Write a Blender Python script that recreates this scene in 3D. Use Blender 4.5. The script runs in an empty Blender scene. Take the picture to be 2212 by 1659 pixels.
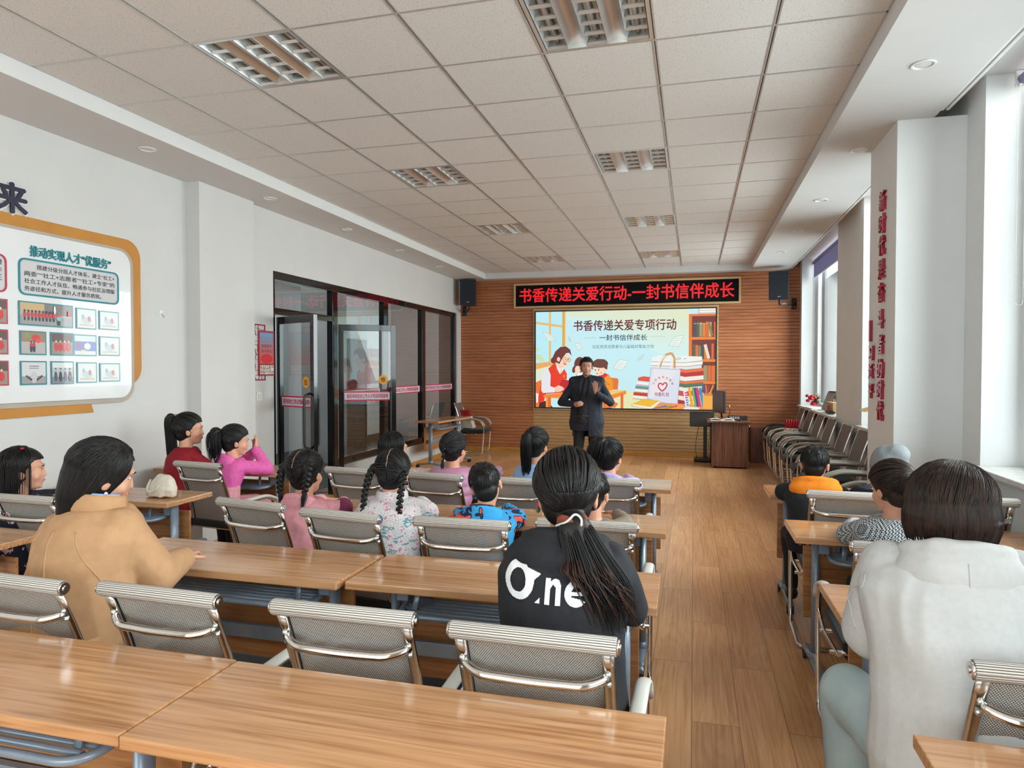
import bpy, bmesh, math, random
from mathutils import Vector, Matrix, noise
R = math.radians
PI = math.pi
random.seed(7)
SC = bpy.context.scene
COL = SC.collection

# ------------------------------------------------------------------ camera
cam = bpy.data.cameras.new('camera')
cam.sensor_fit = 'HORIZONTAL'; cam.sensor_width = 36.0
cam.lens = 36.0 * 1464.3 / 2212.0
cam.clip_start = 0.05; cam.clip_end = 200
camo = bpy.data.objects.new('camera', cam)
camo.location = (0, 0, 1.55)
camo.rotation_euler = (R(90 - 1.315), 0, R(15.009))
COL.objects.link(camo)
SC.camera = camo

# ------------------------------------------------------------------ exposure
SC.view_settings.view_transform = 'Standard'
SC.view_settings.look = 'None'
SC.view_settings.gamma = 1.0
SC.view_settings.use_curve_mapping = False
SC.view_settings.exposure = -0.04
SC.cycles.use_denoising = True
SC.cycles.max_bounces = 9
SC.cycles.diffuse_bounces = 4
SC.cycles.glossy_bounces = 4
SC.cycles.transparent_max_bounces = 14
SC.cycles.sample_clamp_indirect = 6.0
SC.cycles.caustics_reflective = False
SC.cycles.caustics_refractive = False

# ------------------------------------------------------------------ sky
world = bpy.data.worlds.new('overcast_sky'); SC.world = world
world.use_nodes = True
nt = world.node_tree; nt.nodes.clear()
wo = nt.nodes.new('ShaderNodeOutputWorld'); bg = nt.nodes.new('ShaderNodeBackground')
gr = nt.nodes.new('ShaderNodeValToRGB'); sp = nt.nodes.new('ShaderNodeSeparateXYZ'); tc = nt.nodes.new('ShaderNodeTexCoord')
nt.links.new(tc.outputs['Generated'], sp.inputs[0]); nt.links.new(sp.outputs['Z'], gr.inputs[0])
gr.color_ramp.elements[0].position = 0.0; gr.color_ramp.elements[0].color = (0.88, 0.97, 1.0, 1)
gr.color_ramp.elements[1].position = 0.7; gr.color_ramp.elements[1].color = (0.93, 0.97, 1.0, 1)
nt.links.new(gr.outputs[0], bg.inputs[0]); bg.inputs[1].default_value = 3.0
nt.links.new(bg.outputs[0], wo.inputs[0])

# ------------------------------------------------------------------ daylight through the windows of the right wall
WIN = [(9.05, 11.9), (5.75, 7.75), (2.30, 4.72), (-1.6, 1.3)]      # y ranges of the four windows
def area(name, loc, rot, sx, sy, power, colr, spread=180):
    l = bpy.data.lights.new(name, 'AREA'); l.shape = 'RECTANGLE'; l.size = sx; l.size_y = sy
    l.energy = power; l.color = colr; l.spread = R(spread)
    o = bpy.data.objects.new(name, l); o.location = loc; o.rotation_euler = rot; COL.objects.link(o); return o
for k, (y0, y1) in enumerate(WIN):
    area('window_daylight', (2.36, (y0 + y1) / 2, 2.25), (0, R(66), 0), 2.3, y1 - y0 - 0.04, 38 * (y1 - y0), (1.0, 0.988, 0.975), 135)
# unseen fill lamps added: one behind the camera, one over the corridor
area('rear_fill', (-1.6, -2.74, 1.95), (R(90), 0, 0), 4.5, 2.1, 96, (1.0, 0.975, 0.95))
area('corridor_fill', (-6.0, 8.5, 2.95), (0, 0, 0), 1.2, 6.0, 17, (0.93, 0.97, 1.0))

# ------------------------------------------------------------------ materials
def nodemat(name):
    m = bpy.data.materials.new(name); m.use_nodes = True
    n = m.node_tree.nodes; b = n.get('Principled BSDF')
    return m, m.node_tree, b
def setp(b, **k):
    for a, v in k.items():
        b.inputs[a.replace('_', ' ')].default_value = v
def c4(c): return (c[0], c[1], c[2], 1.0)
def srgb(r, g, b):
    f = lambda v: ((v / 255 + 0.055) / 1.055) ** 2.4 if v > 10 else v / 255 / 12.92
    return (f(r), f(g), f(b))
def add_bump(nt, b, src, strength, dist=0.01):
    bp = nt.nodes.new('ShaderNodeBump'); bp.inputs['Strength'].default_value = strength; bp.inputs['Distance'].default_value = dist
    nt.links.new(src, bp.inputs['Height']); nt.links.new(bp.outputs[0], b.inputs['Normal'])
def noisy(name, c, c2=None, scale=8.0, rough=0.6, metal=0.0, bump=0.0, detail=3, stretch=(1, 1, 1), ramp=(0.3, 0.7), coat=0.0, spec=0.5, sheen=0.0, dist=0.01):
    """plain surface with a slight procedural variation of tone and relief"""
    m, nt, b = nodemat(name)
    if c2 is None: c2 = tuple(x * 0.88 for x in c)
    tc = nt.nodes.new('ShaderNodeTexCoord'); mp = nt.nodes.new('ShaderNodeMapping'); mp.inputs['Scale'].default_value = stretch
    no = nt.nodes.new('ShaderNodeTexNoise'); no.inputs['Scale'].default_value = scale; no.inputs['Detail'].default_value = detail
    rp = nt.nodes.new('ShaderNodeValToRGB'); rp.color_ramp.elements[0].position = ramp[0]; rp.color_ramp.elements[1].position = ramp[1]
    rp.color_ramp.elements[0].color = c4(c2); rp.color_ramp.elements[1].color = c4(c)
    nt.links.new(tc.outputs['Object'], mp.inputs[0]); nt.links.new(mp.outputs[0], no.inputs[0])
    nt.links.new(no.outputs[0], rp.inputs[0]); nt.links.new(rp.outputs[0], b.inputs['Base Color'])
    setp(b, Roughness=rough, Metallic=metal, Coat_Weight=coat, Sheen_Weight=sheen)
    b.inputs['Specular IOR Level'].default_value = spec
    if bump: add_bump(nt, b, no.outputs[0], bump, dist)
    return m
def wood(name, cols, axis='X', scale=1.0, rough=0.32, spec=0.5, planks=None, bump=0.0, coat=0.0):
    """laminate wood: long fibres along one axis plus distorted growth rings, shifted per object"""
    m, nt, b = nodemat(name); N = nt.nodes; L = nt.links
    tc = N.new('ShaderNodeTexCoord'); oi = N.new('ShaderNodeObjectInfo')
    ml = N.new('ShaderNodeVectorMath'); ml.operation = 'SCALE'
    cmb = N.new('ShaderNodeCombineXYZ'); mult = N.new('ShaderNodeMath'); mult.operation = 'MULTIPLY'; mult.inputs[1].default_value = 37.0
    L.new(oi.outputs['Random'], mult.inputs[0])
    for i in range(3): L.new(mult.outputs[0], cmb.inputs[i])
    ad = N.new('ShaderNodeVectorMath'); ad.operation = 'ADD'; L.new(tc.outputs['Object'], ad.inputs[0]); L.new(cmb.outputs[0], ad.inputs[1])
    src = ad.outputs[0]
    if planks:
        w, l = planks
        mpb = N.new('ShaderNodeMapping'); mpb.inputs['Rotation'].default_value = (0, 0, R(90))
        br = N.new('ShaderNodeTexBrick'); br.inputs['Scale'].default_value = 1.0
        br.inputs['Brick Width'].default_value = l; br.inputs['Row Height'].default_value = w
        br.inputs['Mortar Size'].default_value = 0.0016; br.inputs['Mortar Smooth'].default_value = 0.2
        br.inputs['Color1'].default_value = (0, 0, 0, 1); br.inputs['Color2'].default_value = (1, 1, 1, 1); br.inputs['Mortar'].default_value = (0.5, 0.5, 0.5, 1)
        L.new(tc.outputs['Object'], mpb.inputs[0]); L.new(mpb.outputs[0], br.inputs[0])
        sc = N.new('ShaderNodeVectorMath'); sc.operation = 'SCALE'; sc.inputs['Scale'].default_value = 9.0; L.new(br.outputs[0], sc.inputs[0])
        ad2 = N.new('ShaderNodeVectorMath'); ad2.operation = 'ADD'; L.new(src, ad2.inputs[0]); L.new(sc.outputs[0], ad2.inputs[1]); src = ad2.outputs[0]
    mp = N.new('ShaderNodeMapping')
    s = {'X': (0.9, 9, 9), 'Y': (9, 0.9, 9), 'Z': (9, 9, 0.9)}[axis]
    mp.inputs['Scale'].default_value = tuple(v * scale for v in s)
    L.new(src, mp.inputs[0])
    n1 = N.new('ShaderNodeTexNoise'); n1.inputs['Scale'].default_value = 1.0; n1.inputs['Detail'].default_value = 2.0; n1.inputs['Distortion'].default_value = 0.9
    L.new(mp.outputs[0], n1.inputs[0])
    # rings: sine of the low-frequency noise
    mu = N.new('ShaderNodeMath'); mu.operation = 'MULTIPLY'; mu.inputs[1].default_value = 46.0; L.new(n1.outputs[0], mu.inputs[0])
    si = N.new('ShaderNodeMath'); si.operation = 'SINE'; L.new(mu.outputs[0], si.inputs[0])
    mp2 = N.new('ShaderNodeMapping'); s2 = {'X': (2.2, 75, 75), 'Y': (75, 2.2, 75), 'Z': (75, 75, 2.2)}[axis]
    mp2.inputs['Scale'].default_value = s2; L.new(src, mp2.inputs[0])
    n2 = N.new('ShaderNodeTexNoise'); n2.inputs['Scale'].default_value = 1.0; n2.inputs['Detail'].default_value = 4.0; L.new(mp2.outputs[0], n2.inputs[0])
    ma = N.new('ShaderNodeMath'); ma.operation = 'MULTIPLY_ADD'; ma.inputs[1].default_value = 0.055; ma.inputs[2].default_value = 0.0; L.new(si.outputs[0], ma.inputs[0])
    sm = N.new('ShaderNodeMath'); sm.operation = 'ADD'; L.new(ma.outputs[0], sm.inputs[0]); L.new(n2.outputs[0], sm.inputs[1])
    n3 = N.new('ShaderNodeTexNoise'); n3.inputs['Scale'].default_value = 0.5; L.new(mp.outputs[0], n3.inputs[0])
    m3 = N.new('ShaderNodeMath'); m3.operation = 'MULTIPLY_ADD'; m3.inputs[1].default_value = 0.5; m3.inputs[2].default_value = -0.25; L.new(n3.outputs[0], m3.inputs[0])
    s3 = N.new('ShaderNodeMath'); s3.operation = 'ADD'; L.new(sm.outputs[0], s3.inputs[0]); L.new(m3.outputs[0], s3.inputs[1])
    rp = N.new('ShaderNodeValToRGB'); cr = rp.color_ramp
    cr.elements[0].position = 0.26; cr.elements[0].color = c4(cols[0]); cr.elements[1].position = 0.72; cr.elements[1].color = c4(cols[-1])
    if len(cols) == 3: e = cr.elements.new(0.48); e.color = c4(cols[1])
    L.new(s3.outputs[0], rp.inputs[0])
    out = rp.outputs[0]
    if planks:
        hs = N.new('ShaderNodeHueSaturation'); mv = N.new('ShaderNodeMath'); mv.operation = 'MULTIPLY_ADD'; mv.inputs[1].default_value = 0.22; mv.inputs[2].default_value = 0.89
        L.new(br.outputs[0], mv.inputs[0]); L.new(mv.outputs[0], hs.inputs['Value']); L.new(out, hs.inputs['Color'])
        mx = N.new('ShaderNodeMixRGB'); mx.blend_type = 'MULTIPLY'; L.new(br.outputs['Fac'], mx.inputs[0]); L.new(hs.outputs[0], mx.inputs[1]); mx.inputs[2].default_value = (0.35, 0.28, 0.22, 1)
        out = mx.outputs[0]
    L.new(out, b.inputs['Base Color'])
    setp(b, Roughness=rough, Coat_Weight=coat, Coat_Roughness=0.12); b.inputs['Specular IOR Level'].default_value = spec
    if bump: add_bump(nt, b, n2.outputs[0], bump, 0.002)
    return m
def vcol_mat(name, rough=0.5, emit=0.0, coat=0.0):
    """surface whose printed colours are stored per face"""
    m, nt, b = nodemat(name)
    at = nt.nodes.new('ShaderNodeVertexColor'); at.layer_name = 'Col'
    no = nt.nodes.new('ShaderNodeTexNoise'); no.inputs['Scale'].default_value = 300
    mx = nt.nodes.new('ShaderNodeMixRGB'); mx.blend_type = 'MULTIPLY'; mx.inputs[0].default_value = 0.06
    nt.links.new(at.outputs[0], mx.inputs[1]); nt.links.new(no.outputs[0], mx.inputs[2])
    if emit:
        setp(b, Base_Color=(0.01, 0.01, 0.01, 1), Roughness=0.35)
        nt.links.new(mx.outputs[0], b.inputs['Emission Color']); b.inputs['Emission Strength'].default_value = emit
    else:
        nt.links.new(mx.outputs[0], b.inputs['Base Color']); setp(b, Roughness=rough, Coat_Weight=coat)
    return m
def emitmat(name, c, s):
    m, nt, b = nodemat(name); setp(b, Base_Color=(0.01, 0.01, 0.01, 1), Emission_Color=c4(c), Emission_Strength=s, Roughness=0.4)
    no = nt.nodes.new('ShaderNodeTexNoise'); no.inputs['Scale'].default_value = 90
    rp = nt.nodes.new('ShaderNodeValToRGB'); rp.color_ramp.elements[0].color = c4(tuple(x * 0.85 for x in c)); rp.color_ramp.elements[1].color = c4(c)
    nt.links.new(no.outputs[0], rp.inputs[0]); nt.links.new(rp.outputs[0], b.inputs['Emission Color'])
    return m
def glassmat(name, tint=(0.9, 0.95, 0.95), ior=1.5, rough=0.0, boost=1.0):
    """thin pane: mirror reflection by Fresnel over a tinted see-through"""
    m = bpy.data.materials.new(name); m.use_nodes = True; nt = m.node_tree; nt.nodes.clear(); N = nt.nodes; L = nt.links
    o = N.new('ShaderNodeOutputMaterial'); mx = N.new('ShaderNodeMixShader'); tr = N.new('ShaderNodeBsdfTransparent'); gl = N.new('ShaderNodeBsdfGlossy')
    fr = N.new('ShaderNodeFresnel'); fr.inputs[0].default_value = ior; mu = N.new('ShaderNodeMath'); mu.operation = 'MULTIPLY'; mu.inputs[1].default_value = boost; mu.use_clamp = True
    no = N.new('ShaderNodeTexNoise'); no.inputs['Scale'].default_value = 2.0
    rp = N.new('ShaderNodeValToRGB'); rp.color_ramp.elements[0].color = c4(tuple(x * 0.96 for x in tint)); rp.color_ramp.elements[1].color = c4(tint)
    L.new(no.outputs[0], rp.inputs[0]); L.new(rp.outputs[0], tr.inputs[0]); gl.inputs['Roughness'].default_value = rough
    L.new(fr.outputs[0], mu.inputs[0]); L.new(mu.outputs[0], mx.inputs[0]); L.new(tr.outputs[0], mx.inputs[1]); L.new(gl.outputs[0], mx.inputs[2]); L.new(mx.outputs[0], o.inputs[0])
    return m
def ceiling_tile_mat():
    m, nt, b = nodemat('mineral_fibre_tile'); N = nt.nodes; L = nt.links
    tc = N.new('ShaderNodeTexCoord')
    vo = N.new('ShaderNodeTexNoise'); vo.inputs['Scale'].default_value = 130; vo.inputs['Detail'].default_value = 3; L.new(tc.outputs['Object'], vo.inputs[0])
    rp = N.new('ShaderNodeValToRGB'); rp.color_ramp.elements[0].position = 0.30; rp.color_ramp.elements[0].color = (0.42, 0.41, 0.40, 1)
    rp.color_ramp.elements[1].position = 0.40; rp.color_ramp.elements[1].color = (0.74, 0.715, 0.69, 1)
    L.new(vo.outputs[0], rp.inputs[0]); L.new(rp.outputs[0], b.inputs['Base Color']); setp(b, Roughness=0.9)
    add_bump(nt, b, vo.outputs[0], 0.25, 0.003)
    return m
def weave_mat():
    """open textile mesh: pale horizontal thread dashes over a dark warp with holes"""
    m = bpy.data.materials.new('mesh_textile'); m.use_nodes = True; nt = m.node_tree; N = nt.nodes; L = nt.links
    b = N.get('Principled BSDF'); o = N.get('Material Output')
    uv = N.new('ShaderNodeUVMap'); uv.uv_map = 'UV'
    br = N.new('ShaderNodeTexBrick'); br.offset = 0.5; br.inputs['Scale'].default_value = 1.0
    br.inputs['Brick Width'].default_value = 0.0066; br.inputs['Row Height'].default_value = 0.0044
    br.inputs['Mortar Size'].default_value = 0.0009; br.inputs['Mortar Smooth'].default_value = 0.1
    br.inputs['Color1'].default_value = (0.76, 0.73, 0.68, 1); br.inputs['Color2'].default_value = (0.68, 0.65, 0.60, 1); br.inputs['Mortar'].default_value = (0.035, 0.03, 0.028, 1)
    L.new(uv.outputs[0], br.inputs[0]); L.new(br.outputs[0], b.inputs['Base Color']); setp(b, Roughness=0.55)
    tr = N.new('ShaderNodeBsdfTransparent'); mx = N.new('ShaderNodeMixShader')
    mu = N.new('ShaderNodeMath'); mu.operation = 'MULTIPLY'; mu.inputs[1].default_value = 0.10
    L.new(br.outputs['Fac'], mu.inputs[0]); L.new(mu.outputs[0], mx.inputs[0]); L.new(b.outputs[0], mx.inputs[1]); L.new(tr.outputs[0], mx.inputs[2]); L.new(mx.outputs[0], o.inputs[0])
    return m
def roll_mat():
    m, nt, b = nodemat('mesh_roll_textile'); N = nt.nodes; L = nt.links
    uv = N.new('ShaderNodeUVMap'); uv.uv_map = 'UV'
    br = N.new('ShaderNodeTexBrick'); br.offset = 0.5; br.inputs['Scale'].default_value = 1.0
    br.inputs['Brick Width'].default_value = 10.0; br.inputs['Row Height'].default_value = 0.0058
    br.inputs['Mortar Size'].default_value = 0.0012; br.inputs['Mortar Smooth'].default_value = 0.3
    br.inputs['Color1'].default_value = (0.66, 0.62, 0.57, 1); br.inputs['Color2'].default_value = (0.6, 0.56, 0.52, 1); br.inputs['Mortar'].default_value = (0.06, 0.045, 0.04, 1)
    L.new(uv.outputs[0], br.inputs[0]); L.new(br.outputs[0], b.inputs['Base Color']); setp(b, Roughness=0.6)
    return m

M = {}
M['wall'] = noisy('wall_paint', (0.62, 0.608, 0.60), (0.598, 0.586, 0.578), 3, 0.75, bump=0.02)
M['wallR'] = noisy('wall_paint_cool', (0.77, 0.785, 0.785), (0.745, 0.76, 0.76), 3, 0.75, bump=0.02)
M['soffit'] = noisy('soffit_paint', (0.68, 0.675, 0.67), (0.66, 0.655, 0.65), 3, 0.8)
M['tile'] = ceiling_tile_mat()
M['gridbar'] = noisy('ceiling_grid_white', (0.62, 0.60, 0.59), (0.55, 0.53, 0.52), 6, 0.3, metal=0.4)
M['groove'] = noisy('ceiling_grid_groove', (0.02, 0.02, 0.022), (0.012, 0.012, 0.012), 6, 0.25)
M['floor'] = wood('floor_laminate', [srgb(192, 136, 90), srgb(212, 158, 108), srgb(224, 174, 126)], 'Y', 1.0, rough=0.30, planks=(0.20, 1.22), bump=0.02)
M['desk'] = wood('desk_laminate', [srgb(158, 108, 70), srgb(188, 138, 96), srgb(204, 156, 114)], 'X', 1.0, rough=0.20, coat=0.3)
M['deskpanel'] = wood('desk_panel_laminate', [srgb(140, 92, 54), srgb(170, 116, 72), srgb(186, 134, 88)], 'X', 1.4, rough=0.35)
M['podium'] = wood('podium_walnut', [srgb(66, 36, 26), srgb(108, 64, 44), srgb(132, 84, 58)], 'Z', 1.2, rough=0.35)
M['slat'] = wood('slat_panel_oak', [srgb(152, 86, 54), srgb(178, 110, 70), srgb(192, 126, 84)], 'X', 0.8, rough=0.42)
M['slat2'] = wood('slat_panel_pale', [srgb(164, 128, 84), srgb(186, 148, 102), srgb(196, 160, 112)], 'X', 0.8, rough=0.42)
M['skirt'] = wood('skirting_wood', [srgb(150, 100, 44), srgb(190, 136, 64), srgb(205, 150, 80)], 'X', 1.0, rough=0.35)
M['paleframe'] = wood('pale_frame_wood', [srgb(176, 140, 92), srgb(206, 172, 122), srgb(214, 182, 136)], 'X', 1.0, rough=0.4)
M['chrome'] = noisy('chrome', (0.78, 0.76, 0.74), (0.68, 0.66, 0.64), 5, 0.12, metal=1.0)
M['brushed'] = noisy('brushed_chrome', (0.62, 0.60, 0.58), (0.5, 0.48, 0.46), 40, 0.22, metal=1.0, stretch=(1, 1, 0.1))
M['bolt'] = noisy('zinc_bolt', (0.72, 0.76, 0.74), (0.6, 0.64, 0.62), 30, 0.3, metal=0.9)
M['steel'] = noisy('blue_grey_steel', srgb(140, 154, 170), srgb(126, 140, 156), 12, 0.32, metal=0.25)
M['castor'] = noisy('black_castor', (0.012, 0.012, 0.014), (0.02, 0.02, 0.022), 20, 0.45)
M['pad'] = noisy('arm_pad_white', (0.68, 0.67, 0.63), (0.62, 0.61, 0.57), 8, 0.42)
M['padblack'] = noisy('arm_pad_black', (0.015, 0.015, 0.018), (0.01, 0.01, 0.012), 8, 0.4)
M['seat'] = noisy('seat_fabric_black', (0.014, 0.014, 0.017), (0.008, 0.008, 0.01), 120, 0.85, bump=0.2, sheen=0.1)
M['weave'] = weave_mat(); M['roll'] = roll_mat()
M['blackmetal'] = noisy('black_polished_metal', (0.012, 0.012, 0.014), (0.008, 0.008, 0.01), 3, 0.12, metal=0.3, coat=0.5)
M['black'] = noisy('black_plastic', (0.018, 0.018, 0.02), (0.012, 0.012, 0.014), 12, 0.45)
M['speaker'] = noisy('speaker_cloth', srgb(28, 38, 50), srgb(20, 28, 38), 200, 0.7, bump=0.2)
M['darkgrey'] = noisy('dark_grey_plastic', srgb(66, 64, 66), srgb(56, 54, 56), 12, 0.4)
M['whitepl'] = noisy('white_plastic', (0.78, 0.78, 0.76), (0.72, 0.72, 0.7), 12, 0.35)
M['grey'] = noisy('grey_paint', srgb(150, 150, 150), srgb(138, 138, 138), 6, 0.5)
M['sill'] = noisy('stone_sill', (0.74, 0.73, 0.71), (0.62, 0.61, 0.6), 20, 0.25, detail=6)
M['glass'] = glassmat('partition_glass', (0.66, 0.69, 0.68), 1.52, boost=2.2)
M['winglass'] = glassmat('window_glass', (0.86, 0.95, 0.95), 1.18)
M['palegrey'] = noisy('pale_grey_print', srgb(204, 201, 204), srgb(198, 195, 198), 6, 0.5)
def blindmat():
    m, nt, b = nodemat('roller_blind_fabric'); N = nt.nodes; L = nt.links; o = N.get('Material Output'); tr = N.new('ShaderNodeBsdfTranslucent'); mx = N.new('ShaderNodeMixShader'); mx.inputs[0].default_value = 0.22
    no = N.new('ShaderNodeTexNoise'); no.inputs['Scale'].default_value = 160; rp = N.new('ShaderNodeValToRGB'); rp.color_ramp.elements[0].color = c4(srgb(150, 152, 184)); rp.color_ramp.elements[1].color = c4(srgb(172, 174, 206))
    L.new(no.outputs[0], rp.inputs[0]); L.new(rp.outputs[0], b.inputs['Base Color']); L.new(rp.outputs[0], tr.inputs[0]); setp(b, Roughness=0.85); L.new(b.outputs[0], mx.inputs[1]); L.new(tr.outputs[0], mx.inputs[2]); L.new(mx.outputs[0], o.inputs[0]); return m
M['blind'] = blindmat()
M['backcloth'] = noisy('grey_brown_back_textile', srgb(120, 108, 100), srgb(104, 94, 88), 260, 0.7, bump=0.2)
M['refl'] = noisy('mirror_reflector', (0.66, 0.63, 0.61), (0.6, 0.57, 0.55), 2, 0.34, metal=0.8)
M['louver'] = noisy('louvre_aluminium', (0.80, 0.82, 0.82), (0.72, 0.74, 0.74), 6, 0.28, metal=0.7)
M['tubeoff'] = noisy('unlit_tube', (0.72, 0.72, 0.73), (0.68, 0.68, 0.69), 6, 0.25)
M['print'] = vcol_mat('printed_colours', 0.45)
M['printgloss'] = vcol_mat('printed_colours_gloss', 0.25, coat=0.6)
M['screen'] = vcol_mat('screen_pixels', emit=1.0)
M['ledred'] = emitmat('led_red', (1.0, 0.003, 0.012), 0.9)
M['ledbg'] = noisy('led_panel_black', (0.008, 0.006, 0.008), (0.004, 0.003, 0.004), 200, 0.8, spec=0.15)
M['redletter'] = noisy('red_acrylic', srgb(172, 40, 66), srgb(150, 30, 54), 4, 0.25, coat=0.4)
M['gold'] = noisy('gold_yellow_board', srgb(190, 128, 40), srgb(180, 118, 34), 4, 0.4)
M['acrylic'] = noisy('board_white', (0.74, 0.74, 0.75), (0.71, 0.71, 0.72), 3, 0.25, coat=0.5)
M['acrylgrey'] = noisy('board_edge_grey', srgb(178, 166, 152), srgb(166, 154, 142), 6, 0.35)
M['navy'] = noisy('navy_letter', (0.012, 0.012, 0.04), (0.01, 0.01, 0.03), 6, 0.4)
M['teal'] = noisy('teal_letter', srgb(22, 128, 140), srgb(20, 118, 130), 6, 0.45)
M['crimson'] = noisy('crimson_print', srgb(190, 40, 70), srgb(176, 34, 62), 6, 0.45)
M['cornred'] = noisy('red_lattice', srgb(160, 24, 44), srgb(140, 18, 36), 6, 0.5)
M['ochre'] = noisy('ochre_sticker', srgb(232, 164, 32), srgb(222, 154, 28), 6, 0.5)
M['textdark'] = noisy('dark_print', (0.02, 0.02, 0.022), (0.015, 0.015, 0.016), 6, 0.5)
M['corrfloor'] = noisy('corridor_stone_floor', srgb(96, 94, 92), srgb(78, 76, 74), 5, 0.2)
M['darkdoor'] = noisy('dark_door', srgb(70, 66, 64), srgb(58, 54, 52), 6, 0.35)
M['paper'] = noisy('paper', (0.76, 0.74, 0.68), (0.7, 0.68, 0.62), 20, 0.7)
M['kraft'] = noisy('kraft_card', srgb(196, 160, 112), srgb(182, 146, 100), 20, 0.7)
M['cord'] = noisy('red_cord', srgb(190, 10, 36), srgb(160, 6, 28), 60, 0.6)
M['leaf'] = noisy('leaf_green', srgb(90, 140, 80), srgb(50, 100, 50), 30, 0.5)
M['rose'] = noisy('red_petals', srgb(214, 20, 52), srgb(150, 8, 30), 60, 0.5)
# ------------------------------------------------------------------ mesh building
class MB:
    """collects shapes and links them as ONE mesh object"""
    def __init__(s):
        s.bm = bmesh.new(); s.uv = s.bm.loops.layers.uv.new('UV'); s.cl = s.bm.loops.layers.float_color.new('Col'); s.mi = 0; s.c = (1, 1, 1)
    def _face(s, vs, smooth=False):
        try: f = s.bm.faces.new(vs)
        except ValueError: return None
        f.material_index = s.mi; f.smooth = smooth
        for l in f.loops: l[s.cl] = (s.c[0], s.c[1], s.c[2], 1)
        return f
    def box(s, c, d, rot=None, bev=0.0):
        c = Vector(c); h = Vector(d) / 2
        t = bmesh.new(); bmesh.ops.create_cube(t, size=1.0)
        for v in t.verts: v.co = Vector((v.co.x * d[0], v.co.y * d[1], v.co.z * d[2]))
        if bev > 0:
            bmesh.ops.bevel(t, geom=t.edges[:], offset=min(bev, min(d) * 0.45), segments=2, affect='EDGES', profile=0.6)
        s._merge(t, c, rot); return s
    def _merge(s, t, c, rot=None, smooth=False):
        mp = {}
        for v in t.verts:
            p = v.co.copy()
            if rot is not None: p = rot @ p
            mp[v] = s.bm.verts.new(p + Vector(c))
        for f in t.faces: s._face([mp[v] for v in f.verts], smooth or f.smooth)
        t.free()
    def b2(s, x0, x1, y0, y1, z0, z1, bev=0.0):
        return s.box(((x0 + x1) / 2, (y0 + y1) / 2, (z0 + z1) / 2), (abs(x1 - x0), abs(y1 - y0), abs(z1 - z0)), None, bev)
    def quad(s, pts):
        s._face([s.bm.verts.new(Vector(p)) for p in pts]); return s
    def tube(s, pts, r, n=10, closed=False, up=None, caps=True, smooth=True, rs=None):
        """sweep; r = radius or (rx, ry); rs = per-point scale"""
        pts = [Vector(p) for p in pts]; k = len(pts)
        if isinstance(r, (int, float)): r = (r, r)
        rings = []; prev = None
        for i, p in enumerate(pts):
            if closed: t = (pts[(i + 1) % k] - pts[i - 1])
            else: t = pts[min(i + 1, k - 1)] - pts[max(i - 1, 0)]
            if t.length < 1e-9: t = Vector((0, 0, 1))
            t.normalize()
            if prev is None:
                u = Vector(up) if up else (Vector((0, 0, 1)) if abs(t.z) < 0.9 else Vector((0, 1, 0)))
            else: u = prev
            u = (u - t * u.dot(t))
            if u.length < 1e-6: u = t.orthogonal()
            u.normalize(); prev = u; w = t.cross(u)
            q = rs[i] if rs else 1.0
            rings.append([s.bm.verts.new(p + (w * math.cos(2 * PI * j / n) * r[0] + u * math.sin(2 * PI * j / n) * r[1]) * q) for j in range(n)])
        L = [0.0]
        for i in range(1, k): L.append(L[-1] + (pts[i] - pts[i - 1]).length)
        per = 2 * PI * (r[0] + r[1]) / 2
        for i in range(k if closed else k - 1):
            a = rings[i]; b = rings[(i + 1) % k]
            for j in range(n):
                f = s._face([a[j], a[(j + 1) % n], b[(j + 1) % n], b[j]], smooth)
                if f:
                    l0 = L[i]; l1 = L[i + 1] if i + 1 < k else L[i]
                    for l, uvc in zip(f.loops, ((l0, per * j / n), (l0, per * (j + 1) / n), (l1, per * (j + 1) / n), (l1, per * j / n))): l[s.uv].uv = uvc
        if caps and not closed:
            s._face(list(reversed(rings[0]))); s._face(rings[-1])
        return s
    def cyl(s, p0, p1, r, n=16, r2=None, smooth=True):
        return s.tube([p0, p1], r, n, smooth=smooth, rs=[1.0, (r2 / r) if r2 is not None else 1.0])
    def ell(s, c, r, seg=16, rings=10, rot=None):
        t = bmesh.new(); bmesh.ops.create_uvsphere(t, u_segments=seg, v_segments=rings, radius=1.0)
        for v in t.verts: v.co = Vector((v.co.x * r[0], v.co.y * r[1], v.co.z * r[2]))
        for f in t.faces: f.smooth = True
        s._merge(t, c, rot); return s
    def prism(s, poly, org, ax, ay, depth=0.0):
        """closed 2-D outline placed with axes ax, ay; extruded against their cross product"""
        org, ax, ay = Vector(org), Vector(ax), Vector(ay); nrm = ax.cross(ay).normalized()
        top = [s.bm.verts.new(org + ax * x + ay * y) for x, y in poly]
        s._tri(top)
        if depth:
            bot = [s.bm.verts.new(v.co - nrm * depth) for v in top]
            s._tri(list(reversed(bot)))
            k = len(top)
            for i in range(k): s._face([top[(i + 1) % k], top[i], bot[i], bot[(i + 1) % k]])
        return s
    def _tri(s, vs):
        f = s._face(vs)
        return f
    def grid(s, fn, nu, nv, smooth=True, uvs=(1, 1), flip=False):
        V = [[s.bm.verts.new(Vector(fn(i / nu, j / nv))) for j in range(nv + 1)] for i in range(nu + 1)]
        for i in range(nu):
            for j in range(nv):
                q = [V[i][j], V[i + 1][j], V[i + 1][j + 1], V[i][j + 1]]
                uv = [(i, j), (i + 1, j), (i + 1, j + 1), (i, j + 1)]
                if flip: q.reverse(); uv.reverse()
                f = s._face(q, smooth)
                if f:
                    for l, (a, b) in zip(f.loops, uv): l[s.uv].uv = (a / nu * uvs[0], b / nv * uvs[1])
        return s
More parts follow.
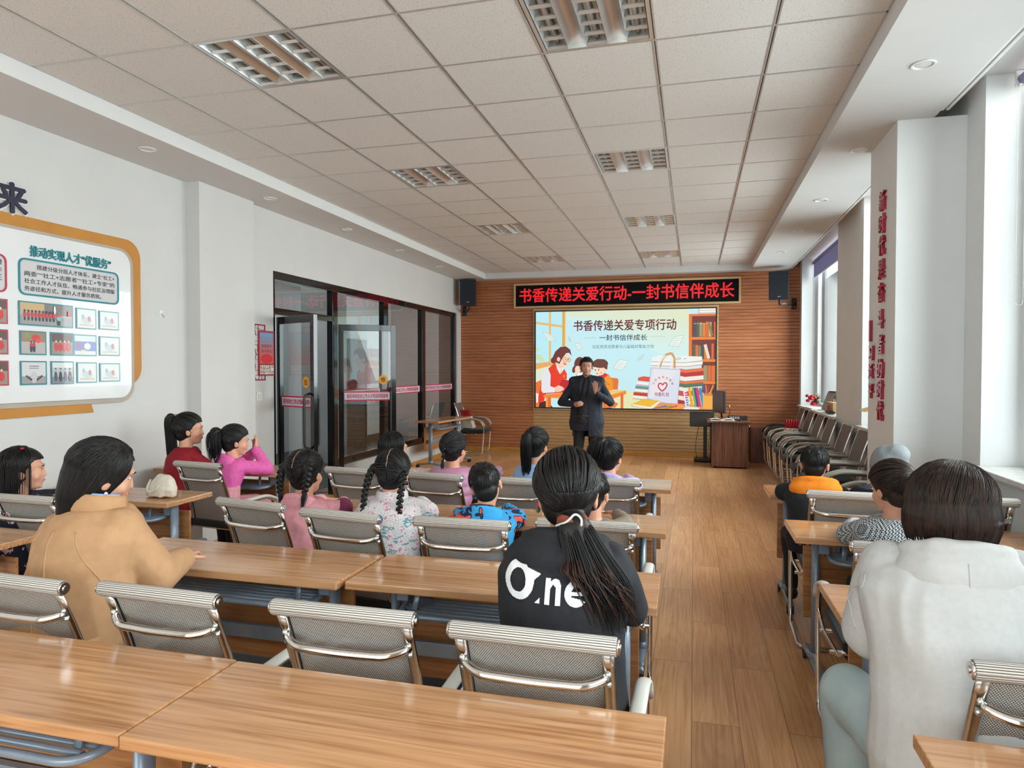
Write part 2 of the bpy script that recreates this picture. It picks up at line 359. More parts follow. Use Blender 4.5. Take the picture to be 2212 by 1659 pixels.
    def build(s, name, mat, parent=None, sharp=None):
        me = bpy.data.meshes.new(name)
        bmesh.ops.triangulate(s.bm, faces=[f for f in s.bm.faces if len(f.verts) > 4])
        s.bm.to_mesh(me); s.bm.free()
        for m in (mat if isinstance(mat, (list, tuple)) else [mat]): me.materials.append(M[m] if isinstance(m, str) else m)
        if sharp is not None: me.set_sharp_from_angle(angle=R(sharp))
        o = bpy.data.objects.new(name, me); COL.objects.link(o)
        if parent: o.parent = parent
        return o
def struct(o):
    o['kind'] = 'structure'; return o
def thing(name, label, cat, loc=(0, 0, 0), rz=0.0, group=None):
    o = bpy.data.objects.new(name, None); COL.objects.link(o); o.empty_display_size = 0.1
    o.location = loc; o.rotation_euler = (0, 0, rz); o['label'] = label; o['category'] = cat
    if group: o['group'] = group
    return o
def tag(o, label, cat, group=None):
    o['label'] = label; o['category'] = cat
    if group: o['group'] = group
    return o
def copy_tree(o, parent=None):
    c = o.copy(); COL.objects.link(c)
    if parent: c.parent = parent
    for ch in list(o.children): copy_tree(ch, c)
    return c
def fillet(pts, r, n=6):
    """round the inner corners of a polyline"""
    pts = [Vector(p) for p in pts]; out = [pts[0]]
    for i in range(1, len(pts) - 1):
        p = pts[i]; a = (pts[i - 1] - p); b = (pts[i + 1] - p); rr = min(r, a.length * 0.48, b.length * 0.48)
        A = p + a.normalized() * rr; B = p + b.normalized() * rr
        for k in range(n + 1):
            t = k / n; out.append(A * (1 - t) ** 2 + p * 2 * t * (1 - t) + B * t * t)
    out.append(pts[-1]); return out
def rrect(w, h, r, n=5, x0=0.0, y0=0.0):
    P = []
    for cx, cy, a0 in ((w - r, h - r, 0), (r, h - r, 90), (r, r, 180), (w - r, r, 270)):
        for k in range(n + 1):
            a = R(a0 + 90 * k / n); P.append((x0 + cx + r * math.cos(a), y0 + cy + r * math.sin(a)))
    return P
_tx = {}
def text(name, body, org, ax, ay, w, h, mat, depth=0.002, bold=0.0, parent=None):
    """lettering fitted into w x h, its lower left corner at org, reading along ax, upright along ay"""
    cu = bpy.data.curves.new('lettering', 'FONT'); cu.body = body; cu.size = 1.0; cu.offset = 0.0; cu.resolution_u = 2
    cu.extrude = 0.0
    t = bpy.data.objects.new('lettering', cu); COL.objects.link(t)
    dg = bpy.context.evaluated_depsgraph_get(); me = bpy.data.meshes.new_from_object(t.evaluated_get(dg), depsgraph=dg)
    bpy.data.objects.remove(t); bpy.data.curves.remove(cu)
    xs = [v.co.x for v in me.vertices]; ys = [v.co.y for v in me.vertices]
    x0, x1, y0, y1 = min(xs), max(xs), min(ys), max(ys)
    org, ax, ay = Vector(org), Vector(ax).normalized(), Vector(ay).normalized(); nz = ax.cross(ay)
    sx = w / (x1 - x0); sy = h / (y1 - y0) if h else sx
    bm = bmesh.new(); bm.from_mesh(me); bpy.data.meshes.remove(me)
    bmesh.ops.remove_doubles(bm, verts=bm.verts[:], dist=1e-5)
    if depth > 0:
        ret = bmesh.ops.extrude_face_region(bm, geom=bm.faces[:])
        top = [g for g in ret['geom'] if isinstance(g, bmesh.types.BMVert)]
        ts = set(top)
        for v in bm.verts: v.co.z = 1.0 if v in ts else 0.0
    for v in bm.verts:
        v.co = org + ax * ((v.co.x - x0) * sx) + ay * ((v.co.y - y0) * sy) + nz * (v.co.z * depth)
    bmesh.ops.recalc_face_normals(bm, faces=bm.faces[:])
    if bold:
        base = bm.copy(); e = bold * (sx + sy) * 0.5 * 0.9; tmp = bpy.data.meshes.new('t')
        for k, (dx, dy) in enumerate(((1, 0), (-1, 0), (0, 1), (0, -1))):
            c2 = base.copy()
            for v in c2.verts: v.co += ax * (dx * e) + ay * (dy * e) + nz * (0.00004 * (k + 1))
            c2.to_mesh(tmp); c2.free(); bm.from_mesh(tmp)
        base.free(); bpy.data.meshes.remove(tmp)
    m2 = bpy.data.meshes.new(name); bm.to_mesh(m2); bm.free(); m2.materials.append(M[mat] if isinstance(mat, str) else mat)
    o = bpy.data.objects.new(name, m2); COL.objects.link(o)
    if parent: o.parent = parent
    return o
def relocate(o, p):
    """keep children where they are when a thing's empty sits at p (children built in world coordinates)"""
    for c in o.children: c.matrix_parent_inverse = Matrix.Translation(-Vector(p))
def wthing(name, label, cat, loc, group=None):
    """thing whose parts are built in world coordinates: parts are placed through WP()"""
    return thing(name, label, cat, loc, 0.0, group)
def wp(o):
    o.matrix_parent_inverse = o.parent.matrix_basis.inverted() if False else Matrix.Translation(-Vector(o.parent.location)); return o
# ================================================================== THE SETTING
YB = 12.10          # face of the slatted rear wall
XL = -4.24          # left wall after the pilaster
ZC, ZS = 3.286, 3.18
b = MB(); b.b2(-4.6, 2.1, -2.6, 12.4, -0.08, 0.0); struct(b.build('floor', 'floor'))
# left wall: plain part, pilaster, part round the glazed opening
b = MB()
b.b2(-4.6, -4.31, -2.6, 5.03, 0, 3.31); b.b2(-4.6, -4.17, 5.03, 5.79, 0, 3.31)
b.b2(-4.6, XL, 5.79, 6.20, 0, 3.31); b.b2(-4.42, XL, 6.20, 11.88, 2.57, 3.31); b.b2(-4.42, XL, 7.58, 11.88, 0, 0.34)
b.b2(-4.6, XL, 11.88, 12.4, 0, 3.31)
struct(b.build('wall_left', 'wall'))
b = MB()
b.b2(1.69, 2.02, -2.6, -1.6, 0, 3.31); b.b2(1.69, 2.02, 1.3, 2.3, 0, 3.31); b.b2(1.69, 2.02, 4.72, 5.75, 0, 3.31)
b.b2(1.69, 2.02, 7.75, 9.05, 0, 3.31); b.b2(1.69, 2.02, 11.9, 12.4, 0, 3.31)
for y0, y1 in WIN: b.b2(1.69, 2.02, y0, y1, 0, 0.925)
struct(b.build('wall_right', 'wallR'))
b = MB(); b.b2(1.285, 1.6895, 5.0, 5.69, 0, ZS); struct(b.build('wall_column', 'wallR'))
b = MB(); b.b2(-4.6, 2.1, YB + 0.02, 12.4, 0, 3.31); struct(b.build('wall_back', 'slat'))
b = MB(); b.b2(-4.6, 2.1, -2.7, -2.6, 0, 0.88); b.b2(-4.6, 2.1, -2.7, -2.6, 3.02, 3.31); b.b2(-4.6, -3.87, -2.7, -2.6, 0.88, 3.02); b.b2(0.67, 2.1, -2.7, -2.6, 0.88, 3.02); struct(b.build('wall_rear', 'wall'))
w = thing('window_5', '', '', (-1.6, -2.65, 0.88)); w['kind'] = 'structure'; del w['label']; del w['category']  # opening and window added out of view to carry the rear fill
b = MB()
for x in (-3.87, -2.38, -0.86, 0.61): b.b2(x, x + 0.06, -2.68, -2.62, 0.88, 3.02, 0.004)
b.b2(-3.87, 0.67, -2.68, -2.62, 0.88, 0.94, 0.004); b.b2(-3.87, 0.67, -2.68, -2.62, 2.96, 3.02, 0.004); b.build('window_frame', 'whitepl', w)
for xa, xb in ((-3.81, -2.38), (-2.32, -0.86), (-0.80, 0.61)): b = MB(); b.quad([(xa, -2.65, 0.94), (xb, -2.65, 0.94), (xb, -2.65, 2.96), (xa, -2.65, 2.96)]); b.build('window_pane', 'winglass', w)
relocate(w, w.location)
# slatted panelling on the back wall: real ribs with grooves between them
def slats(x0, x1, z0, z1, name, mat, pitch=0.0575):
    b = MB(); n = max(1, round((z1 - z0) / pitch)); p = (z1 - z0) / n
    for i in range(n):
        za = z0 + i * p; g = 0.0075
        pr = [(YB + 0.02, za), (YB + 0.011, za), (YB, za + g * 0.6), (YB, za + p - g), (YB + 0.011, za + p - g * 0.4), (YB + 0.011, za + p), (YB + 0.02, za + p)]
        L_ = [b.bm.verts.new((x0, y, z)) for y, z in pr]; Q = [b.bm.verts.new((x1, y, z)) for y, z in pr]
        for k in range(len(pr) - 1): b._face([L_[k], Q[k], Q[k + 1], L_[k + 1]])
        b._face(list(reversed(L_))); b._face(Q)
    return struct(b.build(name, mat))
slats(XL, -2.835, 0.10, ZS, 'wall_back_panelling_left', 'slat')
slats(-2.835, 0.41, 2.63, ZS, 'wall_back_panelling_top', 'slat')
slats(0.41, 1.69, 0.10, ZS, 'wall_back_panelling_right', 'slat')
slats(1.52, 1.69, ZS, 3.31, 'wall_back_panelling_slot', 'slat')
slats(-2.835, 0.41, 0.10, 0.80, 'wall_back_panelling_low', 'slat2')
b = MB(); b.b2(XL, 1.69, YB - 0.012, YB + 0.02, 0, 0.10, 0.003); struct(b.build('baseboard_back', 'skirt'))
b = MB(); b.b2(XL, XL + 0.012, 7.6, YB - 0.02, 0, 0.085, 0.003); struct(b.build('baseboard_left', 'skirt'))
# ceiling: fibre tiles leaving the openings of the light fittings free
GX = [-3.68] + [-3.2108 + 0.6 * i for i in range(7)] + [0.903]
GY = [-2.6] + [3.695 + 0.6 * j for j in range(-10, 14)] + [11.87]
FIX = [(c, r) for r in (-1, 3, 7, 11) for c in (1, 4)]
b = MB()
for i in range(len(GX) - 1):
    for j in range(len(GY) - 1):
        if (i - 1, j - 11) in FIX: continue
        b.b2(GX[i] + 0.006, GX[i + 1] - 0.006, GY[j] + 0.006, GY[j + 1] - 0.006, ZC, ZC + 0.014)
struct(b.build('ceiling', 'tile'))
b = MB(); b.b2(-4.6, 2.1, -2.6, 12.4, 3.42, 3.5); b.b2(-4.6, -3.69, -2.6, 12.4, ZS, 3.42); b.b2(-3.69, 1.5, 11.87, 12.4, ZS, 3.42)
b.b2(0.906, 1.5, -2.6, 11.87, ZS, 3.42); b.b2(1.5, 2.02, -2.6, 12.4, 3.31, 3.42)
struct(b.build('ceiling_soffit', 'soffit'))
b = MB()
for x in GX[1:-1]:
    b.b2(x - 0.012, x - 0.003, -2.6, 11.87, ZC - 0.003, ZC + 0.01); b.b2(x + 0.003, x + 0.012, -2.6, 11.87, ZC - 0.003, ZC + 0.01)
for y in GY[1:-1]:
    b.b2(-3.68, 0.903, y - 0.010, y + 0.006, ZC - 0.002, ZC + 0.008)
b.b2(-3.69, -3.672, -2.6, 11.87, ZC - 0.002, ZC + 0.01); b.b2(0.894, 0.906, -2.6, 11.87, ZC - 0.002, ZC + 0.01)
struct(b.build('trim_1', 'gridbar'))
b = MB()
for x in GX[1:-1]: b.b2(x - 0.003, x + 0.003, -2.6, 11.87, ZC + 0.001, ZC + 0.012)
for y in GY[1:-1]: b.b2(-3.68, 0.903, y + 0.006, y + 0.0105, ZC + 0.001, ZC + 0.012)
struct(b.build('trim_2', 'groove'))
# windows with frames, panes and stone sills
for k, (y0, y1) in enumerate(WIN):
    w = thing('window_%d' % (k + 1), '', '', (1.95, y0, 0.925)); w['kind'] = 'structure'; del w['label']; del w['category']
    b = MB(); xa, xb = 1.925, 1.985; f = 0.055
    b.b2(xa, xb, y0, y0 + f, 0.945, 3.31, 0.004); b.b2(xa, xb, y1 - f, y1, 0.945, 3.31, 0.004)
    b.b2(xa, xb, y0 + f, y1 - f, 0.945, 1.0, 0.004); b.b2(xa, xb, y0 + f, y1 - f, 3.25, 3.31, 0.004)
    ym = y0 + (y1 - y0) * 0.5
    
    if k: b.b2(xa, xb, ym - 0.03, ym + 0.03, 1.0, 3.25, 0.004)
    b.build('window_frame', 'whitepl', w)
    for ya, yb_ in ([(y0 + f, ym - 0.03), (ym + 0.03, y1 - f)] if k else [(y0 + f, y1 - f)]):
        b = MB(); b.quad([(1.955, ya, 1.0), (1.955, yb_, 1.0), (1.955, yb_, 3.25), (1.955, ya, 3.25)]); b.build('window_pane', 'winglass', w)
    b = MB(); b.b2(1.635, 1.925, y0 + 0.002, y1 - 0.002, 0.926, 0.958, 0.006); b.b2(1.636, 1.689, y0 - 0.06, y0 + 0.001, 0.9265, 0.9575, 0.004); b.b2(1.636, 1.689, y1 - 0.001, min(y1 + 0.06, 12.09), 0.9265, 0.9575, 0.004); b.build('window_sill', 'sill', w)
    relocate(w, w.location)
# curtain track along the outer edge of the right soffit
for nm, y0, y1, lab in (('curtain_track', -2.0, 4.9, 'white double ceiling curtain track in front of the near window, right of the column'), ('curtain_track', 5.75, 12.05, 'white double ceiling curtain track running along the far windows to the slatted wall')):
    t = thing(nm, lab, 'curtain track', (1.53, (y0 + y1) / 2, 3.31))
    b = MB(); b.b2(1.502, 1.52, y0, y1, ZS + 0.005, ZS + 0.03, 0.003); b.b2(1.532, 1.552, y0, y1, ZS + 0.005, ZS + 0.03, 0.003)
    b.b2(1.502, 1.552, y0, y1, ZS + 0.03, ZS + 0.036); b.build('rail', 'whitepl', t)
    for q in range(7):
        b = MB(); yy = y0 + (y1 - y0) * (q + 0.5) / 7; b.b2(1.500, 1.56, yy - 0.012, yy + 0.012, ZS + 0.036, 3.309); b.build('bracket', 'brushed', t)
    relocate(t, t.location)
# ceiling light fittings
def make_fitting():
    t = thing('ceiling_light', 'x', 'ceiling light', (0, 0, ZC))
    b = MB()
    for s in (-1, 1):
        b.b2(s * 0.278, s * 0.294, -0.294, 0.294, -0.002, 0.075); b.b2(-0.278, 0.278, s * 0.278, s * 0.294, -0.002, 0.075)
    b.b2(-0.29, 0.29, -0.29, 0.29, 0.08, 0.09)
    b.build('housing', 'louver', t)
    for xc in (-0.106, 0.106):
        b = MB()
        b.grid(lambda u, v, xc=xc: (xc + (u - 0.5) * 0.106, (v - 0.5) * 0.556, 0.004 + 0.022 * math.sin(u * PI)), 10, 2, flip=True)
        b.build('reflector', 'refl', t)
    for xc in (-0.216, 0.0, 0.216):
        b = MB()
        for s in (-1, 1):
            b.quad([(xc + s * 0.057, -0.277, 0.0), (xc + s * 0.057, 0.277, 0.0), (xc + s * 0.03, 0.277, 0.07), (xc + s * 0.03, -0.277, 0.07)])
        b.quad([(xc - 0.03, -0.277, 0.07), (xc + 0.03, -0.277, 0.07), (xc + 0.03, 0.277, 0.07), (xc - 0.03, 0.277, 0.07)])
        for q in range(6):
            y = -0.272 + q * 0.1088
            b.prism([(-0.057, 0.0), (0.057, 0.0), (0.045, 0.028), (0.0, 0.018), (-0.045, 0.028)], (xc, y - 0.0015, 0.0), (1, 0, 0), (0, 0, 1), 0.003)
            b.quad([(xc - 0.057, y - 0.012, 0.012), (xc + 0.057, y - 0.012, 0.012), (xc + 0.057, y, 0.0), (xc - 0.057, y, 0.0)])
        b.build('louvre', 'louver', t)
        b = MB(); b.cyl((xc, -0.27, 0.045), (xc, 0.27, 0.045), 0.013, 12); b.build('tube', 'tubeoff', t)
    return t
proto = make_fitting(); first = True
rown = {-1: 'nearest row', 3: 'second row', 7: 'third row', 11: 'farthest row'}
refl_note = {(-1, 1): 'reflecting the pale room', (-1, 4): 'cut by the top of the photo', (3, 4): 'glinting orange and blue from the screen', (11, 1): 'glinting red', (11, 4): 'glinting red', (7, 4): 'glinting pale blue', (3, 1): 'grey and unlit', (7, 1): 'with brown glints'}
for (c, r) in FIX:
    o = proto if first else copy_tree(proto); first = False
    o.location = (-3.2108 + 0.6 * c + 0.3, 3.695 + 0.6 * r + 0.3, ZC)
    o['label'] = 'unlit square three-tube louvre light, %s, %s column, %s' % (rown[r], 'left' if c == 1 else 'right', refl_note[(r, c)]); o['group'] = 'square louvre lights in the tiled ceiling'
# downlights in the soffits
def make_down():
    t = thing('downlight', 'x', 'downlight', (0, 0, ZS))
    b = MB(); ring = []
    P = [(0.062, -0.001), (0.060, -0.006), (0.050, -0.006), (0.046, 0.0)]
    for i in range(len(P) - 1):
        b.grid(lambda u, v, i=i: ((P[i][0] * (1 - v) + P[i + 1][0] * v) * math.cos(2 * PI * u), (P[i][0] * (1 - v) + P[i + 1][0] * v) * math.sin(2 * PI * u), P[i][1] * (1 - v) + P[i + 1][1] * v), 24, 1)
    b.build('ring', 'whitepl', t)
    b = MB(); b.ell((0, 0, 0.001), (0.046, 0.046, 0.004), 20, 6); b.build('diffuser', 'tubeoff', t)
    return t
dl = make_down(); first = True
downs = [(1.18, y, s) for y, s in ((4.12, 'nearest, above the near window'), (5.60, 'beside the top of the column'), (7.15, 'third from the camera'), (8.63, 'fourth from the camera'), (10.17, 'fifth from the camera'), (11.66, 'farthest, above the hanging speaker'))] + \
        [(-3.93, y, s) for y, s in ((4.20, 'nearest, above the notice board'), (5.71, 'above the red lattice ornament'), (7.20, 'above the open glass door'), (8.66, 'fourth from the camera'), (10.2, 'farthest, towards the left speaker'))]
for x, y, s in downs:
    o = dl if first else copy_tree(dl); first = False
    o.location = (x, y, ZS); o['label'] = 'round white recessed downlight in the %s soffit, %s' % ('right' if x > 0 else 'left', s); o['group'] = 'recessed downlights'
# ------------------------------------------------------------------ corridor behind the glazed partition
b = MB(); b.b2(-8.2, -4.6, 4.5, 14.5, -0.05, 0.0); b.b2(-4.6, -4.42, 6.2, 7.58, -0.05, 0.001); struct(b.build('floor_corridor', 'corrfloor'))
b = MB(); b.b2(-6.9, -6.75, 4.5, 14.5, 0, 3.0); b.b2(-8.2, -4.6, 14.4, 14.6, 0, 3.0); b.b2(-8.2, -4.6, 4.4, 4.5, 0, 3.0); b.b2(-8.2, -4.6, 4.4, 14.6, 3.0, 3.1)
struct(b.build('wall_corridor', 'wallR'))
b = MB(); b.b2(-6.62, -5.38, 5.48, 11.52, 2.955, 2.999, 0.004); struct(b.build('ceiling_fill_housing', 'whitepl'))  # flat housing added above the corridor fill lamp
b = MB(); b.b2(-6.25, -5.75, 9.9, 10.5, 0, 3.0); struct(b.build('wall_corridor_pillar', 'wallR'))
b = MB(); b.b2(-6.75, -6.72, 4.5, 14.4, 0.0, 0.12); struct(b.build('baseboard_corridor', 'darkdoor'))
for k, (y0, y1) in enumerate(((6.6, 7.5), (9.0, 9.8), (11.3, 13.1))):
    d = thing('door_%d' % (k + 3), 'x', 'x', (-6.74, y0, 0)); d['kind'] = 'structure'; del d['label']; del d['category']
    b = MB(); b.b2(-6.748, -6.70, y0, y0 + 0.06, 0, 2.15); b.b2(-6.748, -6.70, y1 - 0.06, y1, 0, 2.15); b.b2(-6.748, -6.70, y0, y1, 2.09, 2.15); b.build('door_frame', 'black', d)
    b = MB(); b.b2(-6.745, -6.715, y0 + 0.06, y1 - 0.06, 0.01, 2.09, 0.004)
    for zz in (0.2, 1.15): b.b2(-6.716, -6.71, y0 + 0.16, y1 - 0.16, zz, zz + 0.8, 0.004)
    b.build('door_panel', 'darkdoor', d)
    b = MB(); b.tube(fillet([(-6.715, y1 - 0.14, 1.02), (-6.66, y1 - 0.14, 1.02), (-6.66, y1 - 0.26, 1.02)], 0.02), 0.009, 8); b.build('door_handle', 'brushed', d)
    relocate(d, d.location)
t = thing('poster', 'red notice poster with pale lettering on the corridor wall behind the glass', 'poster', (-6.74, 13.55, 1.55))
b = MB(); b.b2(-6.75, -6.745, 13.2, 13.85, 1.22, 1.98); b.build('sheet', 'cornred', t)
text('lettering', '欢迎来到社区', (-6.744, 13.27, 1.72), (0, 1, 0), (0, 0, 1), 0.5, 0.08, 'paper', 0.001, 0, t)
text('lettering', '服务群众用心用情', (-6.744, 13.27, 1.56), (0, 1, 0), (0, 0, 1), 0.5, 0.06, 'paper', 0.001, 0, t)
relocate(t, t.location)
# ------------------------------------------------------------------ glazed partition
XP = -4.30
t = thing('glass_partition', 'black framed glass partition with three fixed panes right of the open doors', 'partition', (XP, 9.0, 0))
b = MB(); xa, xb = XP - 0.04, XP + 0.04
b.b2(xa, xb, 6.20, 11.88, 2.49, 2.57, 0.003); b.b2(xa, xb, 6.20, 6.26, 0, 2.49, 0.003); b.b2(xa, xb, 6.26, 7.46, 2.12, 2.19, 0.003)
for y0, y1 in ((7.44, 7.56), (8.86, 9.0), (10.26, 10.4), (11.80, 11.88)): b.b2(xa, xb, y0, y1, 0.34 if y0 > 7.5 else 0, 2.49, 0.003)
b.b2(xa, xb, 7.56, 11.80, 0.34, 0.43, 0.003)
b.build('frame', 'blackmetal', t)
b = MB(); b.b2(XP - 0.05, XL + 0.02, 7.56, 11.88, 0.325, 0.342, 0.003); b.build('ledge', 'sill', t)
for y0, y1 in ((7.56, 8.86), (9.0, 10.26), (10.4, 11.80)):
    b = MB(); b.quad([(XP, y0, 0.43), (XP, y1, 0.43), (XP, y1, 2.49), (XP, y0, 2.49)]); b.build('pane', 'glass', t)
b = MB(); b.quad([(XP, 6.26, 2.19), (XP, 7.46, 2.19), (XP, 7.46, 2.49), (XP, 6.26, 2.49)]); b.build('pane', 'glass', t)
def sticker(parent, org, ax, w, h, body='绥芬河市社会工作人才培训实践基地'):
    ax = Vector(ax).normalized(); n = ax.cross(Vector((0, 0, 1))); org = Vector(org) + n * 0.002
    b = MB(); up = Vector((0, 0, 1))
    b.c = srgb(216, 206, 222); b.prism([(0, 0), (w, 0), (w, h), (0, h)], org, ax, up, 0.001)
    b.c = srgb(196, 26, 66)
    b.prism([(0, 0), (w, 0), (w, h * 0.13), (0, h * 0.13)], org + n * 0.0012, ax, up, 0.0008); b.prism([(0, h * 0.87), (w, h * 0.87), (w, h), (0, h)], org + n * 0.0012, ax, up, 0.0008)
    s = b.build('sticker_strip', 'print', parent)
    text('lettering', body, org + ax * w * 0.05 + up * h * 0.26 + n * 0.0022, ax, up, w * 0.9, h * 0.5, 'crimson', 0.0006, 0.012, s)
    return s
sticker(t, (XP, 9.02, 1.165), (0, 1, 0), 1.22, 0.115); sticker(t, (XP, 10.42, 1.165), (0, 1, 0), 1.34, 0.115); sticker(t, (XP, 7.62, 1.165), (0, 1, 0), 1.18, 0.115)
relocate(t, t.location)
def door_leaf(n, hinge, free, z0, z1, sign):
    h = Vector((hinge[0], hinge[1], 0)); f = Vector((free[0], free[1], 0)); ax = (f - h).normalized(); w = (f - h).length; nn = ax.cross(Vector((0, 0, 1)))
    d = thing('door_%d' % n, 'x', 'x', (hinge[0], hinge[1], 0)); d['kind'] = 'structure'; del d['label']; del d['category']
    rot = Matrix((ax, -nn, Vector((0, 0, 1)))).transposed()
    def bx(b, a0, a1, c0, c1, e0, e1, bev=0.003):
        c = h + ax * (a0 + a1) / 2 + nn * (c0 + c1) / 2; c.z = (e0 + e1) / 2; b.box(c, (a1 - a0, abs(c1 - c0), e1 - e0), rot, bev)
    b = MB(); s = 0.062
    bx(b, 0, s, -0.022, 0.022, z0, z1); bx(b, w - s, w, -0.022, 0.022, z0, z1); bx(b, s, w - s, -0.022, 0.022, z1 - 0.075, z1); bx(b, s, w - s, -0.022, 0.022, z0, z0 + 0.11)
    b.build('door_frame', 'blackmetal', d)
    b = MB(); p = [h + ax * s, h + ax * (w - s)]
    b.quad([(p[0].x, p[0].y, z0 + 0.11), (p[1].x, p[1].y, z0 + 0.11), (p[1].x, p[1].y, z1 - 0.075), (p[0].x, p[0].y, z1 - 0.075)]); b.build('door_pane', 'glass', d)
    for sd in (-1, 1):
        b = MB(); a = w - 0.075; P = []
        for q, zz in ((0.02, 0.74), (0.075, 0.76), (0.085, 0.80), (0.085, 1.24), (0.075, 1.28), (0.02, 1.30)):
            v = h + ax * a + nn * (sd * q); v.z = zz; P.append(v)
        b.tube(fillet(P, 0.02, 3), 0.013, 10); b.build('door_handle', 'black', d)
    # printed strip and round pull / push sign
    axd = ax if sign[1] > 0 else -ax
    side = axd.cross(Vector((0, 0, 1)))
    o0 = (h + ax * 0.07) if sign[1] > 0 else (h + ax * (w - 0.07))
    o0 = o0 + side * 0.004; o0.z = 1.15
    sticker(d, o0, axd, w - 0.14, 0.115)
    c = h + ax * (w - 0.16) + side * 0.006; c.z = 1.41
    b = MB(); b.prism([(0.058 * math.cos(2 * PI * k / 24), 0.058 * math.sin(2 * PI * k / 24)) for k in range(24)], c, axd, (0, 0, 1), 0.001); s_ = b.build('door_sign', 'ochre', d)
    text('lettering', sign[0], c + side * 0.001 - axd * 0.03 - Vector((0, 0, 0.03)), axd, (0, 0, 1), 0.06, 0.06, 'textdark', 0.0006, 0.01, s_)
    relocate(d, d.location)
door_leaf(1, (-4.25, 6.30), (-3.64, 6.02), 0.02, 2.09, ('拉', 1))
door_leaf(2, (-4.22, 7.50), (-3.62, 7.86), 0.02, 2.09, ('推', 1))
# ================================================================== WALL-MOUNTED THINGS
# the red LED message board
t = thing('led_sign', 'long black LED message board with red Chinese characters above the screen', 'led sign', (-1.22, YB, 2.87))
x0, x1, z0, z1 = -3.165, 0.725, 2.685, 3.065
b = MB(); yf = YB - 0.045
for a in ((x0 - 0.035, x1 + 0.035, z0 - 0.035, z0), (x0 - 0.035, x1 + 0.035, z1, z1 + 0.035), (x0 - 0.035, x0, z0, z1), (x1, x1 + 0.035, z0, z1)): b.b2(a[0], a[1], yf, YB, a[2], a[3], 0.004)
b.build('frame', 'paleframe', t)
b = MB(); b.b2(x0, x1, yf + 0.012, YB, z0, z1); b.build('display', 'ledbg', t)
text('lettering', '书香传递关爱行动-一封书信伴成长', (x0 + 0.075, yf + 0.011, z0 + 0.07), (1, 0, 0), (0, 0, 1), x1 - x0 - 0.15, 0.255, 'ledred', 0.002, 0.022, t)
relocate(t, t.location)
# the projection screen / LED wall
SX0, SX1, SZ0, SZ1 = -2.785, 0.355, 0.845, 2.575
t = thing('video_screen', 'large lit video screen showing an illustrated reading-programme title slide', 'screen', (-1.2, YB, 1.7))
b = MB()
for a in ((SX0 - 0.05, SX1 + 0.05, SZ0 - 0.045, SZ0 - 0.02), (SX0 - 0.05, SX1 + 0.05, SZ1 + 0.02, SZ1 + 0.055), (SX0 - 0.05, SX0 - 0.022, SZ0 - 0.02, SZ1 + 0.02), (SX1 + 0.022, SX1 + 0.05, SZ0 - 0.02, SZ1 + 0.02)): b.b2(a[0], a[1], YB - 0.03, YB + 0.018, a[2], a[3], 0.003)
b.build('wood_frame', 'paleframe', t)
b = MB()
for a in ((SX0 - 0.022, SX1 + 0.022, SZ0 - 0.02, SZ0), (SX0 - 0.022, SX1 + 0.022, SZ1, SZ1 + 0.02), (SX0 - 0.022, SX0, SZ0, SZ1), (SX1, SX1 + 0.022, SZ0, SZ1)): b.b2(a[0], a[1], YB - 0.05, YB + 0.018, a[2], a[3], 0.003)
b.build('bezel', 'black', t)
# --- the slide: flat artwork drawn in slide units, x 50..2120, y 95..1165 (down)
b = MB(); lay = [0]
def P2(x, y): return (SX0 + (x - 52) / 2066.0 * (SX1 - SX0), SZ1 - (y - 92) / 1078.0 * (SZ1 - SZ0))
def clipx(pts): return [(min(max(x, 52), 2118), min(max(y, 92), 1170)) for x, y in pts]
def pg(col, pts, step=1):
    lay[0] += step; b.c = srgb(*col); q = [P2(*p) for p in clipx(pts)]
    A = sum(q[i][0] * q[(i + 1) % len(q)][1] - q[(i + 1) % len(q)][0] * q[i][1] for i in range(len(q)))
    if A < 0: q.reverse()
    b.prism([(x, z) for x, z in q], (0, YB - 0.0300 - lay[0] * 0.00009, 0), (1, 0, 0), (0, 0, 1), 0)
def rc(col, x0, y0, x1, y1): pg(col, [(x0, y0), (x1, y0), (x1, y1), (x0, y1)])
def el(col, cx, cy, rx, ry, rot=0, n=22, a0=0, a1=360):
    c, s = math.cos(R(rot)), math.sin(R(rot)); p = []
    m = n if a1 - a0 < 360 else n
    for k in range(m + (1 if a1 - a0 < 360 else 0)):
        a = R(a0 + (a1 - a0) * k / m); u, v = rx * math.cos(a), ry * math.sin(a); p.append((cx + u * c - v * s, cy + u * s + v * c))
    pg(col, p)
def ln(col, pts, w=3):
    for (xa, ya), (xb, yb) in zip(pts[:-1], pts[1:]):
        d = math.hypot(xb - xa, yb - ya) or 1; nx, ny = -(yb - ya) / d * w / 2, (xb - xa) / d * w / 2
        pg(col, [(xa + nx, ya + ny), (xb + nx, yb + ny), (xb - nx, yb - ny), (xa - nx, ya - ny)], 0.02)
rc((200, 240, 246), 52, 92, 2118, 1170)
# soft background patches
for k in range(14): pg((212 + k * 1.2, 243 - k * 0.7, 240 - k * 3.0), [(430, 92), (1830, 92), (1830, 640 - k * 36), (1500 - k * 12, 560 - k * 34), (900, 250 - k * 11), (430, 180 - k * 6)], 0.2)
rc((236, 236, 196), 900, 990, 2118, 1170); rc((232, 234, 182), 1040, 985, 1260, 1170)
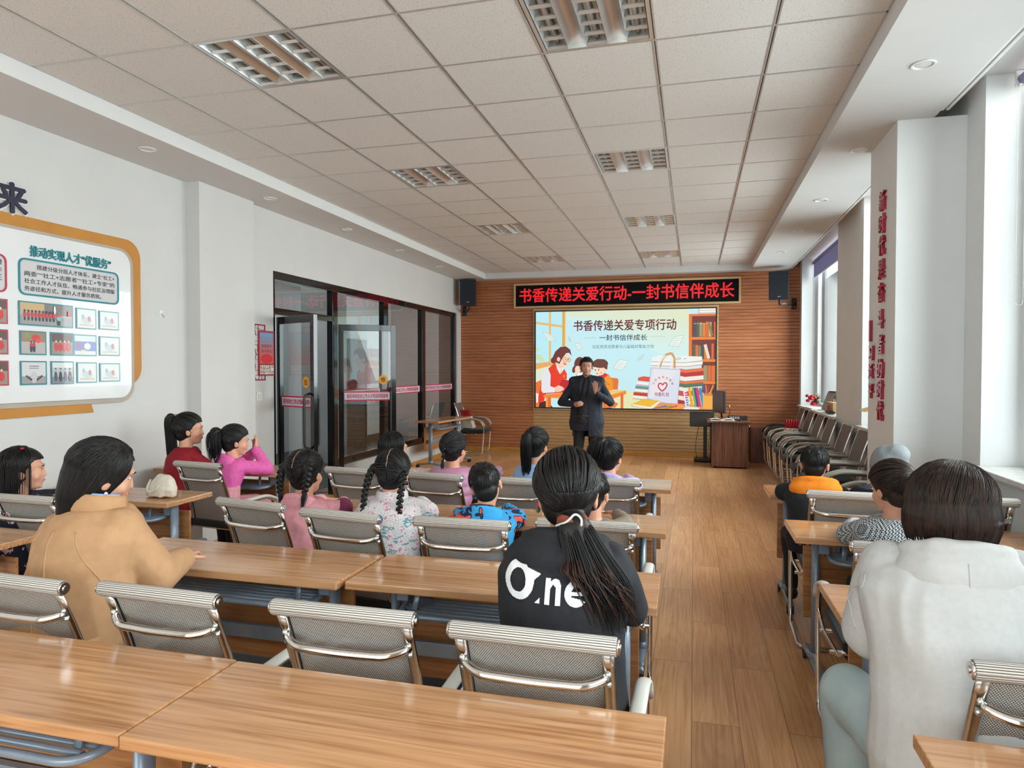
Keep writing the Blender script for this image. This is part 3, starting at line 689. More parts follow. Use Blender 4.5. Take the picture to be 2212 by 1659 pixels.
# window upper left
rc((190, 240, 250), 52, 92, 215, 660); rc((190, 240, 250), 215, 92, 372, 640)
for x0, x1, y0, y1 in ((212, 236, 92, 690),): rc((240, 190, 110), x0, y0, x1, y1)
rc((226, 172, 84), 372, 92, 416, 670); rc((244, 206, 130), 404, 92, 416, 670)
pg((240, 190, 110), [(52, 200), (372, 246), (372, 272), (52, 226)]); pg((240, 176, 96), [(52, 672), (260, 650), (420, 650), (420, 690), (52, 744)])
pg((228, 236, 214), [(52, 744), (280, 690), (240, 1170), (52, 1170)])
for cx, cy, r_ in ((90, 600, 40), (70, 520, 26), (130, 630, 30)): el((206, 232, 176), cx, cy, r_, r_ * 0.8)
# bookcase right
rc((232, 120, 40), 1828, 148, 2118, 1000); rc((120, 44, 36), 1862, 172, 2118, 985)
for y in (395, 632, 868): rc((240, 132, 50), 1850, y, 2118, y + 28)
cols = [(70, 78, 84), (90, 92, 80), (160, 150, 110), (230, 130, 50), (220, 110, 44), (240, 180, 110), (226, 110, 50), (130, 136, 90), (214, 200, 170), (220, 60, 40)]
x = 1878
for i, w_ in enumerate((30, 28, 34, 30, 30, 28)): rc(cols[i], x, 225 + (i * 7) % 22, x + w_, 392); rc((240, 210, 160), x + 4, 250, x + w_ - 4, 256); x += w_ + 3
pg((126, 134, 84), [(2030, 240), (2056, 232), (2094, 380), (2068, 390)]); rc((226, 90, 50), 2100, 236, 2118, 392)
x = 1872
for i, w_ in enumerate((26, 30, 26, 30, 34)): rc(cols[(i * 3 + 1) % 10], x, 470 + (i * 9) % 20, x + w_, 630); x += w_ + 3
pg((240, 226, 204), [(1990, 480), (2020, 470), (2062, 622), (2034, 632)]); rc((220, 100, 60), 2074, 466, 2100, 630)
x = 1990
for i, w_ in enumerate((40, 36, 42)): rc(cols[(i * 2 + 2) % 10], x, 700, x + w_, 866); x += w_ + 4
rc((246, 244, 236), 1940, 88, 2118, 140); ln((150, 60, 40), [(1940, 92), (1930, 140), (2118, 140)], 4); ln((150, 60, 40), [(1938, 112), (2118, 112)], 3)
# flying letters
for pts in ([(140, 318), (232, 348), (296, 416), (204, 426)], [(518, 452), (588, 448), (616, 512), (566, 530)], [(1050, 632), (1150, 650), (1078, 752), (972, 726)], [(1672, 388), (1770, 374), (1720, 496), (1606, 482)], [(1286, 600), (1330, 580), (1306, 626), (1256, 644)], [(452, 372), (476, 402), (478, 436), (448, 410)]):
    pg((236, 246, 238), pts); ln((120, 150, 150), pts + [pts[0]], 2.5)
    for q in (0.25, 0.45, 0.65, 0.82):
        A = [pts[0][i] * (1 - q) + pts[3][i] * q for i in (0, 1)]; B = [pts[1][i] * (1 - q) + pts[2][i] * q for i in (0, 1)]
        ln((130, 160, 165), [(A[0] * .85 + B[0] * .15, A[1] * .85 + B[1] * .15), (A[0] * .15 + B[0] * .85, A[1] * .15 + B[1] * .85)], 2)
# child behind (hair with a pigtail) and the boy
el((104, 44, 38), 585, 690, 68, 88); el((112, 46, 40), 520, 738, 24, 44, 20); el((252, 214, 186), 560, 745, 34, 44); pg((250, 250, 246), [(500, 870), (520, 810), (590, 780), (640, 880)]); rc((240, 170, 60), 540, 800, 556, 880)
pg((226, 120, 40), [(930, 830), (1030, 840), (1040, 870), (1030, 965), (940, 965)])
pg((246, 150, 20), [(800, 830), (880, 785), (930, 800), (972, 870), (976, 965), (940, 978), (820, 980)]); ln((190, 90, 10), [(870, 905), (940, 910), (900, 880), (880, 940)], 4)
pg((222, 36, 34), [(790, 820), (880, 780), (920, 800), (850, 855), (820, 860)])
el((253, 222, 196), 820, 742, 70, 66); el((104, 52, 34), 826, 676, 92, 50); pg((104, 52, 34), [(736, 720), (738, 660), (790, 625), (880, 630), (914, 680), (908, 740), (880, 752), (868, 712), (800, 704), (770, 715)])
el((253, 214, 186), 880, 752, 20, 20); el((30, 24, 22), 768, 748, 6, 9); el((30, 24, 22), 808, 746, 6, 9); el((214, 60, 50), 792, 784, 14, 9, 0, 10, 0, 180); el((252, 170, 150), 835, 778, 14, 9)
# teacher with a red waistcoat
pg((236, 120, 50), [(52, 890), (120, 860), (130, 1170), (52, 1170)]); pg((240, 240, 236), [(52, 1010), (90, 1020), (110, 1120), (58, 1120)])
pg((70, 34, 40), [(100, 1100), (200, 1100), (260, 1170), (90, 1170)])
pg((236, 54, 24), [(150, 780), (290, 660), (400, 735), (430, 790), (430, 1000), (180, 1020), (150, 1110), (80, 1125), (84, 1040), (120, 900)])
pg((236, 234, 240), [(150, 765), (205, 725), (235, 800), (230, 930), (290, 950), (290, 1000), (140, 1010), (118, 980), (124, 880)])
pg((250, 236, 226), [(290, 665), (350, 700), (400, 735), (350, 800), (310, 740)]); ln((170, 60, 40), [(288, 668), (345, 812), (372, 738)], 4)
ln((180, 30, 14), [(205, 727), (240, 810), (232, 930)], 4); pg((250, 140, 30), [(386, 808), (404, 800), (406, 830), (386, 834)])
pg((253, 208, 178), [(318, 620), (380, 640), (380, 720), (350, 740), (310, 690)])
el((252, 216, 190), 392, 636, 82, 76); el((112, 44, 40), 268, 640, 32, 34); pg((112, 44, 40), [(250, 620), (290, 540), (350, 490), (420, 484), (470, 520), (488, 590), (455, 555), (420, 560), (380, 610), (340, 680), (300, 660)])
el((253, 208, 178), 330, 628, 20, 26); el((150, 110, 50), 408, 634, 28, 28); el((252, 220, 196), 408, 634, 23, 23); el((150, 110, 50), 456, 634, 20, 24); el((252, 220, 196), 456, 634, 16, 19)
el((30, 22, 22), 410, 632, 5, 7); el((30, 22, 22), 450, 632, 5, 7); el((206, 50, 44), 408, 674, 20, 14, 20, 12, 0, 180)
# desk, book, hand
pg((250, 196, 110), [(440, 1000), (640, 980), (1128, 970), (1120, 996), (880, 1060), (470, 1075)])
pg((244, 140, 50), [(146, 1030), (440, 1000), (900, 1040), (1128, 975), (1128, 1010), (900, 1095), (440, 1072), (150, 1060)])
rc((232, 110, 40), 176, 1056, 238, 1170); rc((250, 160, 70), 176, 1056, 200, 1170); rc((232, 110, 40), 1064, 1010, 1096, 1170); pg((232, 110, 40), [(860, 1060), (905, 1060), (905, 1170), (860, 1170)]); rc((52, 60, 110), 905, 1150, 960, 1170)
pg((240, 130, 50), [(880, 1130), (1000, 1100), (1040, 1120), (1000, 1165), (890, 1165)])
pg((196, 16, 36), [(372, 850), (600, 890), (560, 1010), (330, 988), (328, 950)]); pg((246, 246, 240), [(372, 850), (470, 865), (700, 880), (600, 895)])
pg((252, 206, 176), [(284, 946), (330, 920), (384, 940), (400, 965), (360, 990), (300, 1000)])
pg((250, 210, 120), [(890, 1010), (1000, 985), (1004, 998), (900, 1030)]); ln((214, 60, 40), [(896, 1028), (940, 1016)], 12)
# stacked books, cloth bag, pencils
for i, (xa, xb, ya, yb, c_) in enumerate([(1415, 1975, 600, 650, (238, 244, 240)), (1410, 1980, 650, 690, (246, 246, 240)), (1400, 1970, 690, 730, (226, 232, 236)), (1730, 1992, 720, 760, (236, 110, 60)), (1730, 1992, 760, 800, (196, 30, 40)), (1720, 1990, 800, 850, (244, 238, 226)), (1730, 1990, 850, 880, (230, 120, 60)), (1725, 1990, 880, 916, (70, 120, 90)), (1715, 1975, 916, 960, (240, 234, 220)), (1715, 1960, 960, 1010, (214, 70, 60)), (1712, 1960, 1010, 1060, (240, 230, 214)), (1712, 1800, 1060, 1110, (170, 30, 50))]):
    pg(c_, ([(xa, ya + 14), (1500, ya - 12), (xb, ya + 4), (xb, yb), (1790, yb + 20), (xa, yb + 8)] if yb == 650 else [(xa, ya + 10), (1790, ya + 22), (xb, ya + 4), (xb, yb), (1790, yb + 20), (xa, yb + 8)])); ln((150, 70, 50), [(xa, yb + 8), (1790, yb + 20), (xb, yb)], 4)
ln((90, 100, 120), [(1690, 625), (1720, 612), (1742, 624), (1712, 640), (1690, 625)], 4); ln((90, 100, 120), [(1770, 632), (1806, 622)], 4)
for i, (xa, ya, xb, c_) in enumerate([(1265, 830, 1400, (232, 80, 60)), (1250, 876, 1400, (246, 244, 236)), (1236, 916, 1395, (110, 150, 160)), (1228, 956, 1390, (246, 240, 226)), (1214, 990, 1385, (200, 60, 50)), (1206, 1030, 1380, (244, 240, 230))]):
    pg(c_, ([(xa, ya), (xa + 60, ya - 14), (xb, ya - 6), (xb, ya + 42), (xa - 4, ya + 28)] if ya == 830 else [(xa, ya), (xb, ya + 14), (xb, ya + 44), (xa - 4, ya + 30)])); ln((150, 60, 50), [(xa - 4, ya + 30), (xb, ya + 45)], 5)
ln((214, 160, 96), [(1508, 716), (1530, 640), (1580, 580), (1640, 566), (1672, 620), (1672, 730)], 26); ln((238, 240, 240), [(1488, 730), (1516, 650), (1570, 590)], 14); ln((238, 240, 240), [(1636, 756), (1644, 650), (1640, 600)], 16)
pg((222, 226, 240), [(1412, 724), (1740, 744), (1704, 1132), (1368, 1060)]); pg((236, 232, 236), [(1440, 740), (1700, 752), (1600, 900), (1440, 1050), (1390, 1050)]); ln((150, 150, 170), [(1412, 724), (1740, 744), (1704, 1132), (1368, 1060), (1412, 724)], 4)
HT = [(1540, 905), (1515, 885), (1494, 895), (1490, 930), (1510, 965), (1530, 985)]; ln((206, 30, 60), [(1545, 912), (1520, 890), (1496, 898), (1492, 930), (1512, 958), (1536, 978), (1570, 950), (1590, 915), (1585, 888), (1560, 886), (1540, 912)], 14)
pg((240, 190, 60), [(1192, 1120), (1330, 1060), (1510, 1080), (1400, 1150)]); pg((246, 238, 220), [(1192, 1122), (1400, 1150), (1510, 1084), (1506, 1110), (1400, 1176), (1196, 1146)]); ln((190, 80, 40), [(1192, 1122), (1198, 1146), (1400, 1176)], 5)
pg((236, 150, 90), [(1510, 1100), (2118, 1130), (2118, 1170), (1430, 1170)])
for i, (xa, c_) in enumerate([(1840, (240, 170, 40)), (1880, (120, 180, 60)), (1904, (60, 60, 150)), (1925, (220, 50, 110)), (1960, (40, 150, 190))]):
    pg(c_, [(xa - 20, 940), (xa + 8, 932), (xa + 44, 1135), (xa + 16, 1142)])
pg((236, 232, 240), [(1768, 965), (1806, 960), (1840, 1140), (1794, 1144)])
for q in range(6): rc(((206, 60, 90) if q < 3 else (60, 140, 190)), 1786 + q * 4, 985 + q * 26, 1812 + q * 4, 1000 + q * 26)
for xa, xb, c_ in ((1985, 2010, (60, 90, 160)), (2015, 2030, (230, 120, 60)), (2050, 2030, (180, 60, 60)), (2100, 2050, (240, 150, 50)), (2112, 2080, (70, 60, 90))): ln(c_, [(xa, 905), (xb, 1020)], 16)
rc((246, 176, 70), 1985, 1012, 2108, 1150); el((246, 176, 70), 2046, 1150, 61, 14); el((224, 140, 40), 2046, 1012, 61, 12)
for i, c_ in enumerate([(60, 90, 180), (90, 170, 70), (214, 50, 50), (240, 180, 50)]): ln(c_, [(1430 + i * 70, 1172), (1585 + i * 60, 1136)], 13)
el((236, 240, 240), 1860, 1160, 90, 16)
b.build('slide_picture', 'screen', t)
MT = emitmat('slide_title_red', srgb(112, 10, 24), 0.8); MD = emitmat('slide_dark_blue', srgb(26, 30, 60), 1.0); MG = emitmat('slide_slate_blue', srgb(60, 96, 124), 1.0); MR = emitmat('slide_bag_red', srgb(176, 30, 56), 1.0)
def stx(body, x0, y1, x1, y0, m, bold=0.0):
    a = P2(x0, y1); c = P2(x1, y0); text('slide_lettering', body, (a[0], YB - 0.049, a[1]), (1, 0, 0), (0, 0, 1), c[0] - a[0], c[1] - a[1], m, 0.0, bold, t)
stx('书香传递关爱专项行动', 512, 314, 1688, 196, MT, 0.02); stx('一封书信伴成长', 815, 424, 1364, 358, MD, 0.012); stx('社区党员志愿者与儿童结对笔友计划', 734, 510, 1440, 470, MG, 0.0); stx('书香礼包', 1448, 1032, 1614, 990, MR, 0.012)
b = MB(); lay[0] += 2
ln((150, 170, 160), [(640, 390), (784, 390)], 3); b.build('slide_rule', 'screen', t); b = MB(); ln((150, 170, 160), [(1398, 384), (1570, 384)], 3); b.build('slide_rule', 'screen', t)
for k, ch in enumerate('社区党员志愿者'):
    a = R(200 + k * 23.5); cx, cy = 1545 + 110 * math.cos(a), 925 + 100 * math.sin(a); q = P2(cx - 13, cy + 13)
    text('slide_lettering', ch, (q[0], YB - 0.049, q[1]), (1, 0, 0), (0, 0, 1), 0.038, 0.040, MR, 0.0, 0.01, t)
relocate(t, t.location)
# loudspeakers on brackets
def speaker(lab, c, rz, tilt, wallp, sx=0.30, sy=0.27, sz=0.45):
    t = thing('loudspeaker', lab, 'loudspeaker', c, rz); t.rotation_euler = (tilt, 0, rz)
    b = MB(); b.prism([(-sx / 2, -sy / 2), (sx / 2, -sy / 2), (sx / 2 * 0.72, sy / 2), (-sx / 2 * 0.72, sy / 2)], (0, 0, sz / 2), (1, 0, 0), (0, 1, 0), sz); b.build('cabinet', 'black', t)
    b = MB(); b.b2(-sx / 2 + 0.006, sx / 2 - 0.006, -sy / 2 - 0.012, -sy / 2 + 0.002, -sz / 2 + 0.006, sz / 2 - 0.006, 0.004); b.build('grille', 'speaker', t)
    b = MB(); b.b2(-0.02, 0.03, -sy / 2 - 0.014, -sy / 2 - 0.011, -sz / 2 + 0.05, -sz / 2 + 0.058); b.build('badge', 'brushed', t)
    bpy.context.view_layer.update(); inv = t.matrix_basis.inverted()
    p = Vector(wallp[0]); n = Vector(wallp[1]); q = Vector((c[0], c[1], c[2] - sz / 2 - 0.07)); q0 = Vector((c[0], c[1], c[2] - sz / 2 * 0.9))
    b = MB(); b.tube([inv @ q0, inv @ q], 0.016, 8); b.tube([inv @ q, inv @ (Vector((q.x, q.y, q.z)) * 0.5 + (p + n * 0.02) * 0.5), inv @ (p + n * 0.01)], (0.014, 0.022), 8)
    for dz in (-1, 1): b.tube([inv @ (p + n * 0.012 + Vector((0, 0, dz * 0.09))), inv @ (p + n * 0.012)], (0.04, 0.01), 8)
    b.build('bracket', 'black', t)
    return t
speaker('black wall loudspeaker at the left corner above the chair of gift bags', (-3.98, 11.82, 2.93), R(6), 0, ((-4.16, 12.09, 2.62), (0, -1, 0)), 0.29, 0.26, 0.46)
speaker('tilted black loudspeaker on an arm at the right corner above the window', (1.32, 11.62, 2.88), R(-12), R(8), ((1.60, 12.09, 2.62), (0, -1, 0)), 0.30, 0.27, 0.45)
# red characters on the column
t = thing('wall_slogan', 'two vertical lines of raised red Chinese characters on the white column', 'lettering', (1.285, 5.4, 1.8))
for ch, z in zip('新时代是奋斗者的时代', (2.756, 2.596, 2.444, 2.279, 2.115, 1.929, 1.75, 1.58, 1.431, 1.282)):
    text('red_character', ch, (1.2849, 5.36, z - 0.03 - 0.066), (0, -1, 0), (0, 0, 1), 0.13, 0.132, 'redletter', 0.022, 0.018, t)
for ch, z, h in (('丨', 1.83, 0.15), ('习', 1.664, 0.105), ('近', 1.53, 0.105), ('平', 1.383, 0.105)):
    text('red_character', ch, (1.2849, 5.60, z - h / 2), (0, -1, 0), (0, 0, 1), 0.02 if ch == '丨' else 0.10, h, 'redletter', 0.022, 0.018, t)
relocate(t, t.location)
# notice board on the left wall
XW = -4.31
t = thing('notice_board', 'large white rounded notice board with gold edge and teal framed photos on the left wall', 'notice board', (XW, 3.6, 1.9))
def plate(pts, x, depth, name, mat): 
    b = MB(); b.prism(pts, (x, 0, 0), (0, 1, 0), (0, 0, 1), depth); return b.build(name, mat, t)
plate(rrect(3.0, 1.14, 0.14, 8, 4.505 - 3.0, 1.42 + 0.0) [:], XW + 0.012, 0.012, 'gold_board', 'gold')
b = MB(); b.prism([(1.5, 1.215), (4.05, 1.225), (4.02, 1.31), (1.5, 1.32)], (XW + 0.012, 0, 0), (0, 1, 0), (0, 0, 1), 0.012); b.build('gold_base_strip', 'gold', t)
plate(rrect(3.0, 1.19, 0.13, 8, 4.42 - 3.0, 1.29), XW + 0.022, 0.010, 'grey_edge_board', 'acrylgrey')
plate(rrect(3.0, 1.13, 0.11, 8, 4.375 - 3.0, 1.325), XW + 0.040, 0.018, 'white_panel', 'acrylic')
XF = XW + 0.040
text('heading', '推动实现人才“优服务”', (XF, 3.54, 2.297), (0, 1, 0), (0, 0, 1), 0.645, 0.072, 'teal', 0.008, 0.02, t)
def ring(pts_o, pts_i, x, d, name, mat):
    b = MB(); n = len(pts_o)
    for k in range(n):
        q = [pts_o[k], pts_o[(k + 1) % n], pts_i[(k + 1) % n], pts_i[k]]
        for xx, rv in ((x + d, False), (x, True)):
            vs = [b.bm.verts.new((xx, p[0], p[1])) for p in q]; b._face(list(reversed(vs)) if rv else vs)
        a0, a1 = pts_o[k], pts_o[(k + 1) % n]; b.quad([(x, a0[0], a0[1]), (x, a1[0], a1[1]), (x + d, a1[0], a1[1]), (x + d, a0[0], a0[1])])
        a0, a1 = pts_i[k], pts_i[(k + 1) % n]; b.quad([(x + d, a0[0], a0[1]), (x + d, a1[0], a1[1]), (x, a1[0], a1[1]), (x, a0[0], a0[1])])
    return b.build(name, mat, t)
ring(rrect(0.80, 0.245, 0.045, 4, 3.458, 2.035), rrect(0.776, 0.221, 0.034, 4, 3.470, 2.047), XF, 0.006, 'text_frame', 'teal')
ring(rrect(0.80, 0.245, 0.045, 4, 2.58, 2.035), rrect(0.776, 0.221, 0.034, 4, 2.592, 2.047), XF, 0.006, 'text_frame', 'crimson')
b = MB(); b.prism(rrect(0.776, 0.221, 0.034, 4, 3.470, 2.047), (XF + 0.002, 0, 0), (0, 1, 0), (0, 0, 1), 0.002); b.build('text_panel', 'palegrey', t)
b = MB(); b.prism(rrect(0.776, 0.221, 0.034, 4, 2.592, 2.047), (XF + 0.002, 0, 0), (0, 1, 0), (0, 0, 1), 0.002); b.build('text_panel', 'palegrey', t)
for k, (s, ind, w_) in enumerate((('搭建分级分层人才体系，建立“社工+', 0.09, 0.63), ('两委”“社工+志愿者”“社工+专家”的', 0, 0.72), ('社会工作人才队伍，畅通参与社区治理服', 0, 0.72), ('务途径和方式，提升人才服务质效。', 0, 0.60))):
    text('paragraph', s, (XF + 0.003, 3.498 + ind, 2.212 - k * 0.049), (0, 1, 0), (0, 0, 1), w_, 0.034, 'textdark', 0.0006, 0.008, t)
for k, s in enumerate(('增', '作', '三')): text('paragraph', s, (XF + 0.003, 3.312, 2.212 - k * 0.049), (0, 1, 0), (0, 0, 1), 0.036, 0.034, 'textdark', 0.0006, 0.008, t)
# framed photographs, each a small printed sheet in its coloured border
rnd = random.Random(3)
def photo(y0, y1, z0, z1, edge, kind):
    b = MB(); x = XF + 0.001; y0, y1 = (v - 0.062 + (v - 3.515) * 0.045 for v in (y0, y1))
    b.c = srgb(*edge); b.prism([(y0, z0), (y1, z0), (y1, z1), (y0, z1)], (x + 0.006, 0, 0), (0, 1, 0), (0, 0, 1), 0.006)
    m_ = 0.009; Y0, Y1, Z0, Z1 = y0 + m_, y1 - m_, z0 + m_, z1 - m_; w = Y1 - Y0; h = Z1 - Z0; q = [0]
    def rr(c, a0, a1, c0, c1):
        q[0] += 1; b.c = srgb(*c); b.prism([(Y0 + w * a0, Z0 + h * c0), (Y0 + w * a1, Z0 + h * c0), (Y0 + w * a1, Z0 + h * c1), (Y0 + w * a0, Z0 + h * c1)], (x + 0.006 + 0.00015 * q[0], 0, 0), (0, 1, 0), (0, 0, 1), 0)
    def ee(c, cx, cy, rx, ry):
        q[0] += 1; b.c = srgb(*c); b.prism([(Y0 + w * (cx + rx * math.cos(2 * PI * k / 10)), Z0 + h * (cy + ry * math.sin(2 * PI * k / 10))) for k in range(10)], (x + 0.006 + 0.00015 * q[0], 0, 0), (0, 1, 0), (0, 0, 1), 0)
    if kind == 'crowd':
        rr((170, 168, 166), 0, 1, 0, 1); rr((196, 166, 120), 0, 0.45, 0.62, 1); rr((120, 112, 110), 0.45, 1, 0.5, 1); rr((150, 148, 150), 0, 1, 0, 0.42)
        for k in range(9):
            cx = 0.08 + k * 0.068; ee((26, 22, 26), cx, 0.28, 0.018, 0.12); ee((200, 30, 44), cx, 0.46, 0.03, 0.13); ee((30, 24, 26), cx, 0.62, 0.02, 0.06)
        ee((30, 24, 26), 0.72, 0.15, 0.03, 0.14); ee((110, 190, 200), 0.72, 0.36, 0.05, 0.12); ee((230, 60, 70), 0.73, 0.5, 0.04, 0.08); ee((240, 240, 240), 0.64, 0.75, 0.02, 0.2); rr((214, 40, 50), 0.9, 0.96, 0.5, 0.75)
    elif kind == 'flag':
        rr((176, 170, 168), 0, 1, 0, 1); rr((150, 120, 90), 0, 1, 0.55, 1); ee((120, 150, 90), 0.25, 0.85, 0.12, 0.12); ee((206, 24, 40), 0.6, 0.74, 0.18, 0.16); ee((226, 50, 60), 0.7, 0.62, 0.12, 0.12)
        for cx in (0.4, 0.52): ee((40, 30, 50), cx, 0.25, 0.06, 0.2); ee((190, 24, 40), cx, 0.42, 0.06, 0.1); ee((40, 30, 30), cx, 0.55, 0.035, 0.05)
    elif kind == 'group':
        rr((176, 184, 190), 0, 1, 0, 1); rr((120, 124, 130), 0, 1, 0, 0.3); rr((210, 214, 216), 0, 1, 0.75, 1)
        for k in range(4): cx = 0.16 + k * 0.23; ee((36, 36, 50) if k % 2 else (70, 70, 84), cx, 0.32, 0.08, 0.26); ee((220, 180, 160), cx, 0.64, 0.035, 0.06); ee((30, 26, 28), cx, 0.69, 0.035, 0.04)
        ee((200, 40, 50), 0.85, 0.3, 0.05, 0.1)
    elif kind == 'meet':
        rr((206, 206, 208), 0, 1, 0, 1); rr((150, 150, 154), 0, 1, 0, 0.35); ee((190, 190, 194), 0.5, 0.3, 0.14, 0.28)
        for k in range(4): ee((60, 56, 62), 0.2 + k * 0.06, 0.34 - k * 0.05, 0.04, 0.06); ee((60, 56, 62), 0.82 - k * 0.06, 0.34 - k * 0.05, 0.04, 0.06)
        rr((110, 110, 116), 0.3, 0.7, 0.8, 0.84); rr((110, 110, 116), 0.3, 0.7, 0.7, 0.73)
    elif kind == 'red':
        rr((150, 130, 120), 0, 1, 0, 1); rr((90, 60, 60), 0.0, 1, 0.6, 1)
        for k in range(4): ee((200, 30, 44), 0.2 + k * 0.2, 0.35, 0.1, 0.22); ee((224, 184, 160), 0.2 + k * 0.2, 0.62, 0.04, 0.07)
    elif kind == 'blue':
        rr((196, 206, 226), 0, 1, 0, 1); rr((90, 110, 180), 0, 1, 0.2, 0.7); ee((150, 70, 110), 0.2, 0.5, 0.1, 0.2); ee((230, 220, 200), 0.6, 0.45, 0.16, 0.18); rr((230, 200, 120), 0.3, 0.5, 0.1, 0.25)
    else:
        rr((206, 208, 206), 0, 1, 0, 1); ee((176, 186, 190), 0.5, 0.4, 0.3, 0.2); rr((190, 170, 150), 0.1, 0.9, 0.1, 0.2); ee((150, 160, 170), 0.3, 0.6, 0.08, 0.14); ee((190, 90, 90), 0.65, 0.5, 0.08, 0.16)
    b.build('framed_photo', 'printgloss', t)
TE, CR = (30, 120, 134), (176, 36, 66)
photo(3.515, 3.90, 1.835, 1.995, TE, 'crowd'); photo(3.925, 4.085, 1.835, 1.985, TE, 'pale'); photo(4.11, 4.28, 1.84, 1.98, TE, 'pale')
photo(3.52, 3.70, 1.64, 1.80, TE, 'flag'); photo(3.73, 3.90, 1.64, 1.80, TE, 'red'); photo(3.90, 4.085, 1.64, 1.795, TE, 'blue'); photo(4.11, 4.285, 1.645, 1.79, TE, 'pale')
photo(3.52, 3.70, 1.44, 1.60, TE, 'meet'); photo(3.73, 3.90, 1.44, 1.60, TE, 'group'); photo(3.925, 4.085, 1.445, 1.595, TE, 'pale'); photo(4.11, 4.285, 1.45, 1.59, TE, 'pale')
for z in (1.835, 1.64, 1.44): photo(3.24, 3.445, z, z + 0.16, CR, 'red'); photo(3.02, 3.22, z, z + 0.16, CR, 'group')
relocate(t, t.location)
t = thing('wall_character', 'large navy raised Chinese character above the notice board, at the left edge', 'lettering', (XW, 3.5, 2.65))
text('character_face', '来', (XW + 0.012, 3.345, 2.565), (0, 1, 0), (0, 0, 1), 0.20, 0.19, 'navy', 0.012, 0.03, t)
text('character_backing', '来', (XW, 3.352, 2.558), (0, 1, 0), (0, 0, 1), 0.20, 0.19, 'whitepl', 0.012, 0.045, t); relocate(t, t.location)
# red new-year lattice ornament with its hanging card
XO = XL
t = thing('wall_ornament', 'red paper-cut lattice panel with a hanging red calendar card left of the glass doors', 'ornament', (XO, 6.0, 1.75))
rnd = random.Random(11)
def lattice(y0, y1, z0, z1, x, name, w=0.008, seed=1, cells=4):
    b = MB(); rn = random.Random(seed)
    for a in ((y0, y1, z0, z0 + w), (y0, y1, z1 - w, z1)): b.b2(x, x + 0.004, a[0], a[1], a[2], a[3])
    b.b2(x, x + 0.004, y0, y0 + w, z0, z1); b.b2(x, x + 0.004, y1 - w, y1, z0, z1)
    ny = cells; nz = max(2, round((z1 - z0) / (y1 - y0) * cells)); pt = {}
    for i in range(ny + 1):
        for j in range(nz + 1):
            jy = 0 if i in (0, ny) else rn.uniform(-.33, .33); jz = 0 if j in (0, nz) else rn.uniform(-.33, .33)
            pt[i, j] = (y0 + (y1 - y0) * (i + jy) / ny, z0 + (z1 - z0) * (j + jz) / nz)
    for i in range(ny + 1):
        for j in range(nz + 1):
            for di, dj in ((1, 0), (0, 1)):
                if (i + di, j + dj) in pt and rn.random() < 0.94:
                    A, B = pt[i, j], pt[i + di, j + dj]; b.tube([(x + 0.002, A[0], A[1]), (x + 0.002, B[0], B[1])], (w * 0.45, 0.002), 4, smooth=False)
    return b.build(name, 'cornred', t)
lattice(5.835, 6.05, 1.43, 1.995, XO, 'lattice_panel', 0.011, 5, 4)
b = MB(); b.b2(XO + 0.006, XO + 0.012, 5.93, 6.195, 1.475, 1.935); b.build('red_card', 'crimson', t)
b = MB(); x = XO + 0.013; yy0, yy1, zz0, zz1 = 5.95, 6.175, 1.60, 1.915
for k in range(8): b.c = srgb(120 + k * 16, 160 - k * 10, 200 - k * 20); b.prism([(yy0, zz1 - (k + 1) * 0.0394), (yy1, zz1 - (k + 1) * 0.0394), (yy1, zz1 - k * 0.0394), (yy0, zz1 - k * 0.0394)], (x, 0, 0), (0, 1, 0), (0, 0, 1), 0)
b.c = srgb(214, 40, 50); b.prism([(yy0 + 0.11 + 0.1 * math.cos(a / 12 * 2 * PI), zz0 + 0.05 + 0.05 * math.sin(a / 12 * 2 * PI)) for a in range(12)], (x + 0.0005, 0, 0), (0, 1, 0), (0, 0, 1), 0)
b.build('card_picture', 'print', t)
text('lettering', '欢度佳节', (x + 0.001, 5.975, 1.76), (0, 1, 0), (0, 0, 1), 0.17, 0.036, 'crimson', 0.0005, 0.01, t); text('lettering', '新年好运', (x + 0.001, 5.975, 1.71), (0, 1, 0), (0, 0, 1), 0.17, 0.036, 'crimson', 0.0005, 0.01, t)
b = MB(); b.b2(XO + 0.0125, XO + 0.0135, 5.94, 6.185, 1.485, 1.59); b.build('card_back', 'paper', t)
lattice(5.94, 6.185, 1.485, 1.59, XO + 0.0136, 'card_lattice', 0.005, 8, 8)
relocate(t, t.location)
t = thing('light_switch', 'small white wall switch below the red lattice ornament', 'light switch', (XL, 5.94, 1.27))
b = MB(); b.b2(XL, XL + 0.009, 5.90, 5.985, 1.225, 1.31, 0.003); b.build('plate', 'whitepl', t)
b = MB(); b.b2(XL + 0.009, XL + 0.013, 5.915, 5.97, 1.24, 1.295, 0.002); b.build('rocker', 'pad', t); relocate(t, t.location)
t = thing('wall_hook', 'small clear plastic hook stuck to the left wall right of the notice board', 'hook', (-4.31, 4.73, 2.0))
b = MB(); b.b2(-4.31, -4.307, 4.715, 4.75, 1.975, 2.035, 0.001); b.build('base', 'whitepl', t)
b = MB(); b.tube(fillet([(-4.307, 4.733, 2.01), (-4.29, 4.733, 1.985), (-4.285, 4.733, 1.975), (-4.283, 4.733, 1.99)], 0.004, 3), 0.003, 6); b.build('hook', 'brushed', t); relocate(t, t.location)
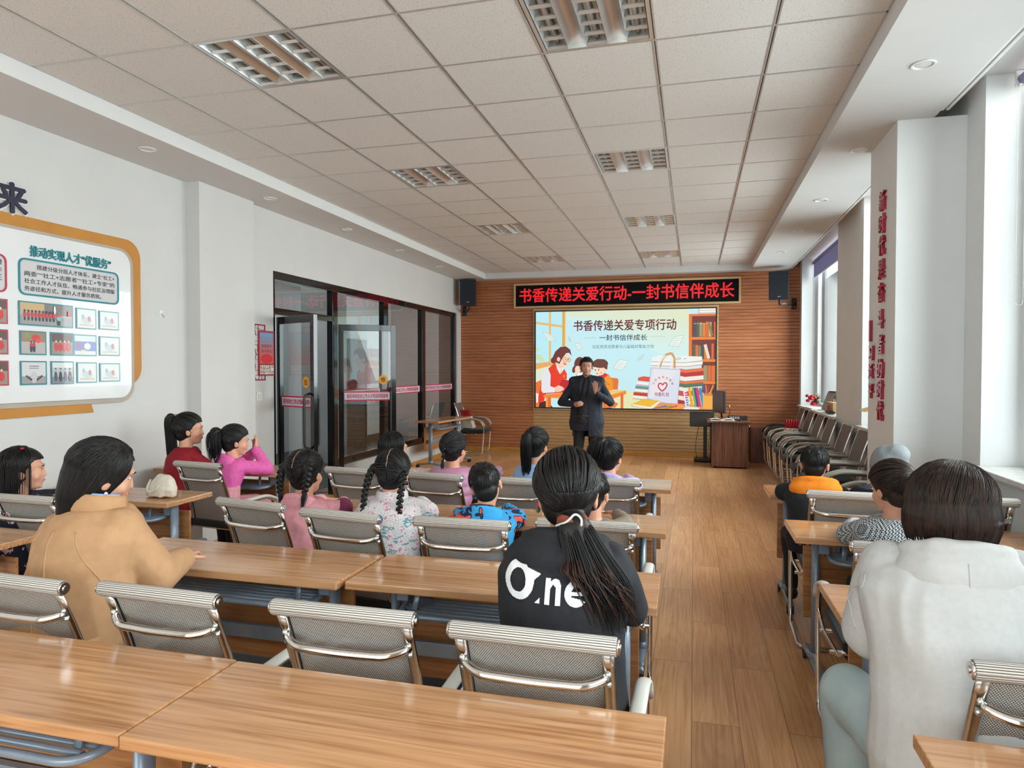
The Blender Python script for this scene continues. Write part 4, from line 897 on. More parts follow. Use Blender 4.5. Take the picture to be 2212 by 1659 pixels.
# roller blinds
for y0, y1, drop, lab in ((9.08, 11.87, 0.24, 'grey-blue roller blind rolled up at the top of the far window'), (2.33, 4.69, 0.03, 'grey-blue roller blind with a bead chain at the near window')):
    t = thing('roller_blind', lab, 'blind', (1.86, (y0 + y1) / 2, 3.31))
    b = MB(); b.cyl((1.86, y0 + 0.02, 3.255), (1.86, y1 - 0.02, 3.255), 0.027, 16); b.b2(1.858, 1.862, y0 + 0.03, y1 - 0.03, 3.25 - drop, 3.255); b.build('fabric', 'blind', t)
    b = MB(); b.b2(1.853, 1.867, y0 + 0.03, y1 - 0.03, 3.235 - drop, 3.25 - drop, 0.003); b.build('bottom_bar', 'whitepl', t)
    for yy in (y0, y1 - 0.02):
        b = MB(); b.b2(1.825, 1.895, yy + 0.001, yy + 0.019, 3.215, 3.309, 0.004); b.build('bracket', 'whitepl', t)
    b = MB()
    for xx, yy in ((1.835, y1 - 0.03), (1.875, y1 - 0.03)):
        b.tube([(xx, yy, 3.24), (xx, yy, 1.95)], 0.0013, 5)
        for q in range(70): b.ell((xx, yy, 3.24 - q * 0.0185), (0.0024, 0.0024, 0.0024), 5, 4)
    b.tube(fillet([(1.835, y1 - 0.03, 1.95), (1.84, y1 - 0.03, 1.925), (1.87, y1 - 0.03, 1.925), (1.875, y1 - 0.03, 1.95)], 0.015, 3), 0.0013, 5); b.build('bead_chain', 'whitepl', t)
    relocate(t, t.location)
# ================================================================== DESKS AND CHAIRS
def make_desk():
    """training desk, sitter on the -y side: top, two posts on castored feet, wire shelf, modesty panel, beam"""
    t = thing('training_desk', 'x', 'desk'); W, D, H = 1.155, 0.40, 0.745
    b = MB(); b.b2(-W / 2, W / 2, -D / 2, D / 2, H - 0.030, H, 0.004); b.build('desktop', 'desk', t)
    for s in (-1, 1):
        x = s * 0.455
        b = MB(); b.tube([(x, 0.0, 0.085), (x, 0.0, H - 0.032)], (0.019, 0.032), 16, up=(0, 1, 0)); b.build('post', 'steel', t)
        b = MB()
        P = [(x, -0.235, 0.062), (x, -0.12, 0.072), (x, 0.0, 0.088), (x, 0.12, 0.072), (x, 0.235, 0.062)]
        b.tube(P, (0.024, 0.016), 12, up=(0, 0, 1)); b.tube([(x, 0, 0.07), (x, 0, 0.13)], (0.026, 0.040), 14, up=(0, 1, 0)); b.build('foot', 'steel', t)
        for yy in (-0.225, 0.225):
            b = MB(); b.cyl((x - 0.020, yy, 0.026), (x - 0.006, yy, 0.026), 0.026, 14); b.cyl((x + 0.006, yy, 0.026), (x + 0.020, yy, 0.026), 0.026, 14)
            b.cyl((x - 0.008, yy, 0.026), (x + 0.008, yy, 0.026), 0.010, 8); b.box((x, yy, 0.044), (0.044, 0.040, 0.018), None, 0.006); b.build('castor', 'castor', t)
        b = MB(); b.box((x - s * 0.035, 0.0, H - 0.075), (0.05, 0.05, 0.088), None, 0.004); b.build('hinge_bracket', 'steel', t)
        b = MB(); b.box((x - s * 0.032, 0.03, 0.42), (0.04, 0.07, 0.035), None, 0.004); b.build('beam_bracket', 'steel', t)
    b = MB(); b.box((0, 0.085, 0.455), (1.00, 0.016, 0.37), None, 0.003); b.build('modesty_panel', 'deskpanel', t)
    b = MB(); b.b2(-0.44, 0.44, 0.035, 0.060, 0.385, 0.445, 0.004); b.build('beam', 'steel', t)
    b = MB(); z = H - 0.135
    U = fillet([(-0.40, 0.055, z + 0.01), (-0.40, -0.135, z), (0.40, -0.135, z), (0.40, 0.055, z + 0.01)], 0.09, 8); b.tube(U, 0.0120, 12)
    for q in range(5):
        yy = -0.097 + q * 0.034; xx = 0.395 - (0.03 if q == 0 else 0.006 if q == 1 else 0); b.tube([(-xx, yy, z + 0.002), (xx, yy, z + 0.002)], 0.0098, 10)
    for s in (-1, 1):
        b.tube([(s * 0.33, -0.06, H - 0.034), (s * 0.345, -0.095, z - 0.012)], (0.012, 0.0025), 8); b.tube([(s * 0.33, 0.05, H - 0.034), (s * 0.345, 0.05, z - 0.005)], (0.012, 0.0025), 8)
    b.build('wire_shelf', 'steel', t)
    return t
DG = 'training desks set out in rows'
# (x centre, y back edge on the far side, rotation, label)
DESKS = [
 (-0.633, 1.592, 0.0, 'nearest wood-top desk on the right of the main block, ending at the aisle'),
 (-1.795, 1.598, 0.0, 'nearest wood-top desk filling the bottom left corner, its wire shelf rails showing below'),
 (-0.694, 2.700, 0.8, 'wood-top desk directly in front of the person in the black hoodie'),
 (-1.868, 2.675, -0.6, 'wood-top desk in front of the person in the camel coat'),
 (-0.707, 3.770, 0.4, 'wood-top desk where the boy in the blue patterned jacket sits'),
 (-1.870, 3.765, -0.4, 'wood-top desk where the child in the speckled white fleece sits'),
 (-0.720, 5.000, 0.3, 'front-row wood-top desk where the pony-tailed child in lilac sits by the aisle'),
 (-1.885, 4.985, 0.0, 'wood-top desk of the front row where the child in the pink puffer jacket sits'),
 (-3.640, 2.640, -1.5, 'wood-top desk at the left edge beside the camel coat, next to a grey mesh chair'),
 (-3.610, 3.755, 0.0, 'wood-top desk holding the cream cloth bag, left of the aisle'),
 (-3.650, 4.930, -1.0, 'wood-top desk by the white wall, used by the children in crimson and bright pink'),
 (1.050, 4.985, 0.3, 'wood-top desk where the boy with the orange hood sits'),
 (1.050, 3.860, 0.4, 'wood-top desk where the child in the houndstooth jacket sits'),
 (1.040, 2.750, 0.8, 'wood-top desk where the person in the white hoodie sits, right of the aisle'),
 (1.048, 1.655, 0.0, 'wood-top desk cut off at the bottom right corner of the photo'),
]
dproto = make_desk()
for i, (x, y, a, lab) in enumerate(DESKS):
    o = dproto if i == 0 else copy_tree(dproto)
    o.location = (x, y - 0.20, 0); o.rotation_euler = (0, 0, R(a)); o['label'] = lab; o['group'] = DG
o = copy_tree(dproto); o.location = (-3.86, 10.20, 0); o.rotation_euler = (0, 0, R(83)); o['label'] = 'bare wood-top desk standing lengthwise along the glass partition at the front'; o['group'] = DG

def make_chair(pad='pad'):
    """bow-frame visitor chair facing +y; origin on the floor under the seat"""
    t = thing('mesh_chair', 'x', 'chair')
    # tubular bow frame: floor skid, front upright, arm, back junction
    def side(s):
        x = s * 0.243
        return [(x, -0.235, 0.590), (x, -0.10, 0.602), (x, 0.12, 0.602), (x, 0.215, 0.54), (x, 0.228, 0.40), (x, 0.205, 0.10), (x, 0.18, 0.014), (x, -0.22, 0.014)]
    A = side(-1); B_ = list(reversed(side(1)))
    b = MB(); b.tube(fillet(A + B_, 0.06, 6), 0.0115, 12); b.tube([(-0.255, 0.10, 0.405), (0.255, 0.10, 0.405)], 0.010, 8); b.tube([(-0.255, -0.12, 0.40), (0.255, -0.12, 0.40)], 0.010, 8)
    for s in (-1, 1):
        for yy, zz in ((0.10, 0.405), (-0.12, 0.40)): pass
        b.tube(fillet([(s * 0.243, 0.227, 0.46), (s * 0.240, 0.10, 0.405), (s * 0.230, -0.16, 0.40), (s * 0.215, -0.185, 0.43)], 0.03, 4), 0.009, 8)
    b.build('frame', 'chrome', t)
    b = MB(); b.tube([(-0.235, -0.235, 0.655), (-0.265, -0.235, 0.655)], 0.010, 8); b.tube([(0.235, -0.235, 0.655), (0.265, -0.235, 0.655)], 0.010, 8); b.build('frame_stub', 'chrome', t) if False else b.bm.free()
    for s in (-1, 1):
        b = MB(); P = fillet([(s * 0.243, -0.205, 0.610), (s * 0.243, 0.10, 0.618), (s * 0.243, 0.205, 0.574), (s * 0.243, 0.236, 0.510)], 0.07, 6)
        b.tube(P, (0.023, 0.0115), 12, up=(0, 0, 1)); b.build('armrest', pad, t)
    # back: side bars leaning backwards, mesh sheet, padded top roll
    y0, z0, y1, z1 = -0.165, 0.43, -0.300, 0.865
    def bp(v): return (y0 + (y1 - y0) * v + 0.018 * math.sin(v * PI), z0 + (z1 - z0) * v)
    for s in (-1, 1):
        b = MB(); b.tube([(s * 0.190, *bp(k / 8)) for k in range(9)], (0.0165, 0.0075), 10, up=(0, 1, 0.3)); b.build('side_bar', 'brushed', t)
    b = MB()
    def sheet(u, v):
        y, z = bp(v); return ((u - 0.5) * 0.354, y + 0.008 - 0.010 * math.sin(u * PI) * 0.0, z)
    b.grid(sheet, 10, 12, uvs=(0.354, 0.456)); b.build('mesh_back', 'weave', t)
    for s in (-1, 1):
        b = MB(); b.tube([(s * 0.178, bp(k / 8)[0] + 0.008, bp(k / 8)[1]) for k in range(9)], (0.0045, 0.0025), 6); b.build('mesh_hem', 'seat', t)
    b = MB(); b.tube([(-0.214, y1, 0.878), (-0.210, y1, 0.878), (0.210, y1, 0.878), (0.214, y1, 0.878)], (0.0215, 0.0235), 20, up=(0, 0, 1), rs=[0.93, 1, 1, 0.93]); b.build('top_roll', 'roll', t)
    for s in (-1, 1):
        b = MB(); b.cyl((s * 0.2145, y1, 0.878), (s * 0.220, y1, 0.878), 0.021, 18, 0.018); b.cyl((s * 0.220, y1, 0.878), (s * 0.2235, y1, 0.878), 0.009, 10, 0.007); b.build('end_cap', 'chrome', t)
    # bowed brace behind the back with its bolts
    b = MB(); yb, zb = bp(0.83)
    P = [(-0.190, yb - 0.006, zb), (-0.165, yb - 0.026, zb - 0.010), (-0.13, yb - 0.044, zb - 0.016), (0, yb - 0.048, zb - 0.018), (0.13, yb - 0.044, zb - 0.016), (0.165, yb - 0.026, zb - 0.010), (0.190, yb - 0.006, zb)]
    b.tube(fillet(P, 0.05, 5), (0.013, 0.011), 12, up=(0, 1, 0)); b.build('brace', 'chrome', t)
    for s in (-1, 1):
        for dz in (0.008, -0.020):
            b = MB(); b.ell((s * 0.190, yb - 0.010 + dz * -0.3, zb + dz), (0.0085, 0.007, 0.0085), 10, 6); b.build('bolt', 'bolt', t)
    b = MB(); b.box((0, 0.025, 0.445), (0.44, 0.42, 0.052), Matrix.Rotation(R(1.5), 3, 'X'), 0.020); b.build('seat', 'seat', t)
    for f_ in t.children[-1].data.polygons: f_.use_smooth = True
    return t
CG = 'grey mesh-back chairs with chrome arms at the desks'
# (x, y of the top roll centre, rotation, label)
CHAIRS = [
 (-0.388, 1.632, -0.6, 'empty-backed mesh chair behind the person in the black hoodie, nearest the aisle'),
 (-0.930, 1.662, 0.2, 'empty mesh chair in the nearest row, between the black hoodie chair and the camel coat'),
 (-1.535, 1.658, -2.0, 'mesh chair just right of the camel coat, its top end covering the coat belt'),
 (-2.070, 1.640, -2.5, 'mesh chair cut by the left edge in front of the camel coat'),
 (-2.110, 2.880, -10.0, 'mesh chair turned slightly, left of the pigtailed child in pink'),
 (-1.556, 2.770, -8.0, 'mesh chair between the pigtailed child and the speckled fleece'),
 (-0.970, 2.765, 1.0, 'mesh chair behind the boy in the blue patterned jacket'),
 (-0.440, 2.870, 0.5, 'mesh chair hidden behind the black hoodie, at the aisle, with a white arm'),
 (-3.330, 2.700, -1.0, 'mesh chair at the left edge behind the child in the navy floral jacket'),
 (-2.145, 4.000, -6.0, 'mesh chair behind the long-haired child in pale fluffy pink'),
 (-1.575, 3.935, -8.0, 'mesh chair behind the child in the pink puffer jacket'),
 (-1.042, 3.890, -1.0, 'mesh chair behind the child in light blue, seen past the boy in blue'),
 (-0.512, 4.010, 0.0, 'mesh chair through which the lilac jacket shows'),
 (-3.330, 3.975, -8.0, 'tall looking mesh chair behind the child in the red jumper'),
 (0.808, 3.900, -1.5, 'pale mesh chair behind the boy with the orange hood'),
 (0.795, 2.790, 0.0, 'mesh chair behind the houndstooth jacket, half covered by the white hoodie'),
 (0.818, 1.716, 1.0, 'mesh chair at the bottom right behind the person in the white hoodie'),
 (1.352, 3.905, 0.0, 'mesh chair between the white hoodie and the right window sill'),
]
cproto = make_chair()
for i, (x, y, a, lab) in enumerate(CHAIRS):
    o = cproto if i == 0 else copy_tree(cproto); a = R(a)
    o.location = (x - math.sin(a) * 0.30, y + math.cos(a) * 0.30, 0); o.rotation_euler = (0, 0, a); o['label'] = lab; o['group'] = CG
WG = 'grey chairs lined up with their backs to the window wall'
WC = [(11.28, 'chair with black arms at the far end of the window row by the slatted wall'), (10.32, 'grey-armed chair holding the red-handled gift bags in the window row'), (9.66, 'third grey chair from the slatted wall in the window row'),
      (8.62, 'fourth grey chair from the slatted wall in the window row'), (7.93, 'fifth grey chair from the slatted wall, below the narrow white pier'), (7.10, 'sixth grey chair from the slatted wall, behind the orange hood'), (6.48, 'seventh grey chair from the slatted wall, beside the column'), (5.98, 'nearest grey chair of the window row, half hidden by the column')]
WC = [(11.28, WC[0][1]), (10.45, WC[1][1]), (9.70, WC[2][1]), (8.95, WC[3][1]), (8.10, WC[4][1]), (7.35, WC[5][1]), (6.70, WC[6][1]), (6.08, WC[7][1])]
M['greypad'] = noisy('arm_pad_grey', srgb(172, 168, 158), srgb(158, 154, 144), 8, 0.4)
def make_wall_chair(pad):
    """bow-frame visitor chair with a plain taut textile back, facing +y"""
    t = thing('visitor_chair', 'x', 'chair')
    def side(s):
        x = s * 0.262
        return [(x, -0.215, 0.630), (x, -0.10, 0.640), (x, 0.14, 0.640), (x, 0.235, 0.57), (x, 0.248, 0.42), (x, 0.225, 0.10), (x, 0.20, 0.014), (x, -0.22, 0.014)]
    b = MB(); b.tube(fillet(side(-1) + list(reversed(side(1))), 0.06, 6), 0.0115, 10); b.tube([(-0.255, 0.10, 0.385), (0.255, 0.10, 0.385)], 0.010, 8); b.tube([(-0.255, -0.12, 0.38), (0.255, -0.12, 0.38)], 0.010, 8); b.build('frame', 'chrome', t)
    for s in (-1, 1):
        b = MB(); P = fillet([(s * 0.262, -0.20, 0.648), (s * 0.262, 0.10, 0.660), (s * 0.262, 0.225, 0.612), (s * 0.262, 0.262, 0.530)], 0.08, 6); b.tube(P, (0.030, 0.0155), 12, up=(0, 0, 1)); b.build('armrest', pad, t)
    def bp(v): return (-0.175 - 0.125 * v + 0.02 * math.sin(v * PI), 0.42 + 0.505 * v)
    for s in (-1, 1):
        b = MB(); b.tube([(s * 0.232, *bp(k / 8)) for k in range(9)], 0.0085, 8); b.ell((s * 0.232, *bp(1.0)), (0.016, 0.012, 0.012), 10, 8); b.build('side_bar', 'chrome', t)
    b = MB(); b.grid(lambda u, v: ((u - 0.5) * 0.452, bp(v)[0] + 0.006, bp(v)[1]), 8, 12); b.grid(lambda u, v: ((u - 0.5) * 0.452, bp(v)[0] - 0.004, bp(v)[1]), 8, 12, flip=True); b.build('back_panel', 'backcloth', t)
    b = MB(); b.box((0, 0.035, 0.430), (0.48, 0.47, 0.075), Matrix.Rotation(R(1.5), 3, 'X'), 0.030); o = b.build('seat', 'seat', t)
    for f_ in o.data.polygons: f_.use_smooth = True
    return t
gp = make_wall_chair('greypad'); bpd = make_wall_chair('padblack')
for i, (y, lab) in enumerate(WC):
    o = bpd if i == 0 else gp if i == 1 else copy_tree(gp)
    o.location = (1.335, y, 0); o.rotation_euler = (0, 0, R(90)); o['label'] = lab; o['group'] = WG
o = copy_tree(gp); o.location = (-3.83, 11.62, 0); o.rotation_euler = (0, 0, R(-86)); o['label'] = 'grey chair holding a stack of white gift bags with red handles in the left corner'
# ================================================================== PEOPLE
from mathutils.bvhtree import BVHTree
def hairmat(name, c, c2, rough=0.34):
    m, nt, b = nodemat(name); N = nt.nodes; L = nt.links
    tc = N.new('ShaderNodeTexCoord'); mp = N.new('ShaderNodeMapping'); mp.inputs['Scale'].default_value = (60, 60, 6); L.new(tc.outputs['Object'], mp.inputs[0])
    no = N.new('ShaderNodeTexNoise'); no.inputs['Scale'].default_value = 1.0; no.inputs['Detail'].default_value = 4; L.new(mp.outputs[0], no.inputs[0])
    rp = N.new('ShaderNodeValToRGB'); rp.color_ramp.elements[0].position = 0.35; rp.color_ramp.elements[1].position = 0.75; rp.color_ramp.elements[0].color = c4(c); rp.color_ramp.elements[1].color = c4(c2)
    L.new(no.outputs[0], rp.inputs[0]); L.new(rp.outputs[0], b.inputs['Base Color']); setp(b, Roughness=rough + 0.08); b.inputs['Specular IOR Level'].default_value = 0.30
    add_bump(nt, b, no.outputs[0], 0.3, 0.003); return m
M['hair'] = hairmat('black_hair', (0.006, 0.0055, 0.006), (0.016, 0.013, 0.013))
M['hairbrown'] = hairmat('brown_black_hair', (0.012, 0.008, 0.007), (0.05, 0.024, 0.017))
M['hairtip'] = hairmat('reddish_hair', (0.03, 0.010, 0.008), (0.10, 0.035, 0.022))
def skinmat(name, c):
    m = noisy(name, c, tuple(x * 0.9 for x in c), 20, 0.5, bump=0.05, dist=0.002); b = m.node_tree.nodes['Principled BSDF']
    b.inputs['Subsurface Weight'].default_value = 0.12; b.inputs['Subsurface Radius'].default_value = (0.4, 0.15, 0.08); b.inputs['Subsurface Scale'].default_value = 0.01; return m
M['skin'] = skinmat('skin', srgb(206, 156, 130)); M['skinkid'] = skinmat('skin_child', srgb(216, 158, 130)); M['skinman'] = skinmat('skin_tan', srgb(200, 148, 124))
M['lip'] = noisy('lips', srgb(176, 92, 84), None, 30, 0.4); M['eyew'] = noisy('eye_white', (0.7, 0.68, 0.66), None, 30, 0.2); M['iris'] = noisy('eye_dark', (0.015, 0.01, 0.008), None, 30, 0.1)
def cloth(key, c, c2=None, scale=40, rough=0.85, bump=0.15, sheen=0.0, **k): M[key] = noisy(key, c, c2, scale, rough, bump=bump, sheen=sheen, dist=0.003, **k)
cloth('camel_wool', srgb(186, 144, 106), srgb(176, 134, 97), 24, 0.9, 0.1)
cloth('white_fleece_cotton', (0.60, 0.605, 0.61), (0.56, 0.565, 0.57), 60); cloth('black_cotton', (0.012, 0.013, 0.017), (0.008, 0.009, 0.012), 60); cloth('crimson_knit', srgb(150, 12, 34), srgb(128, 8, 26), 160, bump=0.4)
cloth('bright_pink', srgb(232, 106, 178), srgb(220, 92, 166), 40); cloth('pale_pink', srgb(226, 158, 166), srgb(214, 144, 154), 40); cloth('pink_puffer', srgb(206, 148, 178), srgb(194, 134, 166), 12, 0.5)
cloth('fluffy_pink', srgb(206, 176, 164), srgb(180, 150, 140), 90, 0.95, 0.8); cloth('light_blue', srgb(150, 182, 224), srgb(138, 170, 212), 30); cloth('beige_shirt', srgb(140, 128, 114), srgb(128, 116, 102), 30); cloth('lilac_white', srgb(200, 190, 220), srgb(178, 160, 206), 6, ramp=(0.45, 0.55))
cloth('navy_suit', (0.012, 0.018, 0.036), (0.009, 0.013, 0.026), 60, 0.7); cloth('black_suit', (0.010, 0.011, 0.016), (0.007, 0.008, 0.012), 60, 0.75); cloth('orange_hood', srgb(250, 142, 30), srgb(240, 130, 22), 30); cloth('grey_marl', srgb(146, 152, 156), srgb(126, 132, 136), 260, ramp=(0.35, 0.65)); cloth('dark_navy', (0.010, 0.014, 0.03), None, 30)
cloth('jeans_dark', (0.02, 0.025, 0.04), None, 90); cloth('jeans_pale', srgb(176, 190, 190), srgb(150, 170, 176), 5, 0.85, 0.1); cloth('maroon', srgb(120, 40, 80), srgb(108, 34, 70), 40); cloth('cream', srgb(216, 206, 190), None, 30)
def patmat(name, kind):
    m, nt, b = nodemat(name); N = nt.nodes; L = nt.links; setp(b, Roughness=0.85)
    tc = N.new('ShaderNodeTexCoord'); src = tc.outputs['Object']
    def ramp(inp, pts, const=True):
        rp = N.new('ShaderNodeValToRGB'); cr = rp.color_ramp; cr.interpolation = 'CONSTANT' if const else 'LINEAR'
        cr.elements[0].position = pts[0][0]; cr.elements[0].color = c4(pts[0][1]); cr.elements[1].position = pts[1][0]; cr.elements[1].color = c4(pts[1][1])
        for p, c in pts[2:]: e = cr.elements.new(p); e.color = c4(c)
        L.new(inp, rp.inputs[0]); return rp.outputs[0]
    if kind == 'fleece':
        n1 = N.new('ShaderNodeTexNoise'); n1.inputs['Scale'].default_value = 150; n1.inputs['Detail'].default_value = 2; L.new(src, n1.inputs[0])
        n2 = N.new('ShaderNodeTexVoronoi'); n2.inputs['Scale'].default_value = 110; L.new(src, n2.inputs[0])
        base = ramp(n1.outputs[0], [(0.0, srgb(150, 146, 150)), (0.40, srgb(206, 202, 206)), (0.5, srgb(224, 220, 222))], False)
        spot = ramp(n2.outputs['Color'], [(0.0, (0, 0, 0)), (0.80, (1, 1, 1))])
        mx = N.new('ShaderNodeMixRGB'); L.new(spot, mx.inputs[0]); L.new(base, mx.inputs[1]); mx.inputs[2].default_value = c4(srgb(232, 130, 160)); out = mx.outputs[0]; add_bump(nt, b, n1.outputs[0], 0.9, 0.006)
        st = N.new('ShaderNodeTexNoise'); st.inputs['Scale'].default_value = 1.0; st.inputs['Detail'].default_value = 3
        mp = N.new('ShaderNodeMapping'); mp.inputs['Scale'].default_value = (16, 16, 42); L.new(src, mp.inputs[0]); L.new(mp.outputs[0], st.inputs[0])
        sx = N.new('ShaderNodeSeparateXYZ'); L.new(src, sx.inputs[0])
        band = ramp(sx.outputs['Z'], [(0.0, (0, 0, 0)), (0.62, (1, 1, 1)), (0.80, (0, 0, 0))]); pat = ramp(st.outputs[0], [(0.0, (0, 0, 0)), (0.56, (1, 1, 1)), (0.64, (0, 0, 0))])
        mm = N.new('ShaderNodeMixRGB'); mm.blend_type = 'MULTIPLY'; mm.inputs[0].default_value = 1; L.new(band, mm.inputs[1]); L.new(pat, mm.inputs[2])
        m2 = N.new('ShaderNodeMixRGB'); L.new(mm.outputs[0], m2.inputs[0]); L.new(out, m2.inputs[1]); m2.inputs[2].default_value = c4(srgb(110, 158, 170)); out = m2.outputs[0]
    elif kind == 'camo':
        n1 = N.new('ShaderNodeTexNoise'); n1.inputs['Scale'].default_value = 9.0; n1.inputs['Detail'].default_value = 1.5; n1.inputs['Distortion'].default_value = 1.2; L.new(src, n1.inputs[0])
        out = ramp(n1.outputs[0], [(0.0, srgb(240, 100, 84)), (0.36, srgb(24, 30, 70)), (0.42, srgb(56, 160, 220)), (0.57, srgb(64, 172, 226)), (0.60, srgb(22, 28, 66)), (0.66, srgb(240, 96, 80))])
    elif kind == 'check':
        ck = N.new('ShaderNodeTexChecker'); ck.inputs['Scale'].default_value = 140; ck.inputs['Color1'].default_value = (0.55, 0.6, 0.62, 1); ck.inputs['Color2'].default_value = (0.02, 0.022, 0.028, 1)
        mp = N.new('ShaderNodeMapping'); mp.inputs['Rotation'].default_value = (0.3, 0.2, 0.1); L.new(src, mp.inputs[0]); L.new(mp.outputs[0], ck.inputs[0]); out = ck.outputs[0]
    elif kind == 'floral':
        v = N.new('ShaderNodeTexVoronoi'); v.inputs['Scale'].default_value = 17; L.new(src, v.inputs[0])
        d = ramp(v.outputs['Distance'], [(0.0, (1, 1, 1)), (0.36, (0, 0, 0))]); hs = N.new('ShaderNodeMixRGB'); L.new(v.outputs['Color'], hs.inputs[0]); hs.inputs[1].default_value = c4(srgb(214, 90, 140)); hs.inputs[2].default_value = c4(srgb(220, 226, 226))
        n1 = N.new('ShaderNodeTexNoise'); n1.inputs['Scale'].default_value = 60; L.new(src, n1.inputs[0]); k = ramp(n1.outputs[0], [(0.0, (0, 0, 0)), (0.5, (1, 1, 1))])
        mm = N.new('ShaderNodeMixRGB'); mm.blend_type = 'MULTIPLY'; mm.inputs[0].default_value = 1; L.new(d, mm.inputs[1]); L.new(k, mm.inputs[2])
        mx = N.new('ShaderNodeMixRGB'); L.new(mm.outputs[0], mx.inputs[0]); mx.inputs[1].default_value = c4(srgb(24, 24, 40)); L.new(hs.outputs[0], mx.inputs[2]); out = mx.outputs[0]
    L.new(out, b.inputs['Base Color']); M[name] = m
patmat('speckled_fleece', 'fleece'); patmat('blue_camouflage', 'camo'); patmat('houndstooth', 'check'); patmat('navy_floral', 'floral')

def fuse(b, voxel, smooth=3, disp=None):
    """weld overlapping closed shapes into one smooth continuous skin; returns a mesh"""
    me = bpy.data.meshes.new('tmp'); bmesh.ops.triangulate(b.bm, faces=[f for f in b.bm.faces if len(f.verts) > 4]); b.bm.to_mesh(me); b.bm.free()
    o = bpy.data.objects.new('tmp', me); COL.objects.link(o)
    r = o.modifiers.new('r', 'REMESH'); r.mode = 'VOXEL'; r.voxel_size = voxel; r.use_smooth_shade = True
    s = o.modifiers.new('s', 'SMOOTH'); s.factor = 0.5; s.iterations = smooth
    dg = bpy.context.evaluated_depsgraph_get(); out = bpy.data.meshes.new_from_object(o.evaluated_get(dg), depsgraph=dg)
    bpy.data.objects.remove(o); bpy.data.meshes.remove(me)
    if disp:
        nrm = [v.normal.copy() for v in out.vertices]
        for v, n in zip(out.vertices, nrm): v.co += n * disp(v.co)
    for p in out.polygons: p.use_smooth = True
    return out
def link(name, me, mat, parent):
    me.name = name; me.materials.clear()
    for m in (mat if isinstance(mat, (list, tuple)) else [mat]): me.materials.append(M[m] if isinstance(m, str) else m)
    o = bpy.data.objects.new(name, me); COL.objects.link(o); o.parent = parent; return o
def add_mesh(me, b):
    """append the tubes of builder b to an existing mesh"""
    bm = bmesh.new(); bm.from_mesh(me); t = bpy.data.meshes.new('t'); b.bm.to_mesh(t); b.bm.free(); bm.from_mesh(t); bpy.data.meshes.remove(t)
    bm.to_mesh(me); bm.free()
    return me
def loft(b, secs, n=20):
    """closed body of elliptical sections: (centre, half width, half depth[, tilt])"""
    rings = []
    for i, sc in enumerate(secs):
        c, w, d = Vector(sc[0]), sc[1], sc[2]; tl = sc[3] if len(sc) > 3 else 0.0
        rings.append([b.bm.verts.new(c + Vector((w * math.cos(2 * PI * k / n), d * math.sin(2 * PI * k / n) * math.cos(tl), d * math.sin(2 * PI * k / n) * math.sin(tl)))) for k in range(n)])
    for a, c in zip(rings[:-1], rings[1:]):
        for k in range(n): b._face([a[k], a[(k + 1) % n], c[(k + 1) % n], c[k]], True)
    b._face(list(reversed(rings[0]))); b._face(rings[-1])
def cap(b, p0, p1, r0, r1, n=14):
    """tapered limb with rounded ends"""
    p0, p1 = Vector(p0), Vector(p1); b.tube([p0, p0 * .5 + p1 * .5, p1], 1.0, n, rs=[r0, (r0 + r1) / 2, r1]); b.ell(p0, (r0,) * 3, n, 8); b.ell(p1, (r1,) * 3, n, 8)
def wrinkle(amp, fr, seed, zf=0.6):
    def f(p):
        q = Vector((p.x * fr + seed, p.y * fr, p.z * fr * zf)); w = noise.noise(q + Vector((noise.noise(q * 0.7) * 1.5, 0, 0)))
        return amp * (1 - abs(w) * 2.2) * 0.6 + amp * 0.5 * noise.noise(q * 2.3)
    return f
def hand(b, w, d, n, s, side, curl=0.35, spread=0.22, fist=False):
    """palm, four jointed fingers of unequal length and a thumb leaving the side of the palm. w wrist, d pointing dir, n palm normal (towards the object held)"""
    w = Vector(w); d = Vector(d).normalized(); n = Vector(n); n = (n - d * n.dot(d)).normalized(); x = d.cross(n) * side    # x points to the thumb side
    rot = Matrix((x, d, -n)).transposed()
    b.ell(w + d * 0.045 * s, (0.036 * s, 0.050 * s, 0.014 * s), 14, 10, rot); cap(b, w - d * 0.01, w + d * 0.03 * s, 0.022 * s, 0.024 * s, 10)
    for k, (ox, ln_) in enumerate(((0.027, 0.070), (0.009, 0.080), (-0.009, 0.074), (-0.026, 0.058))):
        p = w + d * (0.082 - abs(ox) * 0.25) * s + x * ox * s; dd = (d + x * (ox / 0.03) * spread * 0.5).normalized(); c = curl * (1 + 0.12 * k) if not fist else 1.5
        for q in range(3):
            L_ = ln_ * (0.44, 0.32, 0.24)[q] * s
            a = c * (0.6, 1.0, 0.9)[q]; dd = (dd * math.cos(a) + n * math.sin(a)).normalized() if q or fist else (dd * math.cos(a * 0.5) + n * math.sin(a * 0.5)).normalized()
            e = p + dd * L_; cap(b, p, e, 0.0088 * s * (1 - q * 0.10), 0.0086 * s * (1 - q * 0.14), 8); p = e
            n_ = n - dd * n.dot(dd); n = n
    p = w + d * 0.018 * s + x * 0.026 * s; t1 = (d * 0.62 + x * 0.70 + n * 0.25).normalized() if not fist else (d * 0.75 + x * 0.2 + n * 0.6).normalized()
    e = p + t1 * 0.036 * s; cap(b, p, e, 0.0125 * s, 0.0105 * s, 8); t2 = (t1 * 0.8 + d * 0.5 + n * (0.15 if not fist else 0.2) - x * (0 if not fist else 0.5)).normalized(); cap(b, e, e + t2 * 0.030 * s, 0.0102 * s, 0.0085 * s, 8)

